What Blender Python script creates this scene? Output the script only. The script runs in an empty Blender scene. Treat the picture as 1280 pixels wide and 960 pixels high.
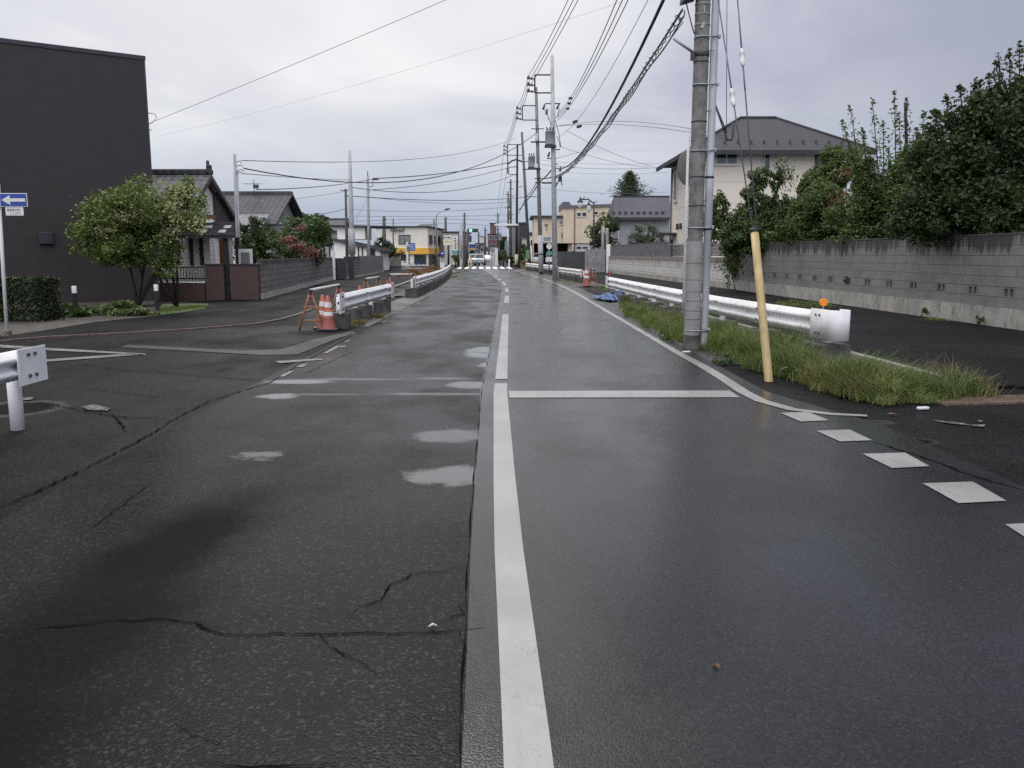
import bpy, bmesh, math, random
import numpy as np
from mathutils import Matrix, Vector
R = math.radians
rng = random.Random(7)
sc = bpy.context.scene
COL = sc.collection
PI = math.pi

# ------------------------------------------------------------------ camera
CH, F = 1.53, 1050.0
TH = math.atan(162/F)
FW = Vector((0, math.cos(TH), -math.sin(TH))); UP = Vector((0, math.sin(TH), math.cos(TH))); RT = Vector((1, 0, 0))
EYE = Vector((0, 0, CH))
def ray(px, py): return FW*F + RT*(px-640) - UP*(py-480)
def at(px, py, Y):                      # survey helper: measured direction at a known distance
    d = ray(px, py); return EYE + d*(Y/d.y)
def gp(px, py, z=0.0):                  # ... at a known height
    d = ray(px, py); return EYE + d*((z-CH)/d.z)
cam = bpy.data.cameras.new('camera'); co = bpy.data.objects.new('camera', cam); COL.objects.link(co)
cam.sensor_fit = 'HORIZONTAL'; cam.sensor_width = 36; cam.lens = 36*F/1280
cam.clip_end = 4000; cam.clip_start = 0.05
co.location = EYE; co.rotation_euler = (PI/2-TH, 0, 0); sc.camera = co

# ------------------------------------------------------------------ object helpers
WM = {}
def tag(o, label=None, cat=None, group=None, kind=None):
    if label: o['label'] = label
    if cat: o['category'] = cat
    if group: o['group'] = group
    if kind: o['kind'] = kind
    return o
def thing(name, label, cat, loc=(0, 0, 0), rz=0, group=None):
    o = bpy.data.objects.new(name, None); COL.objects.link(o)
    o.location = loc; o.rotation_euler = (0, 0, rz); o.empty_display_size = .2
    WM[o.name] = Matrix.Translation(Vector(loc)) @ Matrix.Rotation(rz, 4, 'Z')
    return tag(o, label, cat, group)
def link(name, me, mat, parent=None):
    o = bpy.data.objects.new(name, me); COL.objects.link(o)
    if mat is not None and len(me.materials) == 0: me.materials.append(mat)
    if parent is not None:
        o.parent = parent; WM[o.name] = WM.get(parent.name, Matrix())
    else: WM[o.name] = Matrix()
    return o
class MB:
    def __init__(s): s.v = []; s.f = []; s.sm = []
    def add(s, vs, fs, smooth=False):
        n = len(s.v); s.v += [tuple(v) for v in vs]
        for f in fs: s.f.append([i+n for i in f]); s.sm.append(smooth)
        return s
    def quad(s, a, b, c, d): return s.add([a, b, c, d], [(0, 1, 2, 3)])
    def poly(s, pts): return s.add(pts, [tuple(range(len(pts)))])
    def box(s, x0, x1, y0, y1, z0, z1):
        return s.add([(x0,y0,z0),(x1,y0,z0),(x1,y1,z0),(x0,y1,z0),(x0,y0,z1),(x1,y0,z1),(x1,y1,z1),(x0,y1,z1)],
              [(0,3,2,1),(4,5,6,7),(0,1,5,4),(1,2,6,5),(2,3,7,6),(3,0,4,7)])
    def cbox(s, c, sx, sy, sz, rz=0, rx=0, ry=0, bev=0):
        M = Matrix.Translation(Vector(c)) @ Matrix.Rotation(rz,4,'Z') @ Matrix.Rotation(ry,4,'Y') @ Matrix.Rotation(rx,4,'X')
        bm = bmesh.new(); bmesh.ops.create_cube(bm, size=1)
        bmesh.ops.scale(bm, vec=(sx,sy,sz), verts=bm.verts)
        if bev: bmesh.ops.bevel(bm, geom=bm.edges[:], offset=bev, segments=2, affect='EDGES', profile=.5)
        bm.verts.index_update()
        s.add([M @ v.co for v in bm.verts], [[v.index for v in f.verts] for f in bm.faces]); bm.free(); return s
    def prism(s, poly, a, b, axis='x'):     # poly in the two other axes
        n = len(poly)
        def mk(p, t):
            return (t, p[0], p[1]) if axis == 'x' else ((p[0], t, p[1]) if axis == 'y' else (p[0], p[1], t))
        vs = [mk(p, a) for p in poly] + [mk(p, b) for p in poly]
        fs = [tuple(range(n))[::-1], tuple(range(n, 2*n))] + [(i, (i+1) % n, n+(i+1) % n, n+i) for i in range(n)]
        return s.add(vs, fs)
    def tube(s, pts, r, n=8, cap=True, smooth=True):
        pts = [Vector(p) for p in pts]; rs = r if isinstance(r, (list, tuple)) else [r]*len(pts)
        vs = []; fs = []; prev = None
        for i, p in enumerate(pts):
            d = (pts[min(i+1, len(pts)-1)] - pts[max(i-1, 0)]).normalized()
            if prev is None:
                a = d.cross(Vector((0, 0, 1)))
                if a.length < 1e-3: a = Vector((1, 0, 0))
                a.normalize()
            else:
                a = prev - d*prev.dot(d); a.normalize()
            prev = a; b = d.cross(a)
            for k in range(n):
                t = 2*PI*k/n; vs.append(p + (a*math.cos(t) + b*math.sin(t))*rs[i])
        for i in range(len(pts)-1):
            for k in range(n):
                k2 = (k+1) % n; fs.append((i*n+k, i*n+k2, (i+1)*n+k2, (i+1)*n+k))
        s.add(vs, fs, smooth)
        if cap:
            m = len(s.v)-len(vs)
            s.f.append([m+k for k in range(n)][::-1]); s.sm.append(False)
            s.f.append([m+(len(pts)-1)*n+k for k in range(n)]); s.sm.append(False)
        return s
    def lathe(s, prof, c=(0, 0, 0), n=20, smooth=True):
        vs = []; fs = []
        for (r, z) in prof:
            for k in range(n):
                t = 2*PI*k/n; vs.append((c[0]+r*math.cos(t), c[1]+r*math.sin(t), c[2]+z))
        for i in range(len(prof)-1):
            for k in range(n):
                k2 = (k+1) % n; fs.append((i*n+k, i*n+k2, (i+1)*n+k2, (i+1)*n+k))
        return s.add(vs, fs, smooth)
    def build(s, name, mat, parent=None, W=False):
        me = bpy.data.meshes.new(name)
        vs = s.v
        if W and parent is not None:
            M = WM[parent.name].inverted(); vs = [tuple(M @ Vector(v)) for v in vs]
        me.from_pydata(vs, [], s.f)
        me.polygons.foreach_set('use_smooth', s.sm)
        me.update(); 
        return link(name, me, mat, parent)
def children(o): return [c for c in bpy.data.objects if c.parent == o]
def dup(root, loc, rz=None, label=None, group=None, scale=None):
    def cp(o, par):
        c = o.copy(); COL.objects.link(c)
        if par is not None: c.parent = par
        WM[c.name] = Matrix()
        for ch in children(o):
            if ch is not c: cp(ch, c)
        return c
    r = cp(root, None); r.location = loc
    if rz is not None: r.rotation_euler = (0, 0, rz)
    if scale: r.scale = scale
    if label: r['label'] = label
    if group: r['group'] = group
    return r

# ------------------------------------------------------------------ material helpers
class NT:
    def __init__(s, name):
        s.m = bpy.data.materials.new(name); s.m.use_nodes = True; s.t = s.m.node_tree
        s.b = s.t.nodes['Principled BSDF']; s._c = None
    def n(s, typ, **kw):
        x = s.t.nodes.new(typ)
        for k, v in kw.items():
            if k in x.inputs.keys(): x.inputs[k].default_value = v
            else: setattr(x, k, v)
        return x
    def l(s, a, b): s.t.links.new(a, b)
    def obj(s):
        if s._c is None: s._c = s.n('ShaderNodeTexCoord')
        return s._c.outputs['Object']
    def pos(s): return s.n('ShaderNodeNewGeometry').outputs['Position']
    def mapv(s, v, scale=(1, 1, 1), loc=(0, 0, 0), rot=(0, 0, 0)):
        m = s.n('ShaderNodeMapping'); s.l(v, m.inputs[0])
        m.inputs['Scale'].default_value = scale; m.inputs['Location'].default_value = loc; m.inputs['Rotation'].default_value = rot
        return m.outputs[0]
    def noise(s, v, scale, detail=4, rough=.55):
        x = s.n('ShaderNodeTexNoise', Scale=scale, Detail=detail, Roughness=rough); s.l(v, x.inputs['Vector']); return x.outputs['Fac']
    def voro(s, v, scale, feature='F1'):
        x = s.n('ShaderNodeTexVoronoi', Scale=scale, feature=feature); s.l(v, x.inputs['Vector']); return x.outputs['Distance']
    def math(s, op, a, b=None, c=None, clamp=False):
        x = s.n('ShaderNodeMath', operation=op, use_clamp=clamp)
        for i, q in enumerate((a, b, c)):
            if q is None: continue
            if isinstance(q, (int, float)): x.inputs[i].default_value = q
            else: s.l(q, x.inputs[i])
        return x.outputs[0]
    def ramp(s, f, lo, hi, a=0., b=1., smooth=True):
        x = s.n('ShaderNodeMapRange', interpolation_type='SMOOTHSTEP' if smooth else 'LINEAR')
        s.l(f, x.inputs['Value']); x.inputs['From Min'].default_value = lo; x.inputs['From Max'].default_value = hi
        x.inputs['To Min'].default_value = a; x.inputs['To Max'].default_value = b; return x.outputs[0]
    def mix(s, f, a, b):
        x = s.n('ShaderNodeMix', data_type='RGBA')
        for i, q in ((0, f), (6, a), (7, b)):
            if isinstance(q, (int, float)): x.inputs[i].default_value = q
            elif isinstance(q, (tuple, list)): x.inputs[i].default_value = (*q[:3], 1)
            else: s.l(q, x.inputs[i])
        return x.outputs[2]
    def bump(s, h, strength=.3, dist=.01, nrm=None):
        x = s.n('ShaderNodeBump', Strength=strength, Distance=dist); s.l(h, x.inputs['Height'])
        if nrm is not None: s.l(nrm, x.inputs['Normal'])
        return x.outputs[0]
    def set(s, base=None, rough=None, normal=None, spec=None, metal=None):
        for k, q in (('Base Color', base), ('Roughness', rough), ('Normal', normal), ('Specular IOR Level', spec), ('Metallic', metal)):
            if q is None: continue
            if isinstance(q, (int, float)): s.b.inputs[k].default_value = q
            elif isinstance(q, (tuple, list)): s.b.inputs[k].default_value = (*q[:3], 1)
            else: s.l(q, s.b.inputs[k])
        return s.m
def simple(name, c, rough=.6, metal=0, var=.25, scale=3., bump=.0, bscale=40, spec=None, dirt=None):
    t = NT(name); v = t.obj()
    n = t.noise(v, scale, 5, .6)
    k = t.ramp(n, .3, .7, 1-var, 1+var, False)
    a = tuple(x*(1-var) for x in c); b = tuple(min(1, x*(1+var)) for x in c)
    colr = t.mix(t.ramp(n, .3, .7), a, b)
    if dirt:
        n2 = t.noise(t.mapv(v, (1, 1, .35)), scale*2.3, 6, .65)
        colr = t.mix(t.ramp(n2, .5, .72, 0, dirt[1]), colr, dirt[0])
    nr = None
    if bump: nr = t.bump(t.noise(v, bscale, 4, .6), bump, .01)
    rr = t.ramp(t.noise(v, scale*1.7, 4), .3, .7, max(.03, rough-.1), min(1, rough+.1))
    return t.set(colr, rr, nr, spec, metal)
def brickmat(name, c1, c2, mort, bw, bh, ms=.012, rough=.8, offset=.5, bump=.4, streak=None, var=.2, rowbump=0, face=None):
    t = NT(name); v = t.obj()
    sx = t.n('ShaderNodeSeparateXYZ'); t.l(v, sx.inputs[0])
    cm = t.n('ShaderNodeCombineXYZ'); t.l(t.math('ADD', sx.outputs[0], sx.outputs[1]), cm.inputs[0]); t.l(sx.outputs[2], cm.inputs[1])
    b = t.n('ShaderNodeTexBrick', offset=offset)
    b.inputs['Scale'].default_value = 1; b.inputs['Mortar Size'].default_value = ms; b.inputs['Mortar Smooth'].default_value = .15
    b.inputs['Brick Width'].default_value = bw; b.inputs['Row Height'].default_value = bh; b.inputs['Bias'].default_value = 0
    b.inputs['Color1'].default_value = (*c1, 1); b.inputs['Color2'].default_value = (*c2, 1); b.inputs['Mortar'].default_value = (*mort, 1)
    t.l(cm.outputs[0], b.inputs['Vector'])
    n = t.noise(v, 2.2, 6, .65)
    colr = t.mix(t.ramp(n, .3, .7, 0, var*2), b.outputs[0], tuple(x*.45 for x in c1))
    n3 = t.noise(v, 14, 5, .7); colr = t.mix(t.ramp(n3, .45, .75, 0, var*1.5), colr, tuple(min(1, x*1.5) for x in c2))
    if streak:      # dirt running down from the coping: (colour, top z, reach, amount)
        st = t.noise(t.mapv(v, (2.6, 2.6, .12)), 1.6, 6, .7)
        h = t.ramp(sx.outputs[2], streak[1]-streak[2], streak[1], 0, 1)
        k = t.ramp(t.math('ADD', st, t.math('MULTIPLY', h, .38)), .68, .84, 0, streak[3])
        colr = t.mix(k, colr, streak[0])
    hgt = t.math('ADD', t.math('MULTIPLY', b.outputs['Fac'], -1), t.math('MULTIPLY', n3, .5 if not face else face))
    return t.set(colr, rough, t.bump(hgt, bump, .02))
def asphalt(name, base, agg, rlo, rhi, puddles=(), dark_bands=(), bumps=.35, coarse=120, patch=0.25, spec=.62):
    t = NT(name); v = t.pos()
    n1 = t.noise(v, .35, 5, .6); n2 = t.noise(v, 2.1, 6, .65); n3 = t.noise(v, coarse, 3, .7)
    vo = t.voro(v, coarse*.6)
    colr = t.mix(t.ramp(n1, .35, .65), tuple(x*(1-patch) for x in base), tuple(x*(1+patch) for x in base))
    vc = t.n('ShaderNodeTexVoronoi', Scale=coarse*.62); t.l(v, vc.inputs['Vector'])
    sv = t.n('ShaderNodeSeparateColor'); t.l(vc.outputs['Color'], sv.inputs[0])
    colr = t.mix(t.ramp(sv.outputs[0], .1, .95, 0, .8, False), tuple(x*.45 for x in base), colr) if False else t.mix(t.ramp(sv.outputs[0], 0, .5, .75, 0, False), colr, tuple(x*.3 for x in base))
    colr = t.mix(t.ramp(sv.outputs[1], .78, 1., 0, .85, False), colr, agg)
    pit = t.math('LESS_THAN', sv.outputs[2], .10); colr = t.mix(t.math('MULTIPLY', pit, .85), colr, (.003, .003, .003))
    colr = t.mix(t.ramp(n2, .55, .75, 0, .35), colr, tuple(x*.55 for x in base))
    n5 = t.noise(t.mapv(v, (1, .55, 1)), .8, 5, .55)
    rough = t.math('ADD', t.ramp(n5, .36, .66, rlo, rhi), t.ramp(n2, .3, .7, -.03, .05))
    def ell(lst, soft, rag=.0):
        acc = None; warp = t.n('ShaderNodeTexNoise', Scale=3.5, Detail=6, Roughness=.62); t.l(v, warp.inputs['Vector'])
        off = t.n('ShaderNodeVectorMath', operation='SUBTRACT'); t.l(warp.outputs['Color'], off.inputs[0]); off.inputs[1].default_value = (.5, .5, .5)
        for (cx_, cy_, rx, ry, rot, wa, *am) in lst:
            sc_ = t.n('ShaderNodeVectorMath', operation='SCALE'); t.l(off.outputs[0], sc_.inputs[0]); sc_.inputs['Scale'].default_value = wa
            ad = t.n('ShaderNodeVectorMath', operation='ADD'); t.l(v, ad.inputs[0]); t.l(sc_.outputs[0], ad.inputs[1])
            tr = t.n('ShaderNodeVectorMath', operation='SUBTRACT'); t.l(ad.outputs[0], tr.inputs[0]); tr.inputs[1].default_value = (cx_, cy_, 0)
            mp = t.mapv(tr.outputs[0], (1, 1, 0), (0, 0, 0), (0, 0, -rot))
            mp = t.mapv(mp, (1/rx, 1/ry, 0))
            ln = t.n('ShaderNodeVectorMath', operation='LENGTH'); t.l(mp, ln.inputs[0])
            lv = t.math('ADD', ln.outputs['Value'], t.math('MULTIPLY', t.math('SUBTRACT', n3, .5), rag)); k = t.ramp(lv, 1-soft, 1+soft, am[0] if am else 1, 0)
            acc = k if acc is None else t.math('MAXIMUM', acc, k)
        return acc
    hgt = t.math('ADD', t.math('MULTIPLY', vo, -1.1), t.math('MULTIPLY', n3, .6))
    hgt = t.math('ADD', hgt, t.math('MULTIPLY', pit, -1.6))
    bs = bumps
    if dark_bands:
        k = ell(dark_bands, .6, .9); colr = t.mix(t.math('MULTIPLY', k, .8), colr, (.012, .011, .010)); rough = t.math('ADD', rough, t.math('MULTIPLY', k, .2)); band_k = k
    nb = t.n('ShaderNodeBump', Distance=.009); t.l(hgt, nb.inputs['Height'])
    if puddles:
        k = ell(puddles, .28, 1.1)
        colr = t.mix(t.math('MULTIPLY', k, .45), colr, (.02, .02, .02))
        rough = t.math('MULTIPLY', rough, t.math('SUBTRACT', 1, t.math('MULTIPLY', k, .93)))
        t.l(t.math('MULTIPLY', t.math('SUBTRACT', 1, k), bs), nb.inputs['Strength'])
        t.l(t.math('ADD', spec if not dark_bands else t.math('MULTIPLY', t.math('SUBTRACT', 1, t.math('MULTIPLY', band_k, .85)), spec), t.math('MULTIPLY', k, 1-spec)), t.b.inputs['Specular IOR Level']); t.l(t.math('ADD', 1.45, t.math('MULTIPLY', k, .3)), t.b.inputs['IOR'])
    else: nb.inputs['Strength'].default_value = bs; t.set(spec=spec)
    return t.set(colr, t.math('MAXIMUM', rough, .02), nb.outputs[0])
def leafmat(name, cols, rough=.45, trans=.25):
    t = NT(name)
    g = t.n('ShaderNodeNewGeometry'); r = g.outputs['Random Per Island']
    cr = t.n('ShaderNodeValToRGB'); t.l(r, cr.inputs[0]); e = cr.color_ramp.elements
    while len(e) < len(cols): e.new(.5)
    for i, c in enumerate(cols): e[i].position = i/(max(1, len(cols)-1)); e[i].color = (*c, 1)
    n = t.noise(t.pos(), 1.4, 3); colr = t.mix(t.ramp(n, .35, .65, 0, .5), cr.outputs[0], tuple(x*.55 for x in cols[0]))
    t.set(colr, rough)
    tr = t.n('ShaderNodeBsdfTranslucent'); t.l(colr, tr.inputs[0])
    mx = t.n('ShaderNodeMixShader'); mx.inputs[0].default_value = trans
    t.l(t.b.outputs[0], mx.inputs[1]); t.l(tr.outputs[0], mx.inputs[2])
    t.l(mx.outputs[0], t.t.nodes['Material Output'].inputs[0]); return t.m
def emit(name, c, s):
    t = NT(name); t.set((0.02, .02, .02), .4); t.b.inputs['Emission Color'].default_value = (*c, 1); t.b.inputs['Emission Strength'].default_value = s; return t.m

# ------------------------------------------------------------------ vegetation helpers
def npmesh(name, V, T, mat, parent=None, W=True, smooth=False):
    V = np.asarray(V, dtype=np.float32).reshape(-1, 3); T = np.asarray(T, dtype=np.int32).reshape(-1, 3)
    if parent is not None and W:
        M = np.array(WM[parent.name].inverted()); V = V @ M[:3, :3].T.astype(np.float32) + M[:3, 3].astype(np.float32)
    me = bpy.data.meshes.new(name)
    me.vertices.add(len(V)); me.vertices.foreach_set('co', V.ravel())
    me.loops.add(len(T)*3); me.loops.foreach_set('vertex_index', T.ravel())
    me.polygons.add(len(T)); me.polygons.foreach_set('loop_start', np.arange(0, len(T)*3, 3, dtype=np.int32))
    me.update(); me.validate()
    return link(name, me, mat, parent)
def leaves(rs, C, size, droop=0., width=.5, upb=.5):
    """one folded leaf per centre C (n,3)"""
    n = len(C)
    d = rs.normal(size=(n, 3)); d[:, 2] = d[:, 2]*.6 - droop; d /= np.linalg.norm(d, axis=1)[:, None]
    u = rs.normal(size=(n, 3))*.7; u[:, 2] += upb
    s = np.cross(d, u); s /= np.linalg.norm(s, axis=1)[:, None]+1e-9
    nn = np.cross(s, d)
    L = size*rs.uniform(.6, 1.35, n)[:, None]
    B = C - d*L*.5; T = C + d*L*.5
    A1 = C + s*L*width*.5 + nn*L*.1; A2 = C - s*L*width*.5 + nn*L*.1
    V = np.stack([B, A1, T, A2], 1).reshape(-1, 3)
    i = np.arange(n)[:, None]*4
    F_ = np.concatenate([i+np.array([[0, 1, 2]]), i+np.array([[0, 2, 3]])], 1).reshape(-1, 3)
    return V, F_
def crown_points(rs, ells, n, sub=26, subr=(.22, .42), shell=.55):
    """clumpy scatter: sub-clumps around each ellipsoid (cx,cy,cz,rx,ry,rz)"""
    vol = np.array([e[3]*e[4]*e[5] for e in ells])**.8; vol /= vol.sum(); out = []
    for e, w in zip(ells, vol):
        m = max(40, int(n*w)); k = max(6, int(sub))
        d = rs.normal(size=(k, 3)); d /= np.linalg.norm(d, axis=1)[:, None]
        rad = rs.uniform(shell, .95, k)[:, None]
        cc = d*rad; sr = rs.uniform(*subr, k)
        idx = rs.integers(0, k, m)
        q = rs.normal(size=(m, 3)); q /= np.linalg.norm(q, axis=1)[:, None]; q *= (rs.uniform(.25, 1, m)**.6)[:, None]
        p = cc[idx] + q*sr[idx][:, None]
        out.append(p*np.array(e[3:6]) + np.array(e[:3]))
    return np.concatenate(out)
def px_ell(px, py, rx, ry, Y, depth=None):     # measured crown: centre and half sizes, at distance Y
    c = at(px, py, Y); k = Y/F
    return (c.x, c.y, c.z, rx*k, (depth if depth else min(rx, ry)*k), ry*k)
def branches(base, tips, r0, seedv=0):
    mb = MB(); rr = random.Random(seedv); base = Vector(base)
    for t in tips:
        t = Vector(t); pts = []
        for i in range(6):
            f = i/5; p = base.lerp(t, f); p.x += rr.uniform(-.06, .06)*(f > 0); p.y += rr.uniform(-.06, .06)*(f > 0); p.z += .25*math.sin(f*PI)*(t-base).length*.15
            pts.append(p)
        mb.tube(pts, [r0*(1-.8*i/5) for i in range(6)], 6)
    return mb
def blades(rs, X, Y, Z, h, lean=.5, w=.006):
    n = len(X); a = rs.uniform(0, 2*PI, n); H = h*rs.uniform(.45, 1.15, n); L = lean*H*rs.uniform(.2, 1.3, n)
    b = np.stack([X, Y, Z], 1); dx = np.stack([np.cos(a), np.sin(a), 0*a], 1)
    pa = rs.uniform(0, 2*PI, n); s = np.stack([np.cos(pa), np.sin(pa), 0*a], 1)*w
    m = b + dx*(L*.35)[:, None]; m[:, 2] += H*.62
    t = b + dx*L[:, None]; t[:, 2] += H*rs.uniform(.7, 1, n)
    V = np.stack([b-s, b+s, m-s*.7, m+s*.7, t], 1).reshape(-1, 3)
    i = np.arange(n)[:, None]*5
    T = np.concatenate([i+np.array([[0, 1, 3]]), i+np.array([[0, 3, 2]]), i+np.array([[2, 3, 4]])], 1).reshape(-1, 3)
    return V, T
# ------------------------------------------------------------------ materials
M = {}
M['ground'] = simple('soil_ground', (.07, .065, .055), .85, var=.35, scale=.6, bump=.5, bscale=12)
M['soil'] = simple('damp_soil', (.06, .05, .038), .8, var=.45, scale=3.5, bump=.8, bscale=30)
def pud(px, py, rx, ry, rot=0, wa=.32):
    c = gp(px, py); e = gp(px+rx, py); f = gp(px, py+ry); g = gp(px, py-ry)
    return (c.x, c.y, abs(e.x-c.x), max(.02, abs(g.y-f.y)/2), rot, wa, *([.28] if ry < 2 else []))
PUD = [pud(557, 594, 46, 10, 0, .45)+(.9,), pud(566, 545, 44, 7, 0, .5)+(.4,), pud(588, 481, 26, 4, 0, .4)+(.6,), pud(606, 440, 22, 6), pud(322, 569, 26, 4, 0, .5)+(.5,), pud(612, 456, 12, 3),
       pud(430, 474, 70, 1.0, 0, .10), pud(555, 473, 30, 1.0, 0, .1), pud(545, 492.5, 60, 1.5, 0, .10), pud(400, 493, 50, .9, 0, .10), pud(370, 477, 40, 2.5, 0, .1), pud(605, 620, 7, 22, 0, .15), pud(345, 495, 25, 3)]
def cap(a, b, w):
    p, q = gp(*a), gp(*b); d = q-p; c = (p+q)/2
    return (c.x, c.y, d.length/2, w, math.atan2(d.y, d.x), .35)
DARK_BANDS = [cap((300, 620), (60, 790), .34), cap((200, 700), (-60, 930), .42), cap((60, 820), (-260, 1050), .5)]  # diagonal bands across the old lane, darker, rougher and less reflective
DARK_BANDS_OLD = [cap((330, 610), (-60, 900), .40), cap((250, 640), (150, 730), .45), cap((300, 700), (120, 830), .3), cap((150, 760), (-160, 1010), .5), cap((500, 900), (420, 990), .3)]
M['old_asphalt'] = asphalt('worn_wet_asphalt', (.0068, .0065, .0066), (.040, .039, .037), .20, .44, PUD, DARK_BANDS, .11, 130, .4, .06)
M['new_asphalt'] = asphalt('smooth_wet_asphalt', (.0118, .0117, .0118), (.030, .030, .029), .12, .36, [pud(1010, 625, 90, 25, 0, 1.2), pud(960, 690, 130, 30, 0, 1.5)][:0], (),   .09, 170, .3, .3)
M['side_asphalt'] = asphalt('side_wet_asphalt', (.0095, .0092, .009), (.03, .03, .029), .36, .66, [pud(18, 510, 52, 9), pud(1140, 550, 24, 4), pud(1075, 527, 34, 3)], (), .45, 115, .4, .05)
M['walk_asphalt'] = asphalt('footway_asphalt', (.0095, .0093, .0097), (.024, .024, .024), .6, .75, (), (), .5, 120, .4, .06)
M['shoulder'] = asphalt('shoulder_asphalt', (.05, .048, .044), (.12, .115, .10), .4, .6, [pud(800, 390, 18, 3), pud(780, 383, 14, 2), pud(1000, 497, 30, 3)], (), .8, 80, .3, .3)
def paint(name, c, wear, wc=(.06, .06, .06)):
    t = NT(name); v = t.pos(); n = t.noise(v, 9, 8, .7); n2 = t.noise(v, 160, 3, .6); n4 = t.noise(v, 1.2, 4)
    base = t.mix(t.ramp(n4, .3, .7), tuple(x*.82 for x in c), c)
    colr = t.mix(t.ramp(n, wear-.06, wear+.06, 0, .85), base, wc)
    ce = t.n('ShaderNodeTexVoronoi', Scale=2.3, feature='DISTANCE_TO_EDGE'); wv = t.n('ShaderNodeVectorMath', operation='ADD'); t.l(v, wv.inputs[0]); nn = t.n('ShaderNodeTexNoise', Scale=5, Detail=5); t.l(v, nn.inputs['Vector']); t.l(nn.outputs['Color'], wv.inputs[1]); t.l(wv.outputs[0], ce.inputs['Vector'])
    colr = t.mix(t.math('MULTIPLY', t.ramp(ce.outputs['Distance'], .0, .012, .55, 0), t.ramp(n4, .4, .6)), colr, wc)
    colr = t.mix(t.ramp(n2, .66, .74, 0, .55), colr, wc)
    colr = t.mix(t.ramp(t.noise(t.mapv(v, (6, .5, 1)), 1.2, 4), .5, .75, 0, .28), colr, (.12, .115, .105))
    return t.set(colr, t.ramp(n4, .3, .7, .2, .3), t.bump(n2, .2, .003), .5)
M['paint'] = paint('road_paint', (.31, .302, .28), .70)
M['zebra'] = simple('fresh_zebra_paint', (.8, .8, .78), .5, var=.05)
M['paint_worn'] = paint('worn_road_paint', (.27, .265, .245), .47)
M['crack'] = simple('crack_filth', (.006, .006, .006), .95, var=.2, spec=.02)
M['sealed'] = simple('patched_seam', (.02, .02, .021), .5, var=.2, bump=.3)
M['orange_kerb'] = simple('faded_orange_kerb', (.105, .07, .05), .8, var=.35, scale=8, bump=.4, dirt=((.05, .045, .04), .7))
M['kerb'] = simple('kerb_concrete', (.24, .23, .21), .8, var=.25, scale=5, bump=.5, dirt=((.06, .055, .045), .7))
M['gutter'] = asphalt('gutter_concrete', (.017, .016, .0145), (.05, .047, .042), .45, .6, (), (), .6, 80, .5, .2)
M['white_metal'] = simple('white_coated_steel', (.74, .73, .71), .6, var=.05, scale=2, dirt=((.40, .37, .32), .6), spec=.3)
M['rusty_white'] = simple('rust_stained_white_steel', (.70, .69, .66), .45, var=.06, scale=2.5, dirt=((.33, .2, .11), .8))
M['bolt'] = simple('dull_bolt', (.12, .12, .12), .5, metal=.5)
M['block'] = simple('mossy_concrete', (.075, .072, .066), .85, var=.4, scale=4, bump=.8, bscale=45, dirt=((.035, .04, .025), .8))
M['steel'] = simple('galvanised_steel', (.32, .33, .34), .45, metal=.6, var=.15)
M['dark_steel'] = simple('dark_steel', (.05, .05, .055), .5, metal=.3, var=.2)
M['concrete'] = simple('pole_concrete', (.30, .29, .27), .75, var=.18, scale=2.2, bump=.4, bscale=50, dirt=((.14, .13, .115), .6))
M['concrete_pale'] = simple('pale_pole_concrete', (.42, .42, .41), .75, var=.15, scale=2.2, bump=.3, bscale=50, dirt=((.25, .245, .23), .5))
M['concrete_dark'] = simple('weathered_pole_concrete', (.185, .175, .16), .8, var=.3, scale=5, bump=.6, bscale=60, dirt=((.055, .05, .042), .7))
M['wood_pole'] = simple('dark_pole', (.075, .07, .068), .75, var=.2, scale=4)
M['conduit'] = simple('grey_conduit', (.36, .37, .38), .45, var=.1, scale=3, dirt=((.22, .22, .22), .5))
M['cable'] = simple('cable_black', (.02, .02, .022), .5, var=.1)
M['cable_grey'] = simple('cable_grey', (.10, .10, .11), .5, var=.1)
M['porcelain'] = simple('porcelain', (.62, .60, .58), .25, var=.08)
M['insul'] = simple('dark_insulator', (.08, .075, .08), .4, var=.2)
M['trafo'] = simple('transformer_grey', (.22, .235, .25), .5, var=.1, scale=2)
M['yellow'] = simple('faded_yellow_plastic', (.46, .345, .155), .5, var=.12, scale=4, dirt=((.28, .2, .09), .7))
M['black'] = simple('black_plastic', (.015, .015, .016), .5)
M['orange'] = simple('cone_orange', (.42, .12, .065), .5, var=.2, scale=6, dirt=((.25, .08, .05), .6))
M['red_fade'] = simple('faded_red', (.27, .075, .055), .55, var=.2, scale=6, dirt=((.2, .09, .06), .6))
M['rust_leg'] = simple('rusty_orange_tube', (.30, .11, .05), .6, var=.35, scale=12, dirt=((.10, .05, .03), .8))
M['band'] = simple('reflective_band', (.66, .62, .60), .35, var=.1, scale=8, dirt=((.4, .2, .17), .6))
M['amber'] = simple('amber_reflector', (.85, .26, .02), .2, var=.1)
M['red_refl'] = simple('red_reflector', (.40, .03, .02), .25)
M['tarp'] = simple('blue_tarp', (.02, .075, .22), .5, var=.3, scale=9)
M['siding'] = brickmat('dark_horizontal_siding', (.031, .0245, .022), (.035, .0275, .025), (.02, .017, .016), 3.03, .09, .007, .6, 0, .22, var=.22)
M['trim_dark'] = simple('dark_coping', (.03, .027, .035), .4)
M['plinth'] = simple('rough_plinth', (.16, .13, .10), .85, var=.25, bump=.4, dirt=((.06, .055, .045), .7))
M['cream'] = simple('cream_render', (.72, .68, .58), .8, var=.07, scale=1.2, bump=.15, bscale=60, dirt=((.42, .38, .31), .4))
M['beige'] = simple('beige_render', (.64, .53, .385), .8, var=.06, scale=.8, bump=.15, bscale=60, dirt=((.42, .34, .24), .4))
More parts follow.
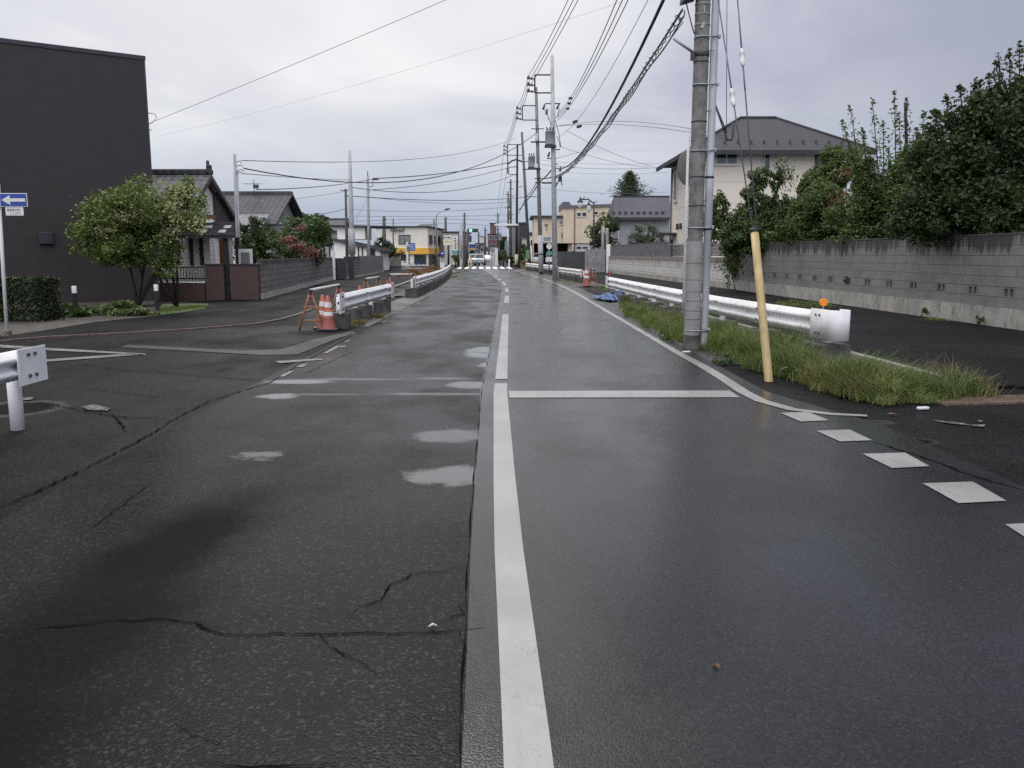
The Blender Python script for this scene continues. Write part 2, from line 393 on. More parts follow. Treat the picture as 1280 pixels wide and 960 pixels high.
M['pink_beige'] = brickmat('pinkish_beige_siding', (.74, .655, .555), (.75, .665, .565), (.52, .45, .38), 400, .95, .014, .75, 0, .25, var=.05)
M['white_wall'] = simple('white_render', (.86, .83, .76), .8, var=.05, scale=1.5, bump=.1, dirt=((.5, .47, .41), .4))
M['brown_wood'] = simple('brown_wood', (.16, .075, .04), .6, var=.25, scale=5)
M['dark_wood'] = simple('dark_stained_boards', (.055, .042, .036), .65, var=.25, scale=6)
def tilemat(name, c, ux, uz, shift=0):
    t = NT(name); v = t.obj(); s = t.n('ShaderNodeSeparateXYZ'); t.l(v, s.inputs[0])
    w1 = t.math('ABSOLUTE', t.math('SINE', t.math('MULTIPLY', s.outputs[0], PI/ux)))
    fr = t.math('FRACT', t.math('MULTIPLY', s.outputs[2], 1/uz))
    h = t.math('ADD', t.math('MULTIPLY', w1, .7), t.math('MULTIPLY', fr, -.9))
    n = t.noise(v, 3, 5, .7)
    colr = t.mix(t.ramp(n, .3, .7), tuple(x*.7 for x in c), tuple(x*1.3 for x in c))
    colr = t.mix(t.ramp(fr, .82, .95, 0, .8), colr, tuple(x*.25 for x in c))
    return t.set(colr, .75, t.bump(h, 1., .06), .25)
M['tile_grey'] = tilemat('glazed_grey_tiles', (.17, .165, .17), .28, .16)
M['tile_dark'] = tilemat('dark_grey_tiles', (.062, .062, .066), .3, .16)
M['tile_pale'] = tilemat('pale_grey_tiles', (.19, .19, .195), .3, .15)
M['slate'] = brickmat('dark_slate_roof', (.034, .031, .037), (.039, .036, .042), (.019, .018, .021), .5, .11, .008, .7, .5, .4, var=.12)
M['metal_roof'] = simple('grey_metal_roof', (.15, .14, .155), .7, var=.1, scale=1, spec=.2)
M['dark_roof'] = simple('dark_roof', (.05, .05, .055), .7, var=.15, spec=.2)
M['canopy_sheet'] = simple('dark_canopy_sheet', (.013, .014, .017), .8, var=.2, spec=.05)
M['pale_yellow'] = simple('faded_marker_yellow', (.50, .42, .22), .6, var=.15)
M['grass_red'] = leafmat('reddish_dry_grass', [(.20, .09, .045), (.30, .15, .07), (.28, .22, .10), (.13, .06, .03)], .6, .3)
M['glass'] = simple('dark_window_glass', (.035, .042, .045), .08, var=.2, scale=.6, spec=.6)
M['glass_pale'] = simple('curtained_glass', (.22, .24, .22), .15, var=.3, scale=2)
M['frame_white'] = simple('white_frame', (.6, .6, .58), .5, var=.05)
M['frame_dark'] = simple('dark_bronze_frame', (.04, .035, .03), .45)
M['brick_maroon'] = brickmat('maroon_brick', (.095, .050, .042), (.078, .042, .036), (.05, .03, .027), .22, .068, .006, .7, .5, .4, var=.2)
M['wall_block'] = brickmat('grey_concrete_blocks', (.225, .215, .195), (.20, .19, .175), (.055, .05, .045), 1.3, .215, .007, .85, .5, .35, streak=((.030, .028, .026), 1.95, .8, .9), var=.22)
M['wall_plinth'] = simple('rendered_plinth', (.36, .34, .295), .85, var=.18, scale=2.2, bump=.5, bscale=30, dirt=((.10, .095, .08), .75))
M['rough_block'] = brickmat('rough_faced_blocks', (.20, .185, .165), (.155, .142, .125), (.055, .05, .045), .45, .2, .012, .9, .5, .9, streak=((.05, .048, .04), 1.35, .5, .7), var=.3, face=1.2)
M['white_block'] = brickmat('whitewashed_blocks', (.62, .59, .54), (.57, .54, .49), (.2, .175, .15), .8, .4, .014, .85, .5, .4, streak=((.2, .18, .15), 1.3, .9, .6), var=.16)
M['tan_block'] = brickmat('tan_concrete_blocks', (.25, .22, .19), (.22, .2, .17), (.10, .09, .08), .6, .3, .01, .85, .5, .4, var=.2)
M['flat_grey'] = simple('smooth_grey_render', (.17, .165, .155), .85, var=.15, scale=1.5, bump=.4, bscale=35, dirt=((.10, .095, .085), .6))
def corr(name, c, p):
    t = NT(name); v = t.obj(); s = t.n('ShaderNodeSeparateXYZ'); t.l(v, s.inputs[0])
    h = t.math('ABSOLUTE', t.math('SINE', t.math('MULTIPLY', s.outputs[0], PI/p)))
    n = t.noise(v, 2, 5, .6); colr = t.mix(t.ramp(n, .3, .7), tuple(x*.8 for x in c), tuple(x*1.2 for x in c))
    return t.set(colr, .55, t.bump(h, .8, .03))
M['corr_grey'] = corr('grey_corrugated_sheet', (.13, .125, .125), .1)
M['corr_pale'] = corr('pale_grey_sheet', (.24, .245, .24), .22)
M['corr_dark'] = corr('dark_sheet_fence', (.06, .062, .058), .3)
M['louvre'] = simple('brown_black_slats', (.035, .03, .03), .5)
M['aluminium'] = simple('aluminium', (.45, .45, .45), .4, metal=.7)
M['sign_blue'] = simple('sign_blue', (.012, .055, .30), .35, var=.08)
M['sign_blue_pale'] = simple('faded_sign_blue', (.06, .12, .36), .45, var=.2, scale=1)
M['sign_white'] = simple('sign_white', (.68, .67, .63), .4, var=.05)
M['sign_yellow'] = simple('sign_band_yellow', (.74, .40, .045), .5, var=.12, scale=.6)
M['sign_green'] = simple('sign_green', (.09, .22, .10), .5)
M['sign_teal'] = simple('sign_teal', (.10, .27, .28), .5)
M['sign_red'] = simple('sign_red', (.45, .04, .04), .45)
M['sign_back'] = simple('grey_sign_back', (.16, .155, .15), .6, var=.15, scale=4)
M['ink'] = simple('black_lettering', (.02, .02, .025), .6)
M['car_white'] = simple('white_car_paint', (.62, .62, .62), .35, var=.03)
M['car_silver'] = simple('silver_car_paint', (.36, .37, .39), .35, metal=.1, var=.04)
M['tyre'] = simple('tyre_rubber', (.015, .015, .015), .8)
M['post_white'] = simple('weathered_white_post', (.5, .5, .49), .5, var=.1)
M['lamp_glass'] = simple('headlamp_glass', (.55, .56, .57), .1)
M['brown_apartment'] = brickmat('brown_apartment_tiles', (.16, .09, .08), (.14, .08, .07), (.10, .05, .045), .8, .4, .02, .8, .5, .2, var=.15)
M['dark_clad'] = corr('dark_blue_cladding', (.04, .042, .05), .6)
M['pale_wall'] = simple('pale_plaster', (.52, .50, .47), .8, var=.08, scale=.5)
M['grey_wall'] = simple('grey_plaster', (.28, .28, .29), .8, var=.1, scale=.5)
M['bark'] = simple('bark', (.038, .030, .024), .9, var=.35, scale=10, bump=.8, bscale=30)
M['trash'] = simple('crumpled_white_plastic', (.62, .61, .6), .5, var=.1)
M['dry_leaf'] = simple('dead_leaf', (.18, .09, .04), .8, var=.3)
M['grate'] = simple('rusty_grate', (.12, .075, .05), .7, var=.4, scale=14)
M['hole'] = simple('dark_recess', (.01, .01, .01), .9)
# leaves
M['leaf_left'] = leafmat('glossy_leaf', [(.08, .13, .028), (.14, .20, .04), (.21, .27, .065), (.3, .34, .11)], .4, .35)
M['flower_pale'] = leafmat('pale_flower_tuft', [(.30, .31, .12), (.42, .42, .19), (.5, .5, .26)], .6, .3)
M['leaf_hedge'] = leafmat('hedge_leaf', [(.018, .032, .008), (.03, .05, .012), (.045, .07, .016)], .5, .2)
M['leaf_green'] = leafmat('shrub_leaf', [(.05, .095, .022), (.085, .14, .032), (.13, .19, .05)], .45, .3)
M['leaf_dark'] = leafmat('dark_leaf', [(.03, .052, .016), (.052, .08, .024), (.09, .125, .036)], .6, .28)
M['leaf_mid'] = leafmat('mid_leaf', [(.06, .105, .025), (.105, .16, .04), (.17, .215, .065)], .6, .32)
M['leaf_weep'] = leafmat('weeping_leaf', [(.042, .075, .018), (.068, .11, .026), (.12, .155, .042)], .42, .25)
M['leaf_pine'] = leafmat('conifer_needle', [(.05, .075, .03), (.065, .10, .04), (.085, .12, .05)], .6, .2)
M['leaf_pale'] = leafmat('pale_leaf', [(.12, .15, .09), (.17, .2, .13), (.24, .26, .18)], .5, .3)
M['leaf_varieg'] = leafmat('variegated_leaf', [(.06, .11, .03), (.16, .2, .06), (.34, .36, .15)], .45, .3)
M['blossom'] = leafmat('pink_blossom', [(.30, .13, .11), (.42, .2, .17), (.48, .28, .24)], .6, .3)
M['leaf_red'] = leafmat('reddish_leaf', [(.15, .05, .02), (.26, .09, .03)], .5, .3)
M['grass'] = leafmat('green_grass', [(.065, .12, .022), (.12, .19, .035), (.20, .25, .06), (.31, .28, .09)], .5, .3)
M['grass_dry'] = leafmat('dry_grass', [(.12, .13, .035), (.23, .2, .07), (.36, .28, .13), (.14, .09, .04)], .6, .3)
M['lawn'] = simple('lawn', (.06, .10, .02), .9, var=.3, scale=6, bump=.8, bscale=60)

# ------------------------------------------------------------------ setting: ground, roads, footways
CXP = [(-12, .35), (0, .12), (2.5, .045), (4.2, -.016), (5.7, -.054), (9.3, -.13), (20, -.16), (37, -.2), (45, -.42), (52, -.72), (62, -1.25), (73, -1.95), (89, -3.0), (100, -3.55), (130, -4.9), (200, -7.7), (400, -16), (900, -36)]
def cx(Y):
    for (a, b), (c, d) in zip(CXP, CXP[1:]):
        if Y <= c: return b + (d-b)*(Y-a)/(c-a)
    return CXP[-1][1]
def cxs(Y): return (cx(Y-3)+2*cx(Y)+cx(Y+3))/4 if Y > 20 else cx(Y)
YS = [-12, -6, -2, 0, 1.5, 3, 4.2, 5.7, 7.5, 9.3, 12, 15, 18, 21, 25, 29, 33, 37, 40, 43, 46, 49, 52, 56, 60, 64, 68, 73, 78, 84, 90, 96, 102, 110, 120, 130, 150, 200, 300, 400, 600]
def strip(name, mat, fa, fb, z, ys=YS, kind='structure', parent=None):
    mb = MB(); pa = [(fa(y), y, z) for y in ys]; pb = [(fb(y), y, z) for y in ys]
    for i in range(len(ys)-1): mb.quad(pa[i], pb[i], pb[i+1], pa[i+1])
    o = mb.build(name, mat, parent)
    if kind: o['kind'] = kind
    return o
def sheet(name, mat, pts, z, kind='structure'):
    bm = bmesh.new(); vs = [bm.verts.new((p[0], p[1], z)) for p in pts]; f = bm.faces.new(vs)
    if f.normal.z < 0: f.normal_flip()
    f.normal_update()
    if f.normal.z < 0: f.normal_flip()
    bmesh.ops.triangulate(bm, faces=[f]); me = bpy.data.meshes.new(name); bm.to_mesh(me); bm.free()
    o = link(name, me, mat); o['kind'] = kind; return o
def slab(name, mat, pts, z0, z1):
    bm = bmesh.new(); vs = [bm.verts.new((p[0], p[1], z1)) for p in pts]; f = bm.faces.new(vs); f.normal_update()
    if f.normal.z < 0: f.normal_flip()
    r = bmesh.ops.extrude_face_region(bm, geom=[f]); 
    for v in [g for g in r['geom'] if isinstance(g, bmesh.types.BMVert)]: v.co.z = z0
    bmesh.ops.recalc_face_normals(bm, faces=bm.faces[:]); bmesh.ops.triangulate(bm, faces=[q for q in bm.faces if len(q.verts) > 4])
    me = bpy.data.meshes.new(name); bm.to_mesh(me); bm.free(); o = link(name, me, mat); o['kind'] = 'structure'; return o
mb = MB(); mb.quad((-1500, -200, -.06), (1500, -200, -.06), (1500, 2500, -.06), (-1500, 2500, -.06)); mb.build('ground', M['ground'])['kind'] = 'structure'
# asphalt that runs under everything between the two walls
strip('side_road', M['side_asphalt'], lambda y: -60 if y < 17 else cxs(y)-6.5, lambda y: 60 if y < 9 else cxs(y)+11, -.006, [-12, 0, 4, 8, 9, 9.01, 17, 17.01]+[y for y in YS if y > 18])
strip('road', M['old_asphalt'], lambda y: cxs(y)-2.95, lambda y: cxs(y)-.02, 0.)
strip('road', M['new_asphalt'], lambda y: cxs(y)-.17-(.06 if y > 9 else .03), lambda y: cxs(y)+(3.0 if y > 9 else 3.45), .004)
# seam between old and new paving
strip('road_seam', M['crack'], lambda y: cxs(y)-.211-.005*math.sin(y*7)-.004*abs(math.sin(y*23)), lambda y: cxs(y)-.208+.002*math.sin(y*17)-.004*(math.sin(y*5.3) > .3), .0075, [1+.12*i for i in range(140)])
# cross street far ahead
sheet('road', M['side_asphalt'], [(-120, 107), (120, 107), (120, 114), (-120, 114)], -.002)
# shoulders
strip('shoulder', M['shoulder'], lambda y: cxs(y)-3.75, lambda y: cxs(y)-2.93, .002, [y for y in YS if 18 <= y <= 84])
strip('shoulder', M['shoulder'], lambda y: cxs(y)+2.98, lambda y: cxs(y)+3.35, .002, [y for y in YS if 12 <= y <= 84])
def interp(P, y):
    for (a, b), (c, d) in zip(P, P[1:]):
        if y <= c: return b+(d-b)*(y-a)/(c-a)
    return P[-1][1]
# soil verges carrying the guardrails
VR = [(10, 4.4), (10.6, 4.9), (12, 5.1), (16, 4.75), (20, 4.5), (30, 4.2)]
def bumpy_strip(name, mat, fa, fb, ys, z, amp, n=6, seedv=3):
    rr = random.Random(seedv); mb = MB(); rows = []
    for y in ys:
        a, b = fa(y), fb(y); rows.append([(a+(b-a)*i/n, y, z+(rr.uniform(0, amp) if 0 < i < n else -.006)) for i in range(n+1)])
    for r1, r2 in zip(rows, rows[1:]):
        for i in range(n): mb.add([r1[i], r1[i+1], r2[i+1], r2[i]], [(0, 1, 2, 3)], True)
    o = mb.build(name, mat); o['kind'] = 'structure'; return o
bumpy_strip('verge', M['soil'], lambda y: cxs(y)+3.3 if y > 12 else interp([(8.9, 4.0), (12, 3.15)], y), lambda y: interp(VR, y), [8.9+.3*i for i in range(72)], .004, .05)
bumpy_strip('verge', M['soil'], lambda y: cxs(y)-4.3, lambda y: cxs(y)-3.55, [16.6+.4*i for i in range(18)]+[31+.6*i for i in range(64)], .004, .05, 4, 5) if False else None
bumpy_strip('verge', M['soil'], lambda y: cxs(y)-3.85, lambda y: cxs(y)-3.3, [17.6+.4*i for i in range(15)], .004, .05, 4, 5)
bumpy_strip('verge', M['soil'], lambda y: cxs(y)-4.4, lambda y: cxs(y)-3.45, [30.5+.6*i for i in range(75)], .004, .05, 4, 6)
bumpy_strip('verge', M['soil'], lambda y: cxs(y)+3.2, lambda y: cxs(y)+4.6, [40+.6*i for i in range(80)], .004, .05, 4, 8)
# footways
KR = [(9.6, 5.28), (12, 5.2), (20, 4.75), (40, 4.4), (60, 3.6), (90, 1.6)]
slab('sidewalk', M['walk_asphalt'], [(x+.08, y) for y, x in KR] + [(9.4, 90), (9.9, 38), (10.35, 16), (10.6, 9.6), (10.6, 9.6)][:4] + [(10.6, 9.6)], -.05, .03)
mb = MB()
for (y0, x0), (y1, x1) in zip(KR, KR[1:]):
    n = max(1, int((y1-y0)/.6))
    for i in range(n):
        a = y0+(y1-y0)*i/n; b = y0+(y1-y0)*(i+1)/n-.012; xa = x0+(x1-x0)*i/n; xb = x0+(x1-x0)*(i+1)/n
        vs = [(xa-.07, a, -.05), (xa+.075, a, -.05), (xb+.075, b, -.05), (xb-.07, b, -.05), (xa-.06, a, .06), (xa+.075, a, .06), (xb+.075, b, .06), (xb-.06, b, .06)]
        mb.add(vs, [(4, 5, 6, 7), (0, 1, 5, 4), (1, 2, 6, 5), (2, 3, 7, 6), (3, 0, 4, 7)])
mb.build('kerb', M['kerb'])['kind'] = 'structure'
# footway on the far side of the side street, edged with a faded orange kerb
KP = [(-30, 430), (60, 422), (160, 417), (240, 412), (320, 405.5), (350, 400), (372, 394), (389, 387)]
KL = [gp(*p) for p in KP]
tail = [Vector((cxs(y)-5.2, y, 0)) for y in (26, 30, 36, 42, 50, 60, 75, 88)]
inner = [Vector((x, y, 0)) for x, y in ((-13.6, 88), (-11.6, 60), (-10.4, 48), (-9.25, 30), (-10.6, 26), (-16, 20.0), (-20, 17.6))]
slab('sidewalk', M['walk_asphalt'], [(p.x, p.y) for p in KL+tail+inner], -.05, .024)
mb = MB()
line = KL + tail[:1]
for a, b in zip(line, line[1:]):
    n = max(1, int((b-a).length/.6))
    for i in range(n):
        p = a.lerp(b, i/n); q = a.lerp(b, (i+.985)/n); d = (b-a).normalized(); s = Vector((-d.y, d.x, 0))*.045
        vs = [p-s, p+s, q+s, q-s]; mb.add([(v.x, v.y, -.05) for v in vs]+[(v.x, v.y, .028) for v in vs], [(4, 5, 6, 7), (0, 1, 5, 4), (1, 2, 6, 5), (2, 3, 7, 6), (3, 0, 4, 7)])
mb.build('kerb', M['orange_kerb'])['kind'] = 'structure'
mb = MB()
for a, b in zip(tail, tail[1:]):
    n = max(1, int((b-a).length/.6))
    for i in range(n):
        p = a.lerp(b, i/n); q = a.lerp(b, (i+.985)/n); d = (b-a).normalized(); s = Vector((-d.y, d.x, 0))*.07
        vs = [p-s, p+s, q+s, q-s]; mb.add([(v.x, v.y, -.05) for v in vs]+[(v.x, v.y, .08) for v in vs], [(4, 5, 6, 7), (0, 1, 5, 4), (1, 2, 6, 5), (2, 3, 7, 6), (3, 0, 4, 7)])
mb.build('kerb', M['kerb'])['kind'] = 'structure'
# planting bed and lawn in front of the dark building
bed = [gp(-40, 424), gp(20, 420), gp(60, 414), gp(120, 404), gp(200, 396), gp(214, 391), gp(205, 384), gp(60, 392), gp(-40, 400)]
sheet('planting_bed', M['soil'], [(p.x, p.y) for p in bed], .03)
lw = [gp(196, 396), gp(225, 392.5), gp(256, 387), gp(262, 381), gp(240, 380.5), gp(203, 381.5)]
sheet('lawn', M['lawn'], [(p.x, p.y) for p in lw], .034)
# concrete gutter edge across the mouth of the side street
g1 = [gp(*p) for p in ((150, 434), (330, 444), (372, 443), (420, 424), (445, 416), (437, 414), (395, 424), (350, 437), (300, 438), (160, 431))]
sheet('gutter', M['gutter'], [(p.x, p.y) for p in g1], .0025)

# ------------------------------------------------------------------ painted markings
def ribbon(name, mat, pts, w, z, kind='structure'):
    mb = MB(); L = []; Rr = []
    for i, p in enumerate(pts):
        d = (pts[min(i+1, len(pts)-1)]-pts[max(i-1, 0)]); d.z = 0; d.normalize(); s = Vector((-d.y, d.x, 0)); ww = w[i] if isinstance(w, list) else w
        L.append((p.x+s.x*ww/2, p.y+s.y*ww/2, z)); Rr.append((p.x-s.x*ww/2, p.y-s.y*ww/2, z))
    for i in range(len(pts)-1): mb.quad(Rr[i], Rr[i+1], L[i+1], L[i])
    o = mb.build(name, mat); o['kind'] = kind; return o
def cl(y): return Vector((cxs(y), y, 0))
def ypix(py): return gp(640, py).y
ribbon('road_marking', M['paint'], [cl(y) for y in (1, 1.5, 2, 2.5, 3, 3.6, 4.2, 5, 5.7, 6.6, 7.5, 8.4, 9.3, ypix(480))], .15, .009)
ribbon('road_marking', M['paint'], [cl(y) for y in [ypix(474.5), 12, 15, 18, 20, ypix(393)]], .15, .009)
for a, b in ((379, 370), (365, 360.3), (357, 352.6), (350.2, 348.2), (346, 344.6), (341.6, 340.6), (339, 338.2)):
    ribbon('road_marking', M['paint'], [cl(ypix(a)), cl((ypix(a)+ypix(b))/2), cl(ypix(b))], .15, .009)
sheet('road_marking', M['paint'], [(p.x, p.y) for p in (gp(637, 498), gp(925, 497.5), gp(912, 489), gp(636, 489.5))], .009)
er = [gp(1084, 520.5), gp(1040, 518.5), gp(990, 512.5), gp(952, 502), gp(930, 491), gp(906, 475), gp(880, 459)]
e2 = [Vector((cxs(y)+2.74, y, 0)) for y in (13, 15, 17, 19, 21, 24, 27, 30, 34, 38, 42, 46, 50, 55, 60, 66, 73, 80, 88)]
ribbon('road_marking', M['paint'], er+e2, [.09, .12, .14, .145, .15, .15, .15]+[.13]*len(e2), .009)
for q in (((975, 517), (1010, 516), (1036, 526.5), (1001, 528)), ((1020, 539.5), (1062, 538), (1090, 551.5), (1050, 553)), ((1078, 568.5), (1131, 567), (1162, 584), (1115, 586.5)),
          ((1153, 605.5), (1216, 603.5), (1258, 627.5), (1198, 630.5)), ((1256, 657), (1325, 654), (1390, 694), (1318, 697))):
    sheet('road_marking', M['paint'], [(gp(*p).x, gp(*p).y) for p in q], .009)
rr = random.Random(4); y = 10.5
while y < 62:                                   # worn left edge line
    ln = rr.uniform(.25, 1.3); x0 = -2.78
    if rr.random() < .62: ribbon('road_marking', M['paint_worn'], [Vector((cxs(y)+x0, y, 0)), Vector((cxs(y+ln)+x0, y+ln, 0))], rr.uniform(.04, .1), .006)
    y += ln+rr.uniform(.2, 1.6)
for q in (((0, 431), (60, 435), (182, 442.3), (182, 444), (60, 438), (0, 434.5)), ((0, 457.5), (50, 450), (160, 442.3), (182, 443.3), (55, 452.5), (0, 461))):
    sheet('road_marking', M['paint'], [(gp(*p).x, gp(*p).y) for p in q], .004)
for q in (((343, 452), (400, 448.5), (404, 450), (350, 454.5)), ((103, 509), (118, 506), (140, 511), (134, 514), (110, 513)), ((28, 498), (42, 497), (40, 500), (27, 501)), ((425, 433), (433, 432), (432, 434), (424, 435))):
    sheet('road_marking', M['paint_worn'], [(gp(*p).x, gp(*p).y) for p in q], .0065)
for q in (((1165, 526), (1195, 528), (1215, 532), (1190, 530.5)), ((1214, 531.5), (1232, 531), (1230, 534), (1216, 533.5))):
    sheet('road_marking', M['paint_worn'], [(gp(*p).x, gp(*p).y) for p in q], .0065)
for i in range(8):                              # zebra crossing far ahead
    x = cx(93)-2.75+i*.80
    sheet('crosswalk', M['zebra'], [(x, 90.5), (x+.46, 90.5), (x+.02, 104), (x-.44, 104)], .02)
# cracks
def crack(pts, w, seedv):
    r_ = random.Random(seedv); P_ = []
    for a, b in zip(pts, pts[1:]):
        A, B = gp(*a), gp(*b); n = max(2, int((B-A).length/.05))
        for i in range(n):
            p = A.lerp(B, i/n); P_.append(p+Vector((r_.uniform(-.012, .012), r_.uniform(-.012, .012), 0)))
    P_.append(gp(*pts[-1]))
    ribbon('road_crack', M['crack'], P_, [w*(.35+.9*r_.random())*(1 if 2 < i < len(P_)-3 else .4) for i in range(len(P_))], .005)
crack([(0, 791), (60, 785), (130, 778), (205, 774), (245, 779), (265, 789), (300, 795), (345, 793), (400, 794), (470, 792), (540, 792), (605, 786)], .010, 1)
crack([(245, 779), (275, 786), (305, 790)], .008, 2)
crack([(402, 796), (412, 808), (432, 818), (455, 832), (475, 846)], .007, 3)
crack([(430, 775), (450, 760), (475, 750), (490, 732), (515, 718), (550, 715), (585, 707)], .008, 4)
crack([(543, 786), (560, 775), (578, 768), (574, 758), (584, 752)], .008, 5)
crack([(572, 788), (580, 800), (584, 816)], .007, 6)
crack([(96, 667), (125, 655), (142, 640), (165, 622), (193, 602)], .008, 7)
crack([(220, 910), (250, 920), (280, 934)], .01, 8)
crack([(250, 955), (330, 960), (420, 955)], .012, 9)
crack([(0, 634), (60, 608), (110, 584), (180, 548), (225, 520), (265, 500), (300, 490), (338, 478), (372, 457), (410, 436), (440, 420)], .017, 10)
crack([(40, 502), (80, 508), (115, 516), (145, 520), (160, 522), (210, 523)], .02, 11)
crack([(140, 518), (152, 530), (158, 540)], .02, 12)
crack([(95, 455), (150, 462), (230, 468), (300, 474), (340, 478)], .014, 13)
crack([(100, 485), (160, 492), (215, 498)], .01, 14)
crack([(1090, 553), (1130, 565), (1170, 578), (1200, 590), (1240, 603), (1279, 613)], .035, 15)
crack([(1190, 556), (1230, 557), (1279, 556)], .012, 16)
crack([(380, 468), (440, 440), (520, 436), (600, 437)], .01, 17)
crack([(470, 430), (540, 424), (610, 428)], .012, 18)
# ------------------------------------------------------------------ walls and fences
M['vent'] = simple('vent_block_concrete', (.17, .163, .152), .85, var=.15, scale=3)
def wall(name, label, cat, p0, p1, h, th=.15, mats=None, z0=-.05, parts=(), group=None, mat=None):
    """a wall whose local X runs from p0 to p1; parts = [(name, mat, z0, z1, extra thickness)]"""
    p0, p1 = Vector((p0[0], p0[1], 0)), Vector((p1[0], p1[1], 0)); d = p1-p0; L = d.length; rz = math.atan2(d.y, d.x)
    t = thing(name, label, cat, p0, rz, group)
    for (nm, mt, a, b, e) in parts:
        m_ = MB(); m_.box(-e, L+e, -th/2-e, th/2+e, a, b); m_.build(nm, M[mt], t)
    return t, L
# long perforated block wall on the right
p0, p1 = Vector((10.42, 12.0, 0)), Vector((9.72, 37.2, 0)); L = (p1-p0).length; rz = math.atan2(p1.y-p0.y, p1.x-p0.x)
t = thing('block_wall', 'long grey concrete block wall with a row of pierced vent blocks and dark trees behind', 'wall', p0, rz)
MB().box(-.03, L+.03, -.13, .11, -.1, .43).build('plinth', M['wall_plinth'], t)
m_ = MB(); m_.box(0, L, -.075, .075, .43, .645); m_.box(0, L, -.075, .075, .86, 1.935)
vents = [5.35-12+12+i*1.3 for i in range(-4, 25)]; vents = [v for v in vents if .3 < v < L-.3]; last = 0
for v in vents: m_.box(last, v-.2, -.075, .075, .645, .86); last = v+.2
m_.box(last, L, -.075, .075, .645, .86); m_.build('block_courses', M['wall_block'], t)
for v in vents:
    m_ = MB(); m_.box(v-.198, v+.198, -.07, .07, .647, .675); m_.box(v-.198, v+.198, -.07, .07, .83, .858)
    for a, b in ((-.198, -.15), (-.03, .03), (.15, .198)): m_.box(v+a, v+b, -.07, .07, .675, .83)
    m_.box(v-.15, v+.15, -.068, -.06, .675, .83)
    m_.build('vent_block', M['vent'], t)
m_ = MB(); m_.box(-.01, L+.01, -.085, .085, 1.935, 1.965); m_.build('coping', M['block'], t)
# whitewashed retaining wall with fence beyond it
t, L = wall('retaining_wall', 'whitewashed old block wall below a dark fence and the beige house', 'wall', (9.62, 37.5), (8.05, 70), 1.3, .18,
    parts=(('footing', 'wall_plinth', -.1, .32, .02), ('block_courses', 'white_block', .32, 1.18, 0), ('capping', 'tan_block', 1.18, 1.4, .01)))
a = WM[t.name]
def on_wall(w, u, v=0, z=0): return WM[w.name] @ Vector((u, v, z))
RWdir = (Vector((8.05, 70, 0))-Vector((9.62, 37.5, 0))).normalized(); RWz = math.atan2(RWdir.y, RWdir.x)
q = Vector((9.62, 37.5, 0))+RWdir*.8
t = thing('slat_fence', 'dark brown horizontal slat fence with aluminium posts on the white wall', 'fence', (q.x, q.y, 1.4), RWz)
m_ = MB()
for k in range(9): m_.box(0, 10.4, -.012, .012, .06+k*.066, .06+k*.066+.052)
m_.build('slat_panel', M['louvre'], t)
for u in (0, 2.1, 4.2, 6.3, 8.4, 10.4): MB().box(u-.025, u+.025, .014, .05, -.002, .68).build('post', M['aluminium'], t)
MB().box(-.03, 10.43, -.03, .045, .68, .72).build('top_rail', M['aluminium'], t)
q = Vector((9.62, 37.5, 0))+RWdir*11.4
t = thing('corrugated_fence', 'grey corrugated sheet fence on top of the white block wall', 'fence', (q.x, q.y, 1.4), RWz)
MB().box(0, 20.8, -.02, .02, -.05, .82).build('sheet_panel', M['corr_grey'], t); MB().box(0, 20.8, -.035, .035, .82, .86).build('top_rail', M['metal_roof'], t)
t = tag(MB().cbox((8.0, 70.4, 1.15), .34, .34, 2.4, bev=.015).build('gate_pillar', M['white_wall']), 'pale concrete gate pillar at the far end of the white block wall', 'pillar')
t = thing('sheet_gate', 'pale grey ribbed sheet gate beside the concrete pillar', 'gate', (6.15, 70.6, 0))
MB().box(0, 1.6, -.02, .02, .05, .98).build('lower_panel', M['corr_pale'], t); MB().box(0, 1.6, -.016, .016, 1.0, 1.95).build('upper_panel', M['corr_pale'], t)
MB().box(-.09, 0, -.05, .05, -.05, 2.05).build('post', M['steel'], t)
t = thing('sheet_fence', 'dark weathered sheet fence in front of the beige apartment building', 'fence', (4.1, 79, 0))
m_ = MB(); m_.box(0, 3.0, -.02, .02, .05, 1.8); m_.build('sheet_panel', M['corr_dark'], t)
for u in (-.05, 1.5, 3.0): MB().box(u-.04, u+.04, .022, .1, -.05, 1.85).build('post', M['dark_steel'], t)
# left side walls
t, L = wall('brick_fence', 'low maroon brick fence with a black handrail beside the black building', 'fence', (-13.0, 29.0), (-10.35, 28.6), 1, .2,
    parts=(('brick_base', 'brick_maroon', -.05, .58, 0), ('capping', 'white_wall', .58, .62, .015)))
for z in (.70, 1.08): MB().box(.05, L-.02, -.02, .02, z, z+.04).build('rail', M['black'], t)
m_ = MB()
u = .1
while u < L-.05: m_.box(u-.008, u+.008, -.008, .008, .622, 1.08); u += .105
m_.build('balusters', M['black'], t)
t = thing('gate_wall', 'tall maroon brick gate wall with dark capping under the porch roof', 'wall', (-10.32, 28.6, 0), 0)
MB().box(0, .62, -.12, .12, -.05, 1.17).build('brick_panel', M['brick_maroon'], t); MB().box(-.01, .63, -.14, .14, 1.17, 1.22).build('capping', M['trim_dark'], t)
t = thing('gate_wall', 'maroon brick gate wall next to the grey rough block wall', 'wall', (-9.47, 28.6, 0), 0)
MB().box(0, .92, -.12, .12, -.05, 1.17).build('brick_panel', M['brick_maroon'], t); MB().box(-.01, .93, -.14, .14, 1.17, 1.22).build('capping', M['trim_dark'], t)
t = thing('notice_board', 'white framed grey board standing behind the maroon brick wall', 'board', (-9.5, 29.6, 0))
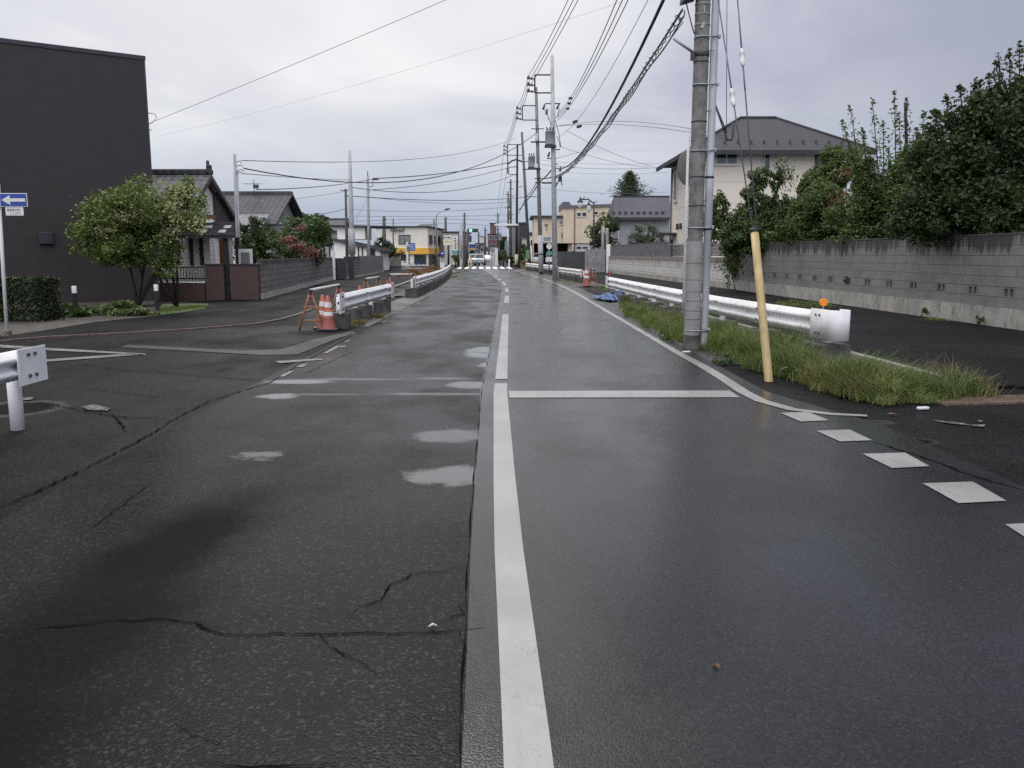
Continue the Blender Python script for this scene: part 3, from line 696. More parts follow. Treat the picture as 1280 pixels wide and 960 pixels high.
MB().box(-.02, .46, -.03, .03, 1.1, 1.72).build('board_frame', M['frame_white'], t); MB().box(.07, .37, -.045, -.032, 1.16, 1.6).build('board_panel', M['sign_back'], t); MB().box(.03, .09, -.02, .02, -.05, 1.1).build('leg', M['steel'], t); MB().box(.35, .41, -.02, .02, -.05, 1.1).build('leg', M['steel'], t)
B0, B1 = (-8.55, 28.75), (-10.75, 50.5)
t, L = wall('block_wall', 'rough faced grey block wall in front of the pink flowering shrub', 'wall', B0, B1, 1.3, .15,
    parts=(('footing', 'wall_plinth', -.05, .22, .02), ('block_courses', 'rough_block', .22, 1.30, 0), ('coping', 'block', 1.30, 1.35, .01)))
MB().box(L-6.5, L-.6, -.085, -.078, .86, .91).build('drain_slot', M['hole'], t) if False else None
t = tag(MB().cbox((-10.75, 51.0, .85), .22, .22, 1.8, bev=.01).build('gate_post', M['white_wall']), 'slim pale gate post between the two left block walls', 'post')
t = thing('gate', 'added dark panels filling the gap between the pale gate post and the short block wall', 'gate', (-10.6, 51.25, 0), R(20)); MB().box(.02, .5, -.02, .02, .05, 1.25).build('gap_panel', M['louvre'], t); MB().box(.5, .56, -.03, .03, -.05, 1.35).build('post', M['dark_steel'], t); MB().box(-.3, 1.2, .9, .94, -.05, 1.3).build('side_panel', M['louvre'], t)  # dark panels added so the gap between the walls reads dark
t, L = wall('block_wall', 'short rough block wall right of the pale gate post', 'wall', (-10.15, 51.6), (-10.35, 57.4), 1.4, .15,
    parts=(('footing', 'wall_plinth', -.05, .2, .02), ('block_courses', 'rough_block', .2, 1.35, 0), ('coping', 'block', 1.35, 1.40, .01)))
t, L = wall('rendered_wall', 'smooth grey rendered wall continuing the rough block wall', 'wall', (-10.36, 57.5), (-11.15, 73), 1.4, .16,
    parts=(('footing', 'wall_plinth', -.05, .15, .015), ('render', 'flat_grey', .15, 1.42, 0)))
t, L = wall('block_wall', 'tan concrete block wall in front of the cream shop', 'wall', (-13.3, 88), (-11.8, 90), 1.4, .16,
    parts=(('footing', 'block', -.05, .35, .015), ('block_courses', 'tan_block', .35, 1.55, 0)))

# ------------------------------------------------------------------ houses
def lt(t, name, mat, fn, parent=None):
    m_ = MB(); fn(m_); return m_.build(name, M[mat], parent or t)
def window(t, x0, x1, z0, z1, y, face='-y', glass='glass', frame='frame_white', panes=2, d=.05, sill=True):
    """window on a local -y wall (y = wall plane) or +x / -x wall (y = that plane)"""
    def B(m, u0, u1, w0, w1, a, b):   # a,b out-of-plane distances outwards
        if face == '-y': m.box(u0, u1, y-b, y-a, w0, w1)
        elif face == '-x': m.box(y-b, y-a, u0, u1, w0, w1)
        else: m.box(y+a, y+b, u0, u1, w0, w1)
    f = MB(); w = .05
    B(f, x0, x1, z0, z0+w, .003, d); B(f, x0, x1, z1-w, z1, .003, d); B(f, x0, x0+w, z0+w, z1-w, .003, d); B(f, x1-w, x1, z0+w, z1-w, .003, d)
    for k in range(1, panes):
        c = x0+(x1-x0)*k/panes; B(f, c-w/2, c+w/2, z0+w, z1-w, .003, d*.8)
    o = f.build('window', M[frame], t)
    g = MB(); B(g, x0+w, x1-w, z0+w, z1-w, .003, .014); g.build('pane', M[glass], o)
    if sill:
        s_ = MB(); B(s_, x0-.04, x1+.04, z0-.05, z0-.002, .003, d+.04); s_.build('sill', M[frame], o)
    return o
# --- black windowless building
cA = Vector((-11.2, 26.8, 0)); dA = Vector((-.82, -.575, 0)).normalized(); rzA = math.atan2(-dA.y, -dA.x)
t = thing('dark_building', 'tall windowless black brown building with fine horizontal siding', 'building', cA, rzA)   # local -x runs left along the facade, +y goes back
hB = at(186, 70, 26.8).z; lt(t, 'wall', 'siding', lambda m: m.box(-14, 0, 0, 9, .12, hB-.12)); lt(t, 'plinth', 'plinth', lambda m: m.box(-13.98, -.02, .03, 8.97, -.1, .12))
lt(t, 'coping', 'trim_dark', lambda m: m.box(-14.03, .03, -.03, 9.03, hB-.12, hB))
lt(t, 'corner_trim', 'trim_dark', lambda m: (m.box(-.05, .012, -.012, .06, .12, hB-.12)))
o = lt(t, 'vent_hood', 'trim_dark', lambda m: m.cbox((-3.05, -.06, 2.0), .38, .12, .36, bev=.02)); lt(t, 'louvre', 'trim_dark', lambda m: m.box(-3.2, -2.9, -.128, -.12, 1.85, 1.95), o)
for hk in ([(.01, .1, 5.85), (.22, .05, 5.82), (.26, .03, 5.72)], [(.01, .1, 5.5), (.15, .08, 5.58), (.24, .03, 5.7)], [(.01, .1, 5.35), (.1, .05, 5.33)]): lt(t, 'cable_hook', 'steel', lambda m: m.tube(hk, .014, 6))
# --- white house with grey glazed tiles
t = thing('white_house', 'white walled house with grey glazed tile roof and brown gable', 'house', (-11.4, 30.1, 0))
X0, X1 = -7.5, 0.25
front, ridge, back = (-.35, 3.38), (1.15, 4.32), (4.6, 2.5)
def roofslab(m, a, b, x0, x1, th): 
    n = Vector((0, -(b[1]-a[1]), b[0]-a[0])).normalized()*th
    m.add([(x0, a[0], a[1]), (x1, a[0], a[1]), (x1, b[0], b[1]), (x0, b[0], b[1]), (x0, a[0]+n.y, a[1]+n.z), (x1, a[0]+n.y, a[1]+n.z), (x1, b[0]+n.y, b[1]+n.z), (x0, b[0]+n.y, b[1]+n.z)],
          [(0,3,2,1),(4,5,6,7),(0,1,5,4),(1,2,6,5),(2,3,7,6),(3,0,4,7)])
r = lt(t, 'roof', 'tile_grey', lambda m: (roofslab(m, front, ridge, X0, X1+.25, .09), roofslab(m, (back[0], back[1]), (ridge[0]+.004, ridge[1]), X0, X1+.25, -.09)))
lt(t, 'ridge', 'tile_dark', lambda m: (m.cbox(((X0+X1+.3)/2, ridge[0], ridge[1]+.16), X1-X0+.3, .26, .2, bev=.05),), r)
lt(t, 'ridge_end', 'tile_dark', lambda m: (m.cbox((X1+.18, ridge[0], ridge[1]+.26), .14, .34, .34, bev=.06), m.cbox((X1+.14, ridge[0], ridge[1]+.47), .1, .1, .2, bev=.03)), r)
lt(t, 'barge_board', 'dark_wood', lambda m: (roofslab(m, (front[0], front[1]-.13), (ridge[0], ridge[1]-.13), X1+.2, X1+.26, .12), roofslab(m, (back[0], back[1]-.13), (ridge[0]+.01, ridge[1]-.13), X1+.2, X1+.26, -.12)))
lt(t, 'wall', 'white_wall', lambda m: (m.box(X0+.3, .2, .25, 4.0, -.05, 3.2),)); lt(t, 'entry_wall', 'white_wall', lambda m: m.box(-3.2, .80, -.25, .245, -.05, 2.5))
lt(t, 'gable', 'white_wall', lambda m: m.prism([(.26, 3.2), (3.98, 2.72), (1.15, 4.2), (.27, 3.65)], .1, .203))
lt(t, 'gable_boards', 'dark_wood', lambda m: m.prism([(2.0, 2.2), (4.3, 2.2), (4.3, 2.56), (2.0, 3.7)], .206, .33))
lt(t, 'eave_beam', 'brown_wood', lambda m: m.box(-.2, .95, -.1, .14, 2.76, 2.9)); lt(t, 'fascia', 'white_wall', lambda m: m.box(-.1, .9, -.15, .1, 2.60, 2.75))
for x in (.16, .52): lt(t, 'timber_batten', 'dark_wood', lambda m: m.box(x-.06, x+.06, -.31, -.253, 1.15, 2.2))
lt(t, 'downpipe', 'steel', lambda m: m.tube([(-1.05, -.3, 0), (-1.05, -.3, 2.5)], .03, 6))
lt(t, 'door', 'brown_wood', lambda m: m.box(.9, 1.2, .4, .46, -.05, 2.1))
# porch
t = thing('porch', 'dark porch roof on black posts above the maroon gate walls', 'porch', (-10.0, 28.8, 0))
lt(t, 'canopy', 'canopy_sheet', lambda m: m.add([(-1.15, -.4, 2.12), (.75, -.4, 2.12), (.25, 1.25, 2.62), (-1.5, 1.25, 2.62), (-1.15, -.4, 2.16), (.75, -.4, 2.16), (.25, 1.25, 2.66), (-1.5, 1.25, 2.66)], [(0,3,2,1),(4,5,6,7),(0,1,5,4),(1,2,6,5),(2,3,7,6),(3,0,4,7)]))
for x in (-.55, .1):
    for k in (0, 1): lt(t, 'roof_light', 'sign_back', lambda m: m.quad((x, -.1+k*.55, 2.257+k*.167), (x+.24, -.1+k*.55, 2.257+k*.167), (x+.2, .25+k*.55, 2.363+k*.167), (x-.04, .25+k*.55, 2.363+k*.167)))
lt(t, 'gutter', 'black', lambda m: m.box(-1.18, .78, -.46, -.4, 2.06, 2.13))
for x, y in ((.36, -.1), (.36, 1.1)): lt(t, 'post', 'black', lambda m: m.box(x-.07, x+.07, y-.06, y+.06, -.05, 2.12))
# --- tiled house behind the shrubs
def gable_house(name, label, x0, x1, y0, y1, ze, zr, wallm, roofm, over=.5, axis='x', cat='house', split=.5):
    t = thing(name, label, cat, ((x0+x1)/2, y0, 0)); w = (x1-x0)/2; d = y1-y0
    lt(t, 'wall', wallm, lambda m: m.box(-w, w, 0, d, -.1, ze))
    yr = d*split; k = (zr-ze)/yr
    r = lt(t, 'roof', roofm, lambda m: (roofslab(m, (-over, ze-over*k*.6), (yr, zr), -w-over, w+over, .12), roofslab(m, (d+over, ze-over*k*.6), (yr+.004, zr), -w-over, w+over, -.12)))
    lt(t, 'ridge', roofm, lambda m: m.cbox((0, yr, zr+.14), 2*w+2*over, .3, .2, bev=.05), r)
    for s in (-1, 1): lt(t, 'gable', wallm, lambda m: m.prism([(0, ze-.05), (d, ze-.05), (yr, zr-.08)], s*w-.06*(s > 0)-.0, s*w+.06*(s < 0)))
    return t
t = gable_house('tiled_house', 'dark tiled gable house with aerial behind the shrubs', -18.5, -13.2, 46.5, 53, 3.2, 4.9, 'grey_wall', 'tile_dark', .5)
lt(t, 'wing_roof', 'tile_pale', lambda m: m.add([(-2.0, -4.6, 2.15), (3.2, -4.6, 2.15), (2.7, -.1, 3.55), (-2.0, -.1, 3.55), (-2.0, -4.6, 2.27), (3.2, -4.6, 2.27), (2.7, -.1, 3.67), (-2.0, -.1, 3.67)], [(0,3,2,1),(4,5,6,7),(0,1,5,4),(1,2,6,5),(2,3,7,6),(3,0,4,7)]))
lt(t, 'wing_wall', 'white_wall', lambda m: m.box(-2, 2.7, -4.2, -.02, -.1, 2.15))
a0 = at(318, 246, 49); a = (a0.x+15.85, 49-46.5, 4.9)
lt(t, 'aerial', 'dark_steel', lambda m: (m.tube([(a[0], a[1], 4.8), (a[0], a[1], 5.75)], .02, 5), m.tube([(a[0]-.6, a[1], 5.5), (a[0]+.5, a[1], 5.5)], .012, 5), m.box(a[0]-.02, a[0]+.25, a[1]-.1, a[1]+.1, 5.25, 5.45), *[m.tube([(a[0]-.55+i*.13, a[1]-.2, 5.5), (a[0]-.55+i*.13, a[1]+.2, 5.5)], .01, 4) for i in range(8)]))
# --- low house with slanting roof and little roofed gate
t = thing('low_house', 'white low house with one long slanting dark roof behind the grey walls', 'house', (-14, 78, 0))
Y6 = 78; k6 = Y6/F
def w6(px, py): q = at(px, py, Y6); return (q.x+14, q.z)
xa, za = w6(412, 300); xb, zb = w6(482, 312)
lt(t, 'wall', 'white_wall', lambda m: m.prism([(xa+.3, -.1), (xb-.55, -.1), (xb-.55, zb+.0), (xa+.3, za)], .35, 6, 'y'))
lt(t, 'roof', 'tile_dark', lambda m: m.prism([(xa-.2, za+.02), (xb, zb-.22), (xb, zb-.02), (xa-.2, za+.26)], 0, 6.4, 'y'))
x2, z2 = w6(415, 283); x3, z3 = w6(440, 294)
lt(t, 'upper_wall', 'white_wall', lambda m: m.box(x2, x3+.8, 2.2, 6, za+.1, z2+.02)); lt(t, 'upper_roof', 'dark_roof', lambda m: m.prism([(x2-.5, z2+.02), (x3+3.2, z2-.03), (x3+3.2, z2+.12), (x2-.5, z2+.2)], 1.8, 6.4, 'y'))
for px in (433, 447, 452): q = w6(px, 310); lt(t, 'timber_post', 'dark_wood', lambda m: m.box(q[0]-.05, q[0]+.05, .26, .346, -.05, za-.15-(px-412)*.011))
q0 = w6(458, 319); q1 = w6(468, 311); window(t, q0[0], q1[0], q0[1], q1[1], .35, glass='glass', frame='frame_dark', panes=2)
t = thing('roofed_gate', 'small roofed timber gate behind the rough block wall', 'gate', (-12.6, 56, 0))
q = at(416, 306, 56); 
lt(t, 'roof', 'metal_roof', lambda m: m.add([(-.65, -.4, q.z-.05), (.75, -.4, q.z-.05), (.65, .5, q.z+.12), (-.55, .5, q.z+.12), (-.65, -.4, q.z+.02), (.75, -.4, q.z+.02), (.65, .5, q.z+.2), (-.55, .5, q.z+.2)], [(0,3,2,1),(4,5,6,7),(0,1,5,4),(1,2,6,5),(2,3,7,6),(3,0,4,7)]))
for x in (-.05, .25, .6): lt(t, 'post', 'brown_wood', lambda m: m.box(x-.05, x+.05, -.05, .05, -.05, q.z-.02))
# --- cream shop
Ys = 118; ks = Ys/F
def ws(px, py): q = at(px, py, Ys); return (q.x, q.z)
C0 = Vector((ws(530, 0)[0], Ys, 0))
t = thing('shop_building', 'cream two storey shop with a yellow band above its windows', 'shop', C0, R(-4))
wL = (530-466)*ks
def sx(px): return (px-530)*ks
zt = ws(530, 284)[1]
lt(t, 'wall', 'cream', lambda m: m.box(-wL, 0, 0, 15, -.1, zt)); lt(t, 'roof', 'dark_roof', lambda m: m.box(-wL-.2, .3, -.3, 15.3, zt, zt+.16))
zb0, zb1 = ws(0, 317.5)[1], ws(0, 310)[1]
lt(t, 'sign_band', 'sign_yellow', lambda m: (m.box(sx(476), .2, -.32, -.003, zb0, zb1), m.box(.003, .2, -.003, 11, zb0, zb1)))
window(t, sx(494), sx(508.5), ws(0, 304.5)[1], ws(0, 293.5)[1], 0, glass='glass_pale', frame='frame_dark', panes=2, d=.1)
for a, b in ((1.2, 3.6), (5.5, 7.2), (9, 10.6)): window(t, a, b, ws(0, 304.5)[1], ws(0, 293.5)[1], 0, face='+x', glass='glass', frame='frame_dark', panes=2, d=.1)
for a, b in ((486, 507), (513, 528)): window(t, sx(a), sx(b), .3, zb0-.12, 0, glass='glass', frame='frame_dark', panes=3, d=.1)
for a, b in ((.8, 3.5), (4.2, 8)): window(t, a, b, .2, zb0-.12, 0, face='+x', glass='glass', frame='frame_dark', panes=2, d=.1)
lt(t, 'air_conditioner', 'sign_white', lambda m: m.box(sx(473), sx(477), -.35, -.003, ws(0, 293)[1], ws(0, 287)[1])); lt(t, 'torn_awning', 'sign_back', lambda m: m.box(sx(484), sx(501), -.4, -.003, zt-.45, zt-.12))
lt(t, 'solar_panels', 'dark_roof', lambda m: m.add([(sx(511), 4, zt+.3), (sx(536), 4, zt+.3), (sx(535), 6, zt+.62), (sx(512), 6, zt+.62)], [(0, 1, 2, 3)]))
c2 = Vector((ws(543, 0)[0]+.2, Ys+9, 0))
t = thing('annex_building', 'lower cream annex with dark lean-to roof right of the shop', 'building', c2, R(-4))
zA = at(0, 291, Ys+9).z
lt(t, 'wall', 'cream', lambda m: m.box(0, 2.7, 0, 9, -.1, zA)); lt(t, 'roof', 'dark_roof', lambda m: m.box(-.4, 3.0, -.3, 9.3, zA, zA+.2)); lt(t, 'doorway', 'hole', lambda m: m.box(1.9, 2.6, -.02, -.003, -.05, 2.3))
window(t, .8, 1.3, zA-1.7, zA-.5, 0, glass='glass_pale', frame='frame_dark', panes=1)
gable_house('dark_house', 'long low dark roofed house behind the slanting roof', -24, -18.6, 92, 100, 4.0, 5.3, 'grey_wall', 'dark_roof', .4)
# --- beige two part apartment block on the right
Yb = 112; kb = Yb/F
def xb_(px): return (px-640)*kb
def zb_(py, Y=Yb): return at(0, py, Y).z
t = thing('apartment_building', 'beige apartment block with open garages on the ground floor', 'building', (xb_(664), Yb, 0))
o_ = xb_(664)
lt(t, 'wall', 'beige', lambda m: (m.box(.3, xb_(702.5)-o_, 0, 9, zb_(304), zb_(272)), m.box(xb_(710)-o_, xb_(714)-o_, .3, 9, -.1, zb_(304)), m.box(.3, xb_(667)-o_, .3, 9, -.1, zb_(304)), m.box(.3, xb_(716)-o_, 3.2, 3.5, -.1, zb_(304))))
lt(t, 'roof', 'dark_roof', lambda m: m.box(-.1, xb_(703)-o_, -.4, 9.2, zb_(272), zb_(269.5)))
lt(t, 'tower_wall', 'beige', lambda m: m.prism([(xb_(702.6)-o_, zb_(304)), (xb_(770)-o_, zb_(304)), (xb_(770)-o_, zb_(258)), (xb_(702.6)-o_, zb_(260.5))], -.6, 9.5, 'y'))
lt(t, 'parapet', 'metal_roof', lambda m: m.prism([(xb_(702)-o_, zb_(260.5)), (xb_(771)-o_, zb_(258)), (xb_(771)-o_, zb_(255)), (xb_(712)-o_, zb_(257)), (xb_(710)-o_, zb_(253)), (xb_(702)-o_, zb_(252.5))], -.85, 9.6, 'y'))
lt(t, 'garage_wall', 'pale_wall', lambda m: m.box(xb_(718)-o_, xb_(739)-o_, -.4, 3, -.1, zb_(304)))
lt(t, 'corner_pipe', 'brown_wood', lambda m: m.box(xb_(716)-o_, xb_(717)-o_, -.72, -.61, -.1, zb_(261)))
for (a, b, c, d_) in ((719, 724.5, 271, 265.8), (725.5, 731, 271, 265.5), (739, 745, 269, 264.5), (758, 764, 269, 264)): window(t, xb_(a)-o_, xb_(b)-o_, zb_(c), zb_(d_), -.6, glass='glass', frame='frame_white', panes=1, d=.08)
window(t, xb_(738)-o_, xb_(741)-o_, zb_(284), zb_(274), -.6, glass='glass_pale', frame='frame_white', panes=1, d=.08)
window(t, xb_(678.5)-o_, xb_(688)-o_, zb_(302), zb_(296), 0, glass='glass_pale', frame='frame_white', panes=2, d=.08)
window(t, xb_(698)-o_, xb_(702)-o_, zb_(281), zb_(276), 0, glass='glass_pale', frame='frame_white', panes=1, d=.08)
for (a, b) in ((719.5, 725), (727, 733)): window(t, xb_(a)-o_, xb_(b)-o_, zb_(311), zb_(308.5), -.4, glass='glass', frame='frame_dark', panes=1, d=.06, sill=False)
lt(t, 'garage_recess', 'hole', lambda m: m.box(.3, xb_(710)-o_, 3.1, 3.19, -.1, zb_(304)))
lt(t, 'vent_grille', 'sign_back', lambda m: (m.box(xb_(680)-o_, xb_(684)-o_, -.1, -.003, zb_(282), zb_(280)), m.box(xb_(682)-o_, xb_(683)-o_, -.08, -.003, zb_(288), zb_(282)), m.box(xb_(701)-o_, xb_(703)-o_, -.08, -.003, zb_(297), zb_(291))))
for i, (a, b) in enumerate(((665, 679), (681, 697), (697.5, 709))):
    v = thing('parked_car', ('white car nose in the first garage bay behind the poles', 'white car parked in the garage beside the round sign', 'white boxy car in the garage bay behind the dark fence')[i], 'car', (xb_((a+b)/2), Yb+.5, 0))
    w_ = (xb_(b)-xb_(a))/2*.9; o = lt(v, 'body', 'car_white', lambda m: (m.cbox((0, .9, .75), 2*w_, 2.0, .85, bev=.14), m.cbox((0, 1.3, 1.42), 1.75*w_, 1.4, .6, bev=.16)))
    lt(v, 'windscreen', 'glass', lambda m: m.box(-w_*.75, w_*.75, .585, .598, 1.22, 1.6)); lt(v, 'bumper', 'dark_steel', lambda m: m.box(-w_*.9, w_*.9, -.14, -.1, .3, .55))
    for s in (-1, 1): lt(v, 'wheel', 'tyre', lambda m: m.tube([(s*w_*.82-.09, .3, .3), (s*w_*.82+.09, .3, .3)], .3, 12))
# --- grey shed-roofed house
Yg = 82
t = thing('grey_house', 'dark grey house with a flat faced shed roof below the conifer', 'house', (0, Yg, 0))
def wg(px, py): q = at(px, py, Yg); return (q.x, q.z)
xl, z_e = wg(768, 271); xr = wg(846, 0)[0]; z_r = wg(0, 245)[1]
lt(t, 'wall', 'grey_wall', lambda m: m.box(xl+.7, xr, .6, 8, -.1, z_e-.05)); lt(t, 'roof', 'metal_roof', lambda m: m.add([(xl, 0, z_e-.1), (xr, 0, z_e-.1), (xr, .8, z_r), (xl, .8, z_r), (xl, 8, z_e), (xr, 8, z_e)], [(0, 1, 2, 3), (3, 2, 5, 4), (0, 3, 4), (1, 5, 2), (0, 4, 5, 1)]))
lt(t, 'fascia', 'dark_roof', lambda m: m.box(xl-.02, xr+.02, -.08, -.003, z_e-.32, z_e-.06)); lt(t, 'ridge_cap', 'dark_roof', lambda m: m.box(xl-.05, xr, .72, .97, z_r-.02, z_r+.08))
for px in range(772, 840, 8):
    q = wg(px, 0)[0]; lt(t, 'snow_guard', 'dark_steel', lambda m: m.box(q-.14, q+.14, .1, .34, z_e+.22, z_e+.5))
lt(t, 'downpipe', 'steel', lambda m: m.tube([(wg(780, 0)[0], .5, 0), (wg(780, 0)[0], .5, z_e-.2)], .06, 6)); q = wg(792, 0)[0]; window(t, q, q+.5, 1.9, 2.4, .6, glass='glass_pale', panes=1)
# --- beige house with hipped slate roof
Hc = Vector((8.35, 38.6, 0)); Hrz = 0
Hc = Vector((8.35*1.3, 38.6*1.3, -.459)); t = thing('beige_house', 'pinkish beige two storey house with dark hipped slate roof', 'house', Hc, Hrz); t.scale = (1.3, 1.3, 1.3)
ez, rzv = at(862, 188, 37.94).z, at(945, 147.5, 41.75).z; W_, D_ = 6.95, 6.3; ov = .66
lt(t, 'wall', 'pink_beige', lambda m: (m.box(0, W_*.755, 0, D_, -.1, ez-.02), m.box(W_*.755, W_, 1.4, D_, -.1, ez-.02), m.box(W_*.755, W_, 0, 1.4, -.1, 3.6)))
def hip(m, dz):
    a = [(-ov, -ov, ez), (W_+ov, -ov, ez), (W_+ov, D_+ov, ez), (-ov, D_+ov, ez), (2.6, D_/2, rzv), (4.3, D_/2, rzv)]
    m.add(a, [(0, 1, 5, 4), (1, 2, 5), (2, 3, 4, 5), (3, 0, 4), (0, 3, 2, 1)])
r = lt(t, 'roof', 'slate', lambda m: hip(m, 0))
lt(t, 'fascia', 'dark_roof', lambda m: (m.box(-ov-.02, W_+ov+.02, -ov-.09, -ov-.003, ez-.18, ez+.01), m.box(-ov-.09, -ov-.003, -ov+.0, D_+ov, ez-.18, ez+.01)), r)
lt(t, 'ridge_cap', 'dark_roof', lambda m: (m.tube([(2.6, D_/2, rzv+.02), (4.3, D_/2, rzv+.02)], .07, 6), m.tube([(2.6, D_/2, rzv+.02), (-ov, -ov, ez+.02)], .06, 6), m.tube([(4.3, D_/2, rzv+.02), (W_+ov, -ov, ez+.02)], .06, 6)), r)
for i in range(13):
    x = .0+i*.58; f = .18
    lt(t, 'snow_guard', 'dark_steel', lambda m: m.box(x-.05, x+.05, -ov+.72, -ov+.78, ez+.37+.0, ez+.52), r)
window(t, .73, 1.72, at(900, 206, 38.6).z, at(900, 191, 38.6).z, 0, glass='glass', frame='frame_white', panes=2, d=.07); window(t, 2.88, 3.18, at(950, 218, 38.6).z, at(950, 192, 38.6).z, 0, glass='glass', frame='frame_white', panes=1, d=.07)
window(t, 5.86, 6.2, at(1016, 218, 40).z, at(1016, 193, 40).z, 1.4, glass='glass', frame='frame_white', panes=1, d=.07)
lt(t, 'balcony_wall', 'pink_beige', lambda m: m.box(W_*.755+.003, W_, .0, .14, 3.6, 4.4)); lt(t, 'band', 'frame_dark', lambda m: m.box(W_*.755-.08, W_*.755+.02, -.03, -.004, 3.4, ez-.03))
window(t, 4.7, 5.5, 4.2, ez-.4, 0, face='-x', glass='glass', frame='frame_white', panes=1, d=.07); window(t, 5.6, 6.3, 0.6, 2.3, 0, face='-x', glass='glass', frame='frame_dark', panes=1); window(t, 1.2, 2.3, 1.2, 2.3, 0, face='-x', glass='glass', frame='frame_white', panes=2)
lt(t, 'entrance_canopy', 'frame_dark', lambda m: m.box(-.9, -.004, 4.6, 6.0, 2.5, 2.62)); lt(t, 'downpipe', 'sign_back', lambda m: m.tube([(-.06, 6.1, -.05), (-.06, 6.1, ez-.1)], .045, 6))
for yy in (4.2, 3.4): lt(t, 'wall_lamp', 'frame_dark', lambda m: m.box(-.12, -.004, yy, yy+.1, 2.75, 3.05))
# ------------------------------------------------------------------ guardrails
WPROF = [(0, 0), (.012, .02), (.075, .065), (.085, .085), (.085, .105), (.072, .125), (.018, .16), (.01, .175), (.018, .19), (.072, .225), (.085, .245), (.085, .265), (.075, .285), (.012, .33), (0, .35)]
def guardrail(label, pts, zb, side, sleeve=(False, False), post_at=(), blocks=(), refl=(), mat='white_metal', blk=(.42, .40, .36), round_end=True, group=None, bolts_every=2.0, hs=1., post_off=.065):
    WP = [(u, z*hs) for u, z in WPROF]
    """pts: plan polyline of the rail face; side=+1 if traffic is on the right (+x) of travel along pts"""
    P_ = [Vector((p[0], p[1], 0)) for p in pts]; Q = []
    for a, b in zip(P_, P_[1:]):
        n = max(1, int((b-a).length/1.0)); Q += [a.lerp(b, i/n) for i in range(n)]
    Q.append(P_[-1])
    t = thing('guardrail', label, 'guardrail', (Q[0].x, Q[0].y, 0), 0, group)
    def frame(i):
        d = (Q[min(i+1, len(Q)-1)]-Q[max(i-1, 0)]).normalized(); return d, Vector((d.y, -d.x, 0))*side
    m_ = MB(); n = len(WP); vs = []; fs = []
    for i, q in enumerate(Q):
        d, o = frame(i)
        for (u, z) in WP: vs.append(q+o*u+Vector((0, 0, zb+z)))
        for (u, z) in WP: vs.append(q+o*(u-.006)+Vector((0, 0, zb+z)))
    for i in range(len(Q)-1):
        a, b = i*2*n, (i+1)*2*n
        for k in range(n-1): fs.append((a+k, a+k+1, b+k+1, b+k)); fs.append((a+n+k, b+n+k, b+n+k+1, a+n+k+1))
        fs.append((a, b, b+n, a+n)); fs.append((a+n-1, a+2*n-1, b+2*n-1, b+n-1))
    m_.add(vs, fs, True); m_.build('beam', M[mat], t, W=True)
    # bolts
    m_ = MB(); acc = 0
    for i in range(1, len(Q)-1):
        acc += (Q[i]-Q[i-1]).length
        if acc >= bolts_every:
            acc = 0; d, o = frame(i)
            for z in (.085, .265):
                for s in (-.07, .07): m_.cbox(Q[i]+d*s+o*.09+Vector((0, 0, zb+z)), .03, .03, .03, rz=math.atan2(d.y, d.x), bev=.006)
    if m_.v: m_.build('bolts', M['bolt'], t, W=True)
    for e in (0, 1):
        if not sleeve[e]: continue
        i = 0 if e == 0 else len(Q)-1; d, o = frame(i); d = -d if e == 0 else d; q = Q[i]; h = .42*hs
        pth = [q-d*.30+o*.094, q+d*.14+o*.094]
        if sleeve[e] == 'round':
            c = q+d*.2+o*(-.045)
            for k in range(0, 13):
                a_ = PI/2 - PI*k/12; pth.append(c+d*math.cos(a_)*.14+o*math.sin(a_)*.14)
            pth.append(q-d*.02-o*.185)
        m_ = MB(); vs = []
        for p in pth: vs += [p+Vector((0, 0, zb-.035)), p+Vector((0, 0, zb-.035+h))]
        k = len(pth)
        m_.add(vs, [(2*j, 2*j+2, 2*j+3, 2*j+1) for j in range(k-1)], sleeve[e] == 'round'); 
        se = m_.build('end_sleeve', M[mat], t, W=True); sl = se.modifiers.new('Solidify', 'SOLIDIFY'); sl.thickness = .012; sl.offset = 0
        m_ = MB()
        for s in (-.14, .05):
            for z in (.05*hs, .3*hs): m_.cbox(q-d*(-s)*-1*.0+d*s*.0+d*(-.15 if s < 0 else -.05)+o*.104+Vector((0, 0, zb+z)), .03, .03, .03, rz=math.atan2(d.y, d.x), bev=.006)
        m_.build('bolts', M['bolt'], t, W=True)
    def along(s):
        for i in range(len(Q)-1):
            l = (Q[i+1]-Q[i]).length
            if s <= l: d, o = frame(i); return Q[i].lerp(Q[i+1], s/l), d, o
            s -= l
        d, o = frame(len(Q)-1); return Q[-1], d, o
    r_ = random.Random(int(abs(pts[0][0]*100)))
    for s in post_at:
        q, d, o = along(s); c = q-o*post_off
        m_ = MB(); m_.tube([c+Vector((0, 0, -.05)), c+Vector((0, 0, zb+.28*hs))], .057, 14); m_.build('post', M[mat], t, W=True)
    for s in blocks:
        q, d, o = along(s); c = q-o*.05
        m_ = MB(); m_.cbox(c+Vector((0, 0, blk[2]/2-.04)), blk[0]*r_.uniform(.9, 1.1), blk[1]*r_.uniform(.9, 1.1), blk[2]*r_.uniform(.92, 1.05)+.04, rz=math.atan2(d.y, d.x)+r_.uniform(-.08, .08), bev=.025); m_.build('base_block', M['block'], t, W=True)
    for (s, mt) in refl:
        q, d, o = along(s); c = q-o*.03+Vector((0, 0, zb+.44))
        m_ = MB(); m_.tube([c+d*0+Vector((0, 0, -.1)), c], .012, 6); st = m_.build('reflector_stem', M['steel'], t, W=True)
        m_ = MB(); m_.tube([c+Vector((0, .02, .03)), c+Vector((0, -.02, .03))], .055, 16); m_.build('reflector', M[mt], t, W=True)
    return t
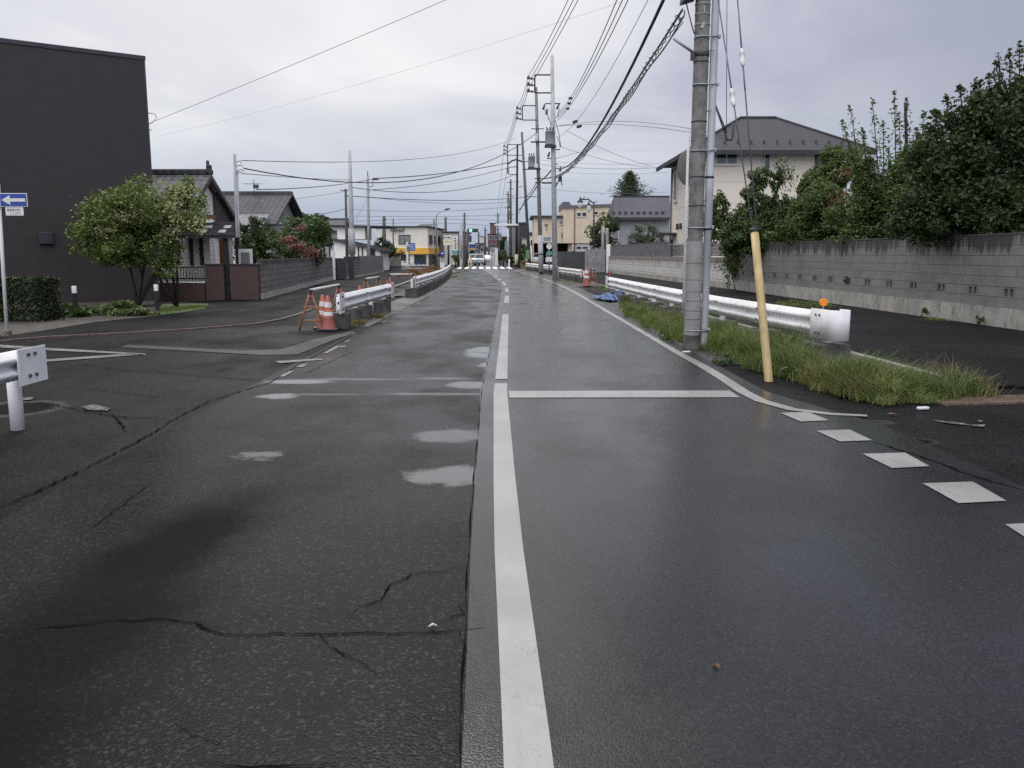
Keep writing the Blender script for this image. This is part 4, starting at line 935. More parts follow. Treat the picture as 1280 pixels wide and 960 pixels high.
RR = [(4.42, 11.75), (4.28, 12.6), (4.13, 13.8), (3.95, 16.0), (3.83, 18.6), (3.72, 21.5), (3.58, 25.5), (3.46, 30.2)]
guardrail('long white guardrail with rounded end and amber reflector beside the near utility pole', RR, .39, -1, ('round', 'flat'), [.1, 2.2, 4.3, 6.4, 8.5, 10.6, 12.7, 14.8, 16.9, 18.3], [.1, 2.2, 4.3, 6.4, 8.5, 10.6, 12.7, 14.8, 16.9, 18.3], [(.2, 'amber'), (18.4, 'red_refl')], blk=(.62, .44, .32))
guardrail('short white guardrail with mossy blocks behind the pair of orange cones', [(cx(16.9)-3.42, 17.15), (cx(20)-3.36, 20), (cx(23.7)-3.26, 23.7)], .37, 1, ('flat', 'flat'), [.5, 2.2, 4.1, 6.0], [.5, 1.8, 3.1, 4.4, 5.7], blk=(.40, .38, .36))
L2 = [(cxs(y)-3.38, y) for y in (30.4, 34, 38, 42, 46, 50, 55, 60, 66, 71)]
guardrail('long white guardrail curving away on a row of dark blocks left of the road', L2, .38, 1, ('flat', 'flat'), [.4+2*i for i in range(20)], [.2+1.25*i for i in range(32)], blk=(.7, .44, .36))
guardrail('white guardrail with four bolted end plate and round post in a puddle', [(-4.22, 1.5), (-4.25, 5), (-4.28, 7.35)], .455, 1, (False, 'flat'), [1, 3, 5.8], [], hs=.74, post_off=.10)
guardrail('short rust streaked white guardrail next to the traffic cone', [(3.75, 44.7), (3.42, 49), (3.0, 54)], .38, -1, ('flat', 'flat'), [.3, 2.3, 4.3, 6.3, 8.3], [.3, 2.3, 4.3, 6.3, 8.3], mat='rusty_white', blk=(.6, .44, .36))
guardrail('far white guardrail half hidden by the dry bush', [(2.95, 64), (2.4, 70), (1.4, 80)], .38, -1, ('round', 'flat'), [.3, 3, 6, 9, 12, 15], [.3, 3, 6, 9, 12, 15], blk=(.6, .44, .36))

# ------------------------------------------------------------------ cones and folding barriers
def cone(label, x, y, s=1., rz=0, group=None, tilt=0):
    t = thing('traffic_cone', label, 'traffic cone', (x, y, .0), rz, group)
    def rad(z): return .155-.118*(z/.7)
    lt(t, 'base', 'black', lambda m: m.cbox((0, 0, .018), .40*s, .40*s, .036, bev=.01))
    lt(t, 'skirt', 'red_fade', lambda m: m.lathe([(.165*s, .03), (.15*s, .06), (rad(.26)*s, .26*s)], n=20))
    lt(t, 'cone_body', 'orange', lambda m: m.lathe([(rad(.26)*s+.001, .26*s), (rad(.7)*s, .68*s), (rad(.7)*s*.8, .70*s), (0.001, .70*s)], n=20))
    for a, b in ((.30, .38), (.47, .57)): lt(t, 'reflective_band', 'band', lambda m: m.lathe([(rad(a)*s+.004, a*s), (rad(b)*s+.004, b*s)], n=20))
    return t
def barrier(label, c, rz, w=1.2, group=None):
    t = thing('folding_barrier', label, 'barrier', (c[0], c[1], 0), rz, group)
    for s in (-1, 1):
        lt(t, 'leg_frame', 'rust_leg', lambda m: (m.tube([(s*w/2, -.26, .0), (s*w/2, 0, .8)], .021, 8), m.tube([(s*w/2, .26, .0), (s*w/2, 0.01, .8)], .021, 8), m.tube([(s*w/2, -.19, .2), (s*w/2, .19, .2)], .016, 8), m.tube([(s*w/2, -.1, .48), (s*w/2, .1, .48)], .014, 8)))
        lt(t, 'end_joint', 'black', lambda m: m.cbox((s*w/2, 0, .78), .06, .07, .1, bev=.01))
    lt(t, 'top_rail', 'band', lambda m: m.tube([(-w/2, 0, .82), (w/2, 0, .82)], .026, 10))
    return t
g = gp(409, 413)
cone('faded orange traffic cone standing in front of the short left guardrail', g.x+.02, g.y+.05, 1.0)
cone('second orange cone touching the front cone by the folding barrier', g.x-.17, g.y+.42, 1.0, .3)
b1 = gp(390, 413); b2 = gp(425, 399)
barrier('rusty orange folding barrier with pale top bar beside the two front cones', ((b1.x+b2.x)/2, (b1.y+b2.y)/2), math.atan2(b2.y-b1.y, b2.x-b1.x), (b2-b1).length)
cone('orange cone showing above the middle of the short guardrail', -3.95, 19.8, .95)
cone('orange cone beside the barrier behind the short guardrail end', -4.25, 23.6, .95)
b1 = at(454, 350, 24.6); b2 = at(476, 348, 27.2)
barrier('folding barrier standing behind the far end of the short guardrail', ((b1.x+b2.x)/2, 25.9), math.atan2(2.6, b2.x-b1.x), 1.9)
barrier('orange folding barrier at the start of the long curving guardrail', (-4.0, 30.6), .5, .9)
cone('red orange cone beside the barrier at the start of the curving guardrail', -4.45, 30.2, .85)
g = gp(733, 358)
cone('large orange cone at the end of the rust streaked guardrail', g.x, g.y, 1.35)
barrier('folding barrier leaning behind the large orange cone on the right', (g.x+.35, g.y+.5), 1.2, .5)
# blue tarp lying against the blocks
t = thing('blue_tarp', 'crumpled blue tarpaulin draped over a guardrail block', 'tarpaulin', (3.35, 29.2, 0))
r_ = random.Random(3); m_ = MB(); N = 9
gr_ = []
for i in range(N):
    row = []
    for j in range(N):
        u, v = i/(N-1), j/(N-1); x = -.55+u*.95+r_.uniform(-.05, .05); y = -2.2+v*2.6; z = .05+.33*max(0, u-.25)**.9*(1 if v > .3 else v/.3)+r_.uniform(0, .07)
        row.append((x*(.4+.6*min(1, v*1.6)), y, max(.02, z)))
    gr_.append(row)
for i in range(N-1):
    for j in range(N-1): m_.add([gr_[i][j], gr_[i+1][j], gr_[i+1][j+1], gr_[i][j+1]], [(0, 1, 2, 3)], True)
o = m_.build('sheet', M['tarp'], t); sl = o.modifiers.new('Solidify', 'SOLIDIFY'); sl.thickness = .01

# ------------------------------------------------------------------ near utility pole
M['guard_sheet'] = simple('poster_guard_sheet', (.27, .25, .235), .7, var=.1, scale=3, bump=.2, dirt=((.17, .15, .135), .5))
PX, PY = 2.955, 13.75
t = thing('utility_pole', 'weathered concrete utility pole with grey cable conduit strapped to its side', 'utility pole', (PX, PY, 0))
def prad(z): return .134-.0018*z
lt(t, 'pole_shaft', 'concrete_dark', lambda m: m.lathe([(prad(z)-.010, z) for z in (0, 1, 2.05, 4, 6, 8, 10, 12.6)]+[(.001, 12.62)], n=24))
prof = [(prad(.22), .22)]
zz = .22
for z in (.48, .62, .78, .93, 1.12, 1.38, 1.74):
    o = lt(t, 'poster_guard', 'guard_sheet', lambda m: m.lathe([(prad(z)-.012, zz+.004), (prad(z), zz+.006), (prad(z), z-.006), (prad(z)-.012, z-.004)], n=40, smooth=False)); zz = z
for z in (1.95, 2.3, 2.75, 3.15, 3.6, 4.15, 4.5, 4.85, 5.05, 5.2, 5.35): lt(t, 'steel_band', 'concrete' if z in (5.05, 5.2, 5.35, 4.85) else 'dark_steel', lambda m: m.lathe([(prad(z)-.012, z-.012), (prad(z)-.004, z-.010), (prad(z)-.004, z+.010), (prad(z)-.012, z+.012)], n=24))
lt(t, 'step_bolt', 'steel', lambda m: [m.tube([(s*.1, -.08, z), (s*.16, -.16, z)], .009, 6) for z, s in ((3.3, -1), (3.75, 1), (4.65, 1))])
cq = (.19, -.04)
lt(t, 'conduit', 'conduit', lambda m: m.lathe([(.058, -.05), (.058, 1.9), (.065, 1.91), (.065, 2.75), (.060, 2.76), (.060, 12)], c=(cq[0], cq[1], 0), n=18))
for z in (.3, 1.93, 2.74): lt(t, 'conduit_collar', 'black', lambda m: m.lathe([(.064, z-.02), (.069, z-.015), (.069, z+.015), (.064, z+.02)], c=(cq[0], cq[1], 0), n=18))
for z in (.3, 1.95, 3.15, 4.15, 4.86, 5.5): lt(t, 'clamp_strap', 'steel', lambda m: (m.tube([(-.12, -.06, z), (-.07, -.115, z), (0, -.138, z), (.09, -.125, z), (.18, -.112, z), (.24, -.085, z+.012)], .012, 6), m.cbox((.255, -.05, z+.01), .05, .06, .06, bev=.01)))
lt(t, 'hood_box', 'dark_steel', lambda m: m.prism([(-.34, 5.36), (-.13, 5.42), (-.13, 5.95), (-.22, 5.95), (-.34, 5.42)], -.16, .1, 'y'))
lt(t, 'cable_stub', 'cable', lambda m: m.tube([(-.27, -.05, 5.37), (-.2, -.08, 5.1), (-.14, -.1, 4.9)], .01, 6))
lt(t, 'bracket_arm', 'steel', lambda m: (m.tube([(-.13, -.08, 4.62), (-.46, -.1, 4.83)], .022, 8),))
lt(t, 'bracket_clamp', 'dark_steel', lambda m: (m.lathe([(prad(4.6)-.01, 4.57), (prad(4.6), 4.58), (prad(4.6), 4.64), (prad(4.6)-.01, 4.65)], n=24), m.cbox((-.15, -.08, 4.58), .06, .06, .14)))
lt(t, 'warning_mark', 'concrete_pale', lambda m: (m.cbox((.0, -.118, 5.25), .016, .012, .09), m.cbox((-.015, -.118, 5.02), .045, .01, .09, ry=.4)))
lt(t, 'guy_bracket', 'dark_steel', lambda m: (m.tube([(.24, -.05, 3.85), (.42, -.1, 3.42)], .012, 6), m.tube([(.22, -.05, 3.87), (.40, -.1, 3.39)], .012, 6), m.tube([(.40, -.1, 3.39), (.43, -.1, 3.31), (.49, -.1, 3.31), (.52, -.1, 3.40), (.52, -.1, 3.57)], .022, 8)))
lt(t, 'base_collar', 'block', lambda m: m.lathe([(.17, -.03), (.16, .05), (.132, .10), (.130, .22)], n=20))
lt(t, 'crossarm', 'steel', lambda m: (m.cbox((0, .0, 11.6), 2.4, .09, .09), m.cbox((0, 0, 9.3), 1.6, .09, .09)))
# guy wires with strain insulators and yellow sleeve
A0 = gp(961, 476); T0 = at(943, 288, 10.75)
t = thing('guy_sleeve', 'faded yellow plastic guy wire guard tube leaning in the weeds', 'guy guard', A0)
dirg = (T0-A0)
m_ = MB(); pts = [A0+dirg*f for f in (-.03, 0, .3, .6, 1)]; m_.tube(pts, [.052, .052, .051, .05, .05], 16); m_.build('tube', M['yellow'], t, W=True)
m_ = MB(); m_.tube([A0+dirg*.985, A0+dirg*1.012], .056, 16); m_.build('end_cap', M['black'], t, W=True)
def guy(label, a, b, ins):
    t = thing('guy_wire', label, 'guy wire', a)
    m_ = MB(); m_.tube([a, b], .009, 6); m_.build('wire', M['cable_grey'], t, W=True)
    d = (b-a).normalized(); c = a.lerp(b, ins)
    m_ = MB(); m_.tube([c+d*x for x in (-.14, -.12, -.05, -.045, .045, .05, .12, .14)], [.01, .026, .036, .030, .030, .036, .026, .01], 12); m_.build('strain_insulator', M['porcelain'], t, W=True)
    for ga, gb in ((.15, .75), (-.5, -.15)): m_ = MB(); m_.tube([c+d*ga, c+d*gb], .011, 6); m_.build('grip', M['cable_grey'], t, W=True)
P925 = at(926, 72, 11.75); dd = P925-T0
guy('guy wire with white strain insulator rising from the yellow tube', T0+Vector((.03, 0, 0)), T0+dd*3.1, .3226)
P917 = at(916, 122, 11.6); T1 = T0+Vector((-.02, 0, 0)); dd = P917-T1
guy('thinner guy wire with small round insulator beside the yellow tube guy', T1, T1+dd*4.0, .25)
q = at(908, 168, 13.6); m_ = MB(); m_.tube([q, at(909, -60, 13.6)], .006, 5); tag(m_.build('hanging_wire', M['cable_grey']), 'vertical wire hanging down to the hook right of the near pole', 'wire')
# convex mirror seen from behind
t = thing('curve_mirror', 'round traffic mirror seen from behind on a white post beyond the near pole', 'traffic mirror', (3.52, 17.3, 0))
lt(t, 'post', 'post_white', lambda m: m.tube([(0, 0, -.05), (0, 0, 3.85)], .028, 12))
mc = Vector((.06, .12, 3.27)); nd = Vector((.86, .5, .05)).normalized(); sd = nd.cross(Vector((0, 0, 1))).normalized(); ud = sd.cross(nd)
def disc(m, c, n_, r, th, k=28, bulge=.06):
    s_ = n_.cross(Vector((0, 0, 1))).normalized(); u_ = s_.cross(n_); vs = []; fs = []
    rings = [(0, -bulge), (.5, -bulge*.75), (.9, -bulge*.2), (1, 0), (1, th), (.9, th)]
    for (f, h) in rings:
        for i in range(k): a_ = 2*PI*i/k; vs.append(c+s_*math.cos(a_)*r*max(f, .001)+u_*math.sin(a_)*r*max(f, .001)+n_*h)
    for j in range(len(rings)-1):
        for i in range(k): fs.append((j*k+i, j*k+(i+1) % k, (j+1)*k+(i+1) % k, (j+1)*k+i))
    m.add(vs, fs, True)
lt(t, 'mirror_back', 'sign_back', lambda m: disc(m, mc, nd, .37, .02)); lt(t, 'mirror_face', 'glass_pale', lambda m: disc(m, mc+nd*.03, -nd, .35, .005, bulge=.05))
lt(t, 'bracket', 'dark_steel', lambda m: (m.tube([(0, 0, 3.35), tuple(mc+Vector((0, 0, .1)))], .018, 6), m.tube([(0, 0, 3.1), tuple(mc-Vector((0, 0, .1)))], .018, 6)))

# ------------------------------------------------------------------ one-way sign
def textobj(name, s, size, mat, parent, loc, ext=.002, rot=(PI/2, 0, 0), sx=1):
    cu = bpy.data.curves.new(name, 'FONT'); cu.body = s; cu.size = size; cu.align_x = 'CENTER'; cu.align_y = 'CENTER'; cu.extrude = ext
    o = bpy.data.objects.new(name, cu); COL.objects.link(o); dg = bpy.context.evaluated_depsgraph_get()
    me = bpy.data.meshes.new_from_object(o.evaluated_get(dg)); bpy.data.objects.remove(o); bpy.data.curves.remove(cu); me.name = name
    me.transform(Matrix.Translation(Vector(loc)) @ Matrix.Rotation(rot[2], 4, 'Z') @ Matrix.Rotation(rot[0], 4, 'X') @ Matrix.Diagonal((sx, 1, 1, 1)))
    return link(name, me, M[mat], parent)
sp = gp(9, 421.5)
t = thing('one_way_sign', 'blue one way sign with white arrow on a white post', 'road sign', (sp.x, sp.y, 0))
top = at(-2, 236, sp.y); 
lt(t, 'post', 'sign_white', lambda m: m.tube([(0, 0, -.05), (top.x-sp.x, 0, top.z+.1)], .032, 10))
s0, s1 = at(.5, 258.5, sp.y-.06), at(33.5, 241.5, sp.y-.06); bx0, bx1 = s0.x-sp.x, s1.x-sp.x; bz0, bz1 = s0.z, s1.z; W5, H5 = bx1-bx0, bz1-bz0
pl = lt(t, 'sign_plate', 'sign_white', lambda m: m.cbox(((bx0+bx1)/2, -.06, (bz0+bz1)/2), W5, .012, H5, bev=.004))
lt(t, 'blue_field', 'sign_blue', lambda m: m.box(bx0+.012, bx1-.012, -.069, -.0665, bz0+.012, bz1-.012), pl)
cz = (bz0+bz1)/2
lt(t, 'arrow', 'sign_white', lambda m: m.prism([(bx0+.035, cz), (bx0+.20*W5*1.9, cz+.36*H5), (bx0+.2*W5*1.9, cz+.12*H5), (bx1-.035, cz+.12*H5), (bx1-.035, cz-.12*H5), (bx0+.2*W5*1.9, cz-.12*H5), (bx0+.2*W5*1.9, cz-.36*H5)], -.073, -.0695, 'y'), pl)
u0, u1 = at(7.5, 269.5, sp.y-.06), at(29, 259.2, sp.y-.06)
p2 = lt(t, 'supplementary_plate', 'sign_white', lambda m: m.cbox(((u0.x+u1.x)/2-sp.x, -.06, (u0.z+u1.z)/2), u1.x-u0.x, .01, u1.z-u0.z, bev=.003))
textobj('lettering', '自転車を除く', .055, 'ink', p2, ((u0.x+u1.x)/2-sp.x, -.066, u0.z+(u1.z-u0.z)*.66), .001, sx=.84)
textobj('lettering', 'ここから', .05, 'ink', p2, ((u0.x+u1.x)/2-sp.x+.01, -.066, u0.z+(u1.z-u0.z)*.27), .001, sx=1.1)
lt(t, 'bracket', 'steel', lambda m: m.cbox((.03, -.03, bz0+.02), .16, .04, .1, bev=.01))
lt(t, 'post_base', 'plinth', lambda m: m.cbox((0, 0, .06), .14, .14, .16, bev=.03))
# bollard lights
for px, py, pt, lb in ((95.5, 397, 357.5, 'black bollard light with white cap left in the planting bed'), (197, 390, 355.5, 'black bollard light with white cap at the lawn edge')):
    g = gp(px, py); h = at(px, pt, g.y).z
    t = thing('bollard_light', lb, 'bollard light', (g.x, g.y, .03)); h -= .03
    lt(t, 'post', 'black', lambda m: m.lathe([(.055, -.04), (.055, h-.17)], n=14)); lt(t, 'lamp_cap', 'sign_white', lambda m: m.lathe([(.058, h-.17), (.058, h-.01), (.05, h), (.001, h)], n=14))
# drain grate, litter
t = thing('drain_grate', 'rusty steel drain grate in the footway edge', 'grate', (4.95, 8.75, 0), .12)
lt(t, 'grate_frame', 'grate', lambda m: (m.box(-.55, .9, -.2, -.17, -.03, .02), m.box(-.55, .9, .17, .2, -.03, .02))); lt(t, 'grate_bars', 'grate', lambda m: [m.box(-.55, .9, -.165+i*.055, -.14+i*.055, -.03, .018) for i in range(6)]); lt(t, 'pit', 'hole', lambda m: m.box(-.54, .89, -.168, .168, -.028, -.0))
g = gp(1153, 512); r_ = random.Random(9)
m_ = MB(); m_.cbox((0, 0, .015), .12, .05, .03, rz=.3, bev=.012); m_.cbox((.05, .01, .014), .05, .04, .028, rz=.9, bev=.012); o = m_.build('litter', M['trash']); o.location = g; tag(o, 'crumpled white plastic litter on the wet asphalt beyond the weeds', 'litter')
g = gp(858, 440.5); m_ = MB(); m_.cbox((0, 0, .012), .13, .06, .02, rz=.4, bev=.006); o = m_.build('litter', M['trash']); o.location = g; tag(o, 'small white litter at the foot of the near utility pole', 'litter')
for i, (px, py, lb) in enumerate(((1115, 519, 'curled dead leaf right of the dashed white markings'), (1225, 528, 'dead leaf lying by the worn paint patch'), (896, 836, 'single dark leaf in the middle of the smooth lane'), (541, 785, 'pale pebble beside the long road crack'))):
    g = gp(px, py); m_ = MB(); s_ = .035 if i < 2 else .012
    m_.add([(-s_*1.5, 0, .012), (0, -s_*.6, .02), (s_*1.6, 0, .01), (0, s_*.7, .022)], [(0, 1, 2, 3)]); o = m_.build('fallen_leaf' if i < 3 else 'pebble', M['dry_leaf'] if i < 3 else M['trash']); o.location = g; o.rotation_euler = (0, 0, i*1.1); tag(o, lb, 'leaf' if i < 3 else 'pebble')
    so = o.modifiers.new('Solidify', 'SOLIDIFY'); so.thickness = .004
# ------------------------------------------------------------------ distant poles with hardware
def pole(label, base, top, r, mat='concrete_pale', arms=(), n=12, name='utility_pole', cat='utility pole', sections=None):
    """base, top: Vector; arms = list of callables(m-builder factory)"""
    t = thing(name, label, cat, base); d = top-base
    m_ = MB(); m_.tube([base+Vector((0, 0, -.1)), base.lerp(top, .5), top], [r, r*.85, r*.62], n); m_.build('pole_shaft', M[mat], t, W=True); return t
def part(t, name, mat, fn):
    m_ = MB(); fn(m_); return m_.build(name, M[mat], t, W=True)
def pt(px, py, Y): return at(px, py, Y)
def framearm(t, Y, xl, xr, ya, yb, ins=3, r=.045):
    """rectangular offset arm: verticals at xl, joined to the pole at xr"""
    part(t, 'offset_arm', 'dark_steel', lambda m: (m.tube([pt(xr, ya, Y), pt(xl, ya, Y)], r, 5), m.tube([pt(xr, yb, Y), pt(xl, yb, Y)], r, 5), m.tube([pt(xl, ya, Y), pt(xl, yb, Y)], r, 5)))
    out = []
    for i in range(ins):
        y = ya+(yb-ya)*(.18+.36*i); a = pt(xl, y+1.5, Y); b = pt(xl-8*50/Y, y-.5, Y)
        part(t, 'insulator', 'insul', lambda m: (m.tube([a, b], .03, 5), m.tube([b+Vector((.0, 0, -.08)), b+Vector((0, 0, .1))], [.1, .07], 8), m.tube([a.lerp(b, .3), a.lerp(b, .6)], .07, 8)))
        out.append(b+Vector((0, 0, .1)))
    return out
def transformer(t, px, y0, y1, Y, wpx):
    k = Y/F; c = pt(px, y1, Y); h = pt(px, y0, Y).z-c.z; r = wpx*k/2
    o = part(t, 'transformer', 'trafo', lambda m: (m.lathe([(.001, 0), (r, 0), (r*1.05, .04), (r, .1), (r, h*.86), (r*1.06, h*.88), (r*1.02, h*.93), (r*.5, h), (.001, h)], c=(c.x, c.y-.2, c.z), n=16)))
    m_ = MB(); 
    for s in (-.5, 0, .5): m_.tube([(c.x+s*r, c.y-.2, c.z+h*.95), (c.x+s*r*1.5, c.y-.25, c.z+h*1.22)], [.06, .03], 6)
    m_.build('bushing', M['insul'], o, W=True); m_ = MB(); m_.box(c.x-r*1.1, c.x+r*1.3, c.y-.5, c.y+.1, c.z-.12, c.z-.03); m_.build('platform', M['dark_steel'], o, W=True)
def hband(t, px, y, Y, l, r, mat='dark_steel', th=.035): part(t, 'cross_arm', mat, lambda m: m.tube([pt(px-l, y, Y), pt(px+r, y, Y)], th, 5))
YA = gp(694, 350.5).y
pA = pole('pale concrete utility pole with transformer nearest beyond the right guardrail gap', gp(694, 350.5), at(690, 70, YA), .165)
insA = framearm(pA, YA, 668.5, 690.5, 93.5, 116)
part(pA, 'pole_top', 'steel', lambda m: m.tube([at(690.1, 92, YA), at(690, 69, YA)], [.085, .06], 8))
hband(pA, 690.5, 129.5, YA, 9, 10); hband(pA, 691.5, 198, YA, 8, 4); hband(pA, 692, 205, YA, 3, 5); hband(pA, 692, 187, YA, 3, 8); hband(pA, 692, 222, YA, 4, 4); hband(pA, 692.5, 229, YA, 15, 4)
part(pA, 'pin_insulator', 'insul', lambda m: [m.tube([at(x, y, YA), at(x2, y2, YA)], [.05, .08], 6) for x, y, x2, y2 in ((681, 130, 679, 137), (699, 130, 696, 136), (684, 136, 683, 143), (687, 190, 685, 196), (701, 208, 700, 214))])
part(pA, 'jumper_wires', 'cable', lambda m: [m.tube([at(a, b, YA), at((a+c)/2+1.5, (b+d)/2+2, YA), at(c, d, YA)], .018, 4) for a, b, c, d in ((681, 137, 686, 150), (684, 143, 689, 160), (699, 135, 694, 148), (690, 150, 684, 164), (694, 150, 701, 184), (696, 170, 700, 184))])
transformer(pA, 687.2, 163.5, 182, YA, 11.5)
YB = 63.5
pB = pole('dark weathered utility pole with small transformer and white box behind the pale pole', gp(676.5, 343.6), at(670, 109, YB), .165, 'concrete_dark')
insB = framearm(pB, YB, 653, 671, 132, 150, r=.04)
hband(pB, 672, 161, YB, 8, 8); hband(pB, 672.5, 177.5, YB, 9, 12, th=.06); hband(pB, 674, 211, YB, 14, 2, th=.06); hband(pB, 674, 223, YB, 6, 4); hband(pB, 674.5, 228, YB, 6, 20)
transformer(pB, 664.5, 195, 210, YB, 8.5)
part(pB, 'switch_box', 'sign_white', lambda m: m.cbox(at(669.5, 208, YB)+Vector((0, -.25, 0)), .32, .25, .3, bev=.03)); part(pB, 'fuse_box', 'porcelain', lambda m: m.cbox(at(670.5, 172, YB)+Vector((0, -.25, 0)), .22, .2, .5, bev=.03))
part(pB, 'pale_guard', 'concrete_pale', lambda m: m.tube([at(675.3, 294, YB), at(676.4, 340, YB)], .185, 12))
part(pB, 'number_band', 'sign_back', lambda m: (m.tube([at(675.9, 316, YB), at(675.95, 319, YB)], .19, 12)))
YC = 78
pC = pole('slightly leaning bare utility pole between the two transformer poles', gp(662.5, 337.5), at(652.3, 165, YC), .165, 'concrete_dark')
hband(pC, 655, 211.5, YC, 2, 16, th=.05); hband(pC, 655, 202, YC, 1, 5); hband(pC, 657, 246, YC, 2, 14); part(pC, 'sign_panel', 'sign_green', lambda m: m.cbox(at(659.5, 318, YC)+Vector((0, -.2, 0)), .35, .05, .8))
YD = 92
pD = pole('dark utility pole with square wire frames at the bend of the street', gp(645.5, 333), at(646.8, 181, YD), .16, 'wood_pole')
insD = framearm(pD, YD, 634.5, 652, 180.5, 194, r=.045)
part(pD, 'offset_arm', 'dark_steel', lambda m: (m.tube([at(634.5, 181, YD), at(634.5, 217, YD)], .06, 5), m.tube([at(636, 209, YD), at(646, 208.5, YD)], .045, 5), m.tube([at(636, 218, YD), at(646, 218.5, YD)], .045, 5), m.tube([at(636, 209, YD), at(636, 218, YD)], .04, 5)))
part(pD, 'cable_loop', 'cable', lambda m: m.tube([at(635, 205, YD), at(640, 201, YD), at(645, 199.5, YD), at(650, 201, YD), at(655, 203, YD)], .09, 6))
hband(pD, 646, 227, YD, 3, 3); hband(pD, 646, 233.5, YD, 1, 8); part(pD, 'pale_guard', 'pale_yellow', lambda m: m.tube([at(645.6, 318, YD), at(645.5, 331, YD)], .19, 10))
for lb, b, tp, Y, r in (('thin far utility pole left of the square framed pole', 638.6, 224, 112, .16), ('far utility pole with many crossarms above the white gantry arm', 635.3, 239, 126, .16), ('tiny far utility pole above the brown apartment tower', 622.5, 266, 160, .17)):
    t = pole(lb, Vector((at(b, 330, Y).x, Y, 0)), at(b-.3, tp, Y), r, 'wood_pole')
    for i, y in enumerate((4, 12, 21, 31, 44)):
        if tp+y < 300: hband(t, b, tp+y, Y, 4.5-(i % 2)*2, 2+(i % 3), th=.05)
    transformer(t, b-2.5 if b > 636 else b+2.5, tp+26, tp+34, Y, 4)
for lb, b, tp, Y, r, mt in (('far utility pole rising left of the traffic signal', 580.6, 266, 104, .17, 'wood_pole'), ('far pole left of the green traffic signal pole', 575.3, 275, 101, .13, 'concrete_pale'), ('far short dark pole behind the signal', 584, 290, 112, .2, 'wood_pole'),
        ('dark far pole beyond the crossing above the silver van', 598.3, 290, 150, .2, 'wood_pole'), ('far crossarm pole left of the brown apartment', 606.5, 284, 150, .2, 'wood_pole'), ('dark pole top behind the cream annex', 557, 271.5, 135, .28, 'wood_pole'),
        ('slim dark pole behind the roof of the cream shop', 542.4, 273.5, 140, .16, 'wood_pole'), ('thick dark pole in front of the cream shop corner', 480, 270, 96, .27, 'wood_pole'), ('short mast on the dark roof left of the cream shop', 491.5, 273, 104, .1, 'wood_pole')):
    t = pole(lb, Vector((at(b, 330, Y).x, Y, 0)), at(b, tp, Y), r, mt)
    if b > 575.5 or b == 480: hband(t, b, tp+4, Y, 2.2, 3.2, th=.05); hband(t, b, tp+14, Y, 1.5, 2.2, th=.05)
t = thing('utility_pole', 'tall pale grey pole rising behind the small roofed gate', 'utility pole', (at(438, 330, 58).x, 58, 0))
part(t, 'pole_shaft', 'concrete_pale', lambda m: m.tube([Vector((at(440.7, 330, 58).x, 58, -.1)), at(438.8, 260, 58), at(436.8, 188, 58)], [.2, .16, .10], 12)); part(t, 'pale_guard', 'conduit', lambda m: m.tube([at(439.4, 286, 57.95), at(440.3, 318, 57.95)], .235, 12)); hband(t, 435.5, 238, 58, 10, 3, th=.03); hband(t, 436, 245, 58, 2.5, 2, th=.03)
t = pole('thin dark pole leaning close to the tall pale grey pole', Vector((at(434, 330, 60).x, 60, 0)), at(432, 236, 60), .12, 'wood_pole'); hband(t, 432, 244.5, 60, 1.5, 4, th=.03)
t = pole('medium grey pole with bracket arm left of the cream shop', Vector((at(461.5, 330, 76).x, 76, 0)), at(459.6, 220, 76), .15, 'concrete'); part(t, 'top_pin', 'dark_steel', lambda m: m.tube([at(459.6, 222, 76), at(459.5, 214, 76)], .04, 6)); part(t, 'bracket_arm', 'dark_steel', lambda m: (m.tube([at(460, 224.5, 76), at(466, 224.5, 76), at(466, 233, 76), at(460.5, 233.5, 76)], .035, 6), m.cbox(at(469.5, 223.8, 76), .5, .2, .18))); hband(t, 460, 240, 76, 2, 3, th=.03)
t = thing('service_pole', 'pale service pole with cable pipe behind the porch of the white house', 'service pole', (at(296.5, 330, 31.5).x, 31.5, 0))
part(t, 'pole_shaft', 'concrete_pale', lambda m: m.tube([Vector((at(297.5, 330, 31.5).x, 31.5, -.05)), at(293.3, 193, 31.5)], [.085, .055], 10)); part(t, 'cable_pipe', 'conduit', lambda m: m.tube([Vector((at(299.5, 330, 31.5).x, 31.42, 0)), at(296.6, 213, 31.42)], .035, 8)); part(t, 'cable_bracket', 'dark_steel', lambda m: [m.tube([at(295, y, 31.4), at(299+dx, y-2, 31.4), at(301+dx, y+1, 31.4)], .014, 5) for y, dx in ((203, 1), (208, 3), (214, 4), (217, 2))])
# ------------------------------------------------------------------ overhead cables
def cab(label, pts, sag=0., r=.014, mat='cable', group=None, name='overhead_cable', n=28):
    """pts: 2 ends, or 3 points (the parabola runs through all of them)"""
    P_ = [Vector(p) for p in pts]
    if len(P_) == 2: A, B = P_; zs = lambda f: A.z+(B.z-A.z)*f-sag*4*f*(1-f)
    else:
        A, C, B = P_; h = B-A; f0 = max(.05, min(.95, ((C-A).xy.dot(h.xy))/h.xy.length_squared)); k = (C.z-A.z-(B.z-A.z)*f0)/(f0*(f0-1)); zs = lambda f: A.z+(B.z-A.z)*f+k*f*(f-1)
    o = A.copy(); m_ = MB(); q = []
    for i in range(n+1):
        f = i/n; p = A.lerp(B, f); p.z = zs(f); q.append(p-o)
    m_.tube(q, r, 5); ob = m_.build(name, M[mat]); ob.location = o; WM[ob.name] = Matrix.Translation(o); return tag(ob, label, 'cable', group), [p+o for p in q]
def hz(px, py, z): return gp(px, py, z)
def ext(A, Mp, Yend, z):     # straight on in plan from A through Mp to Yend
    f = (Yend-A.y)/(Mp.y-A.y); p = A.lerp(Mp, f); p.z = z; return p
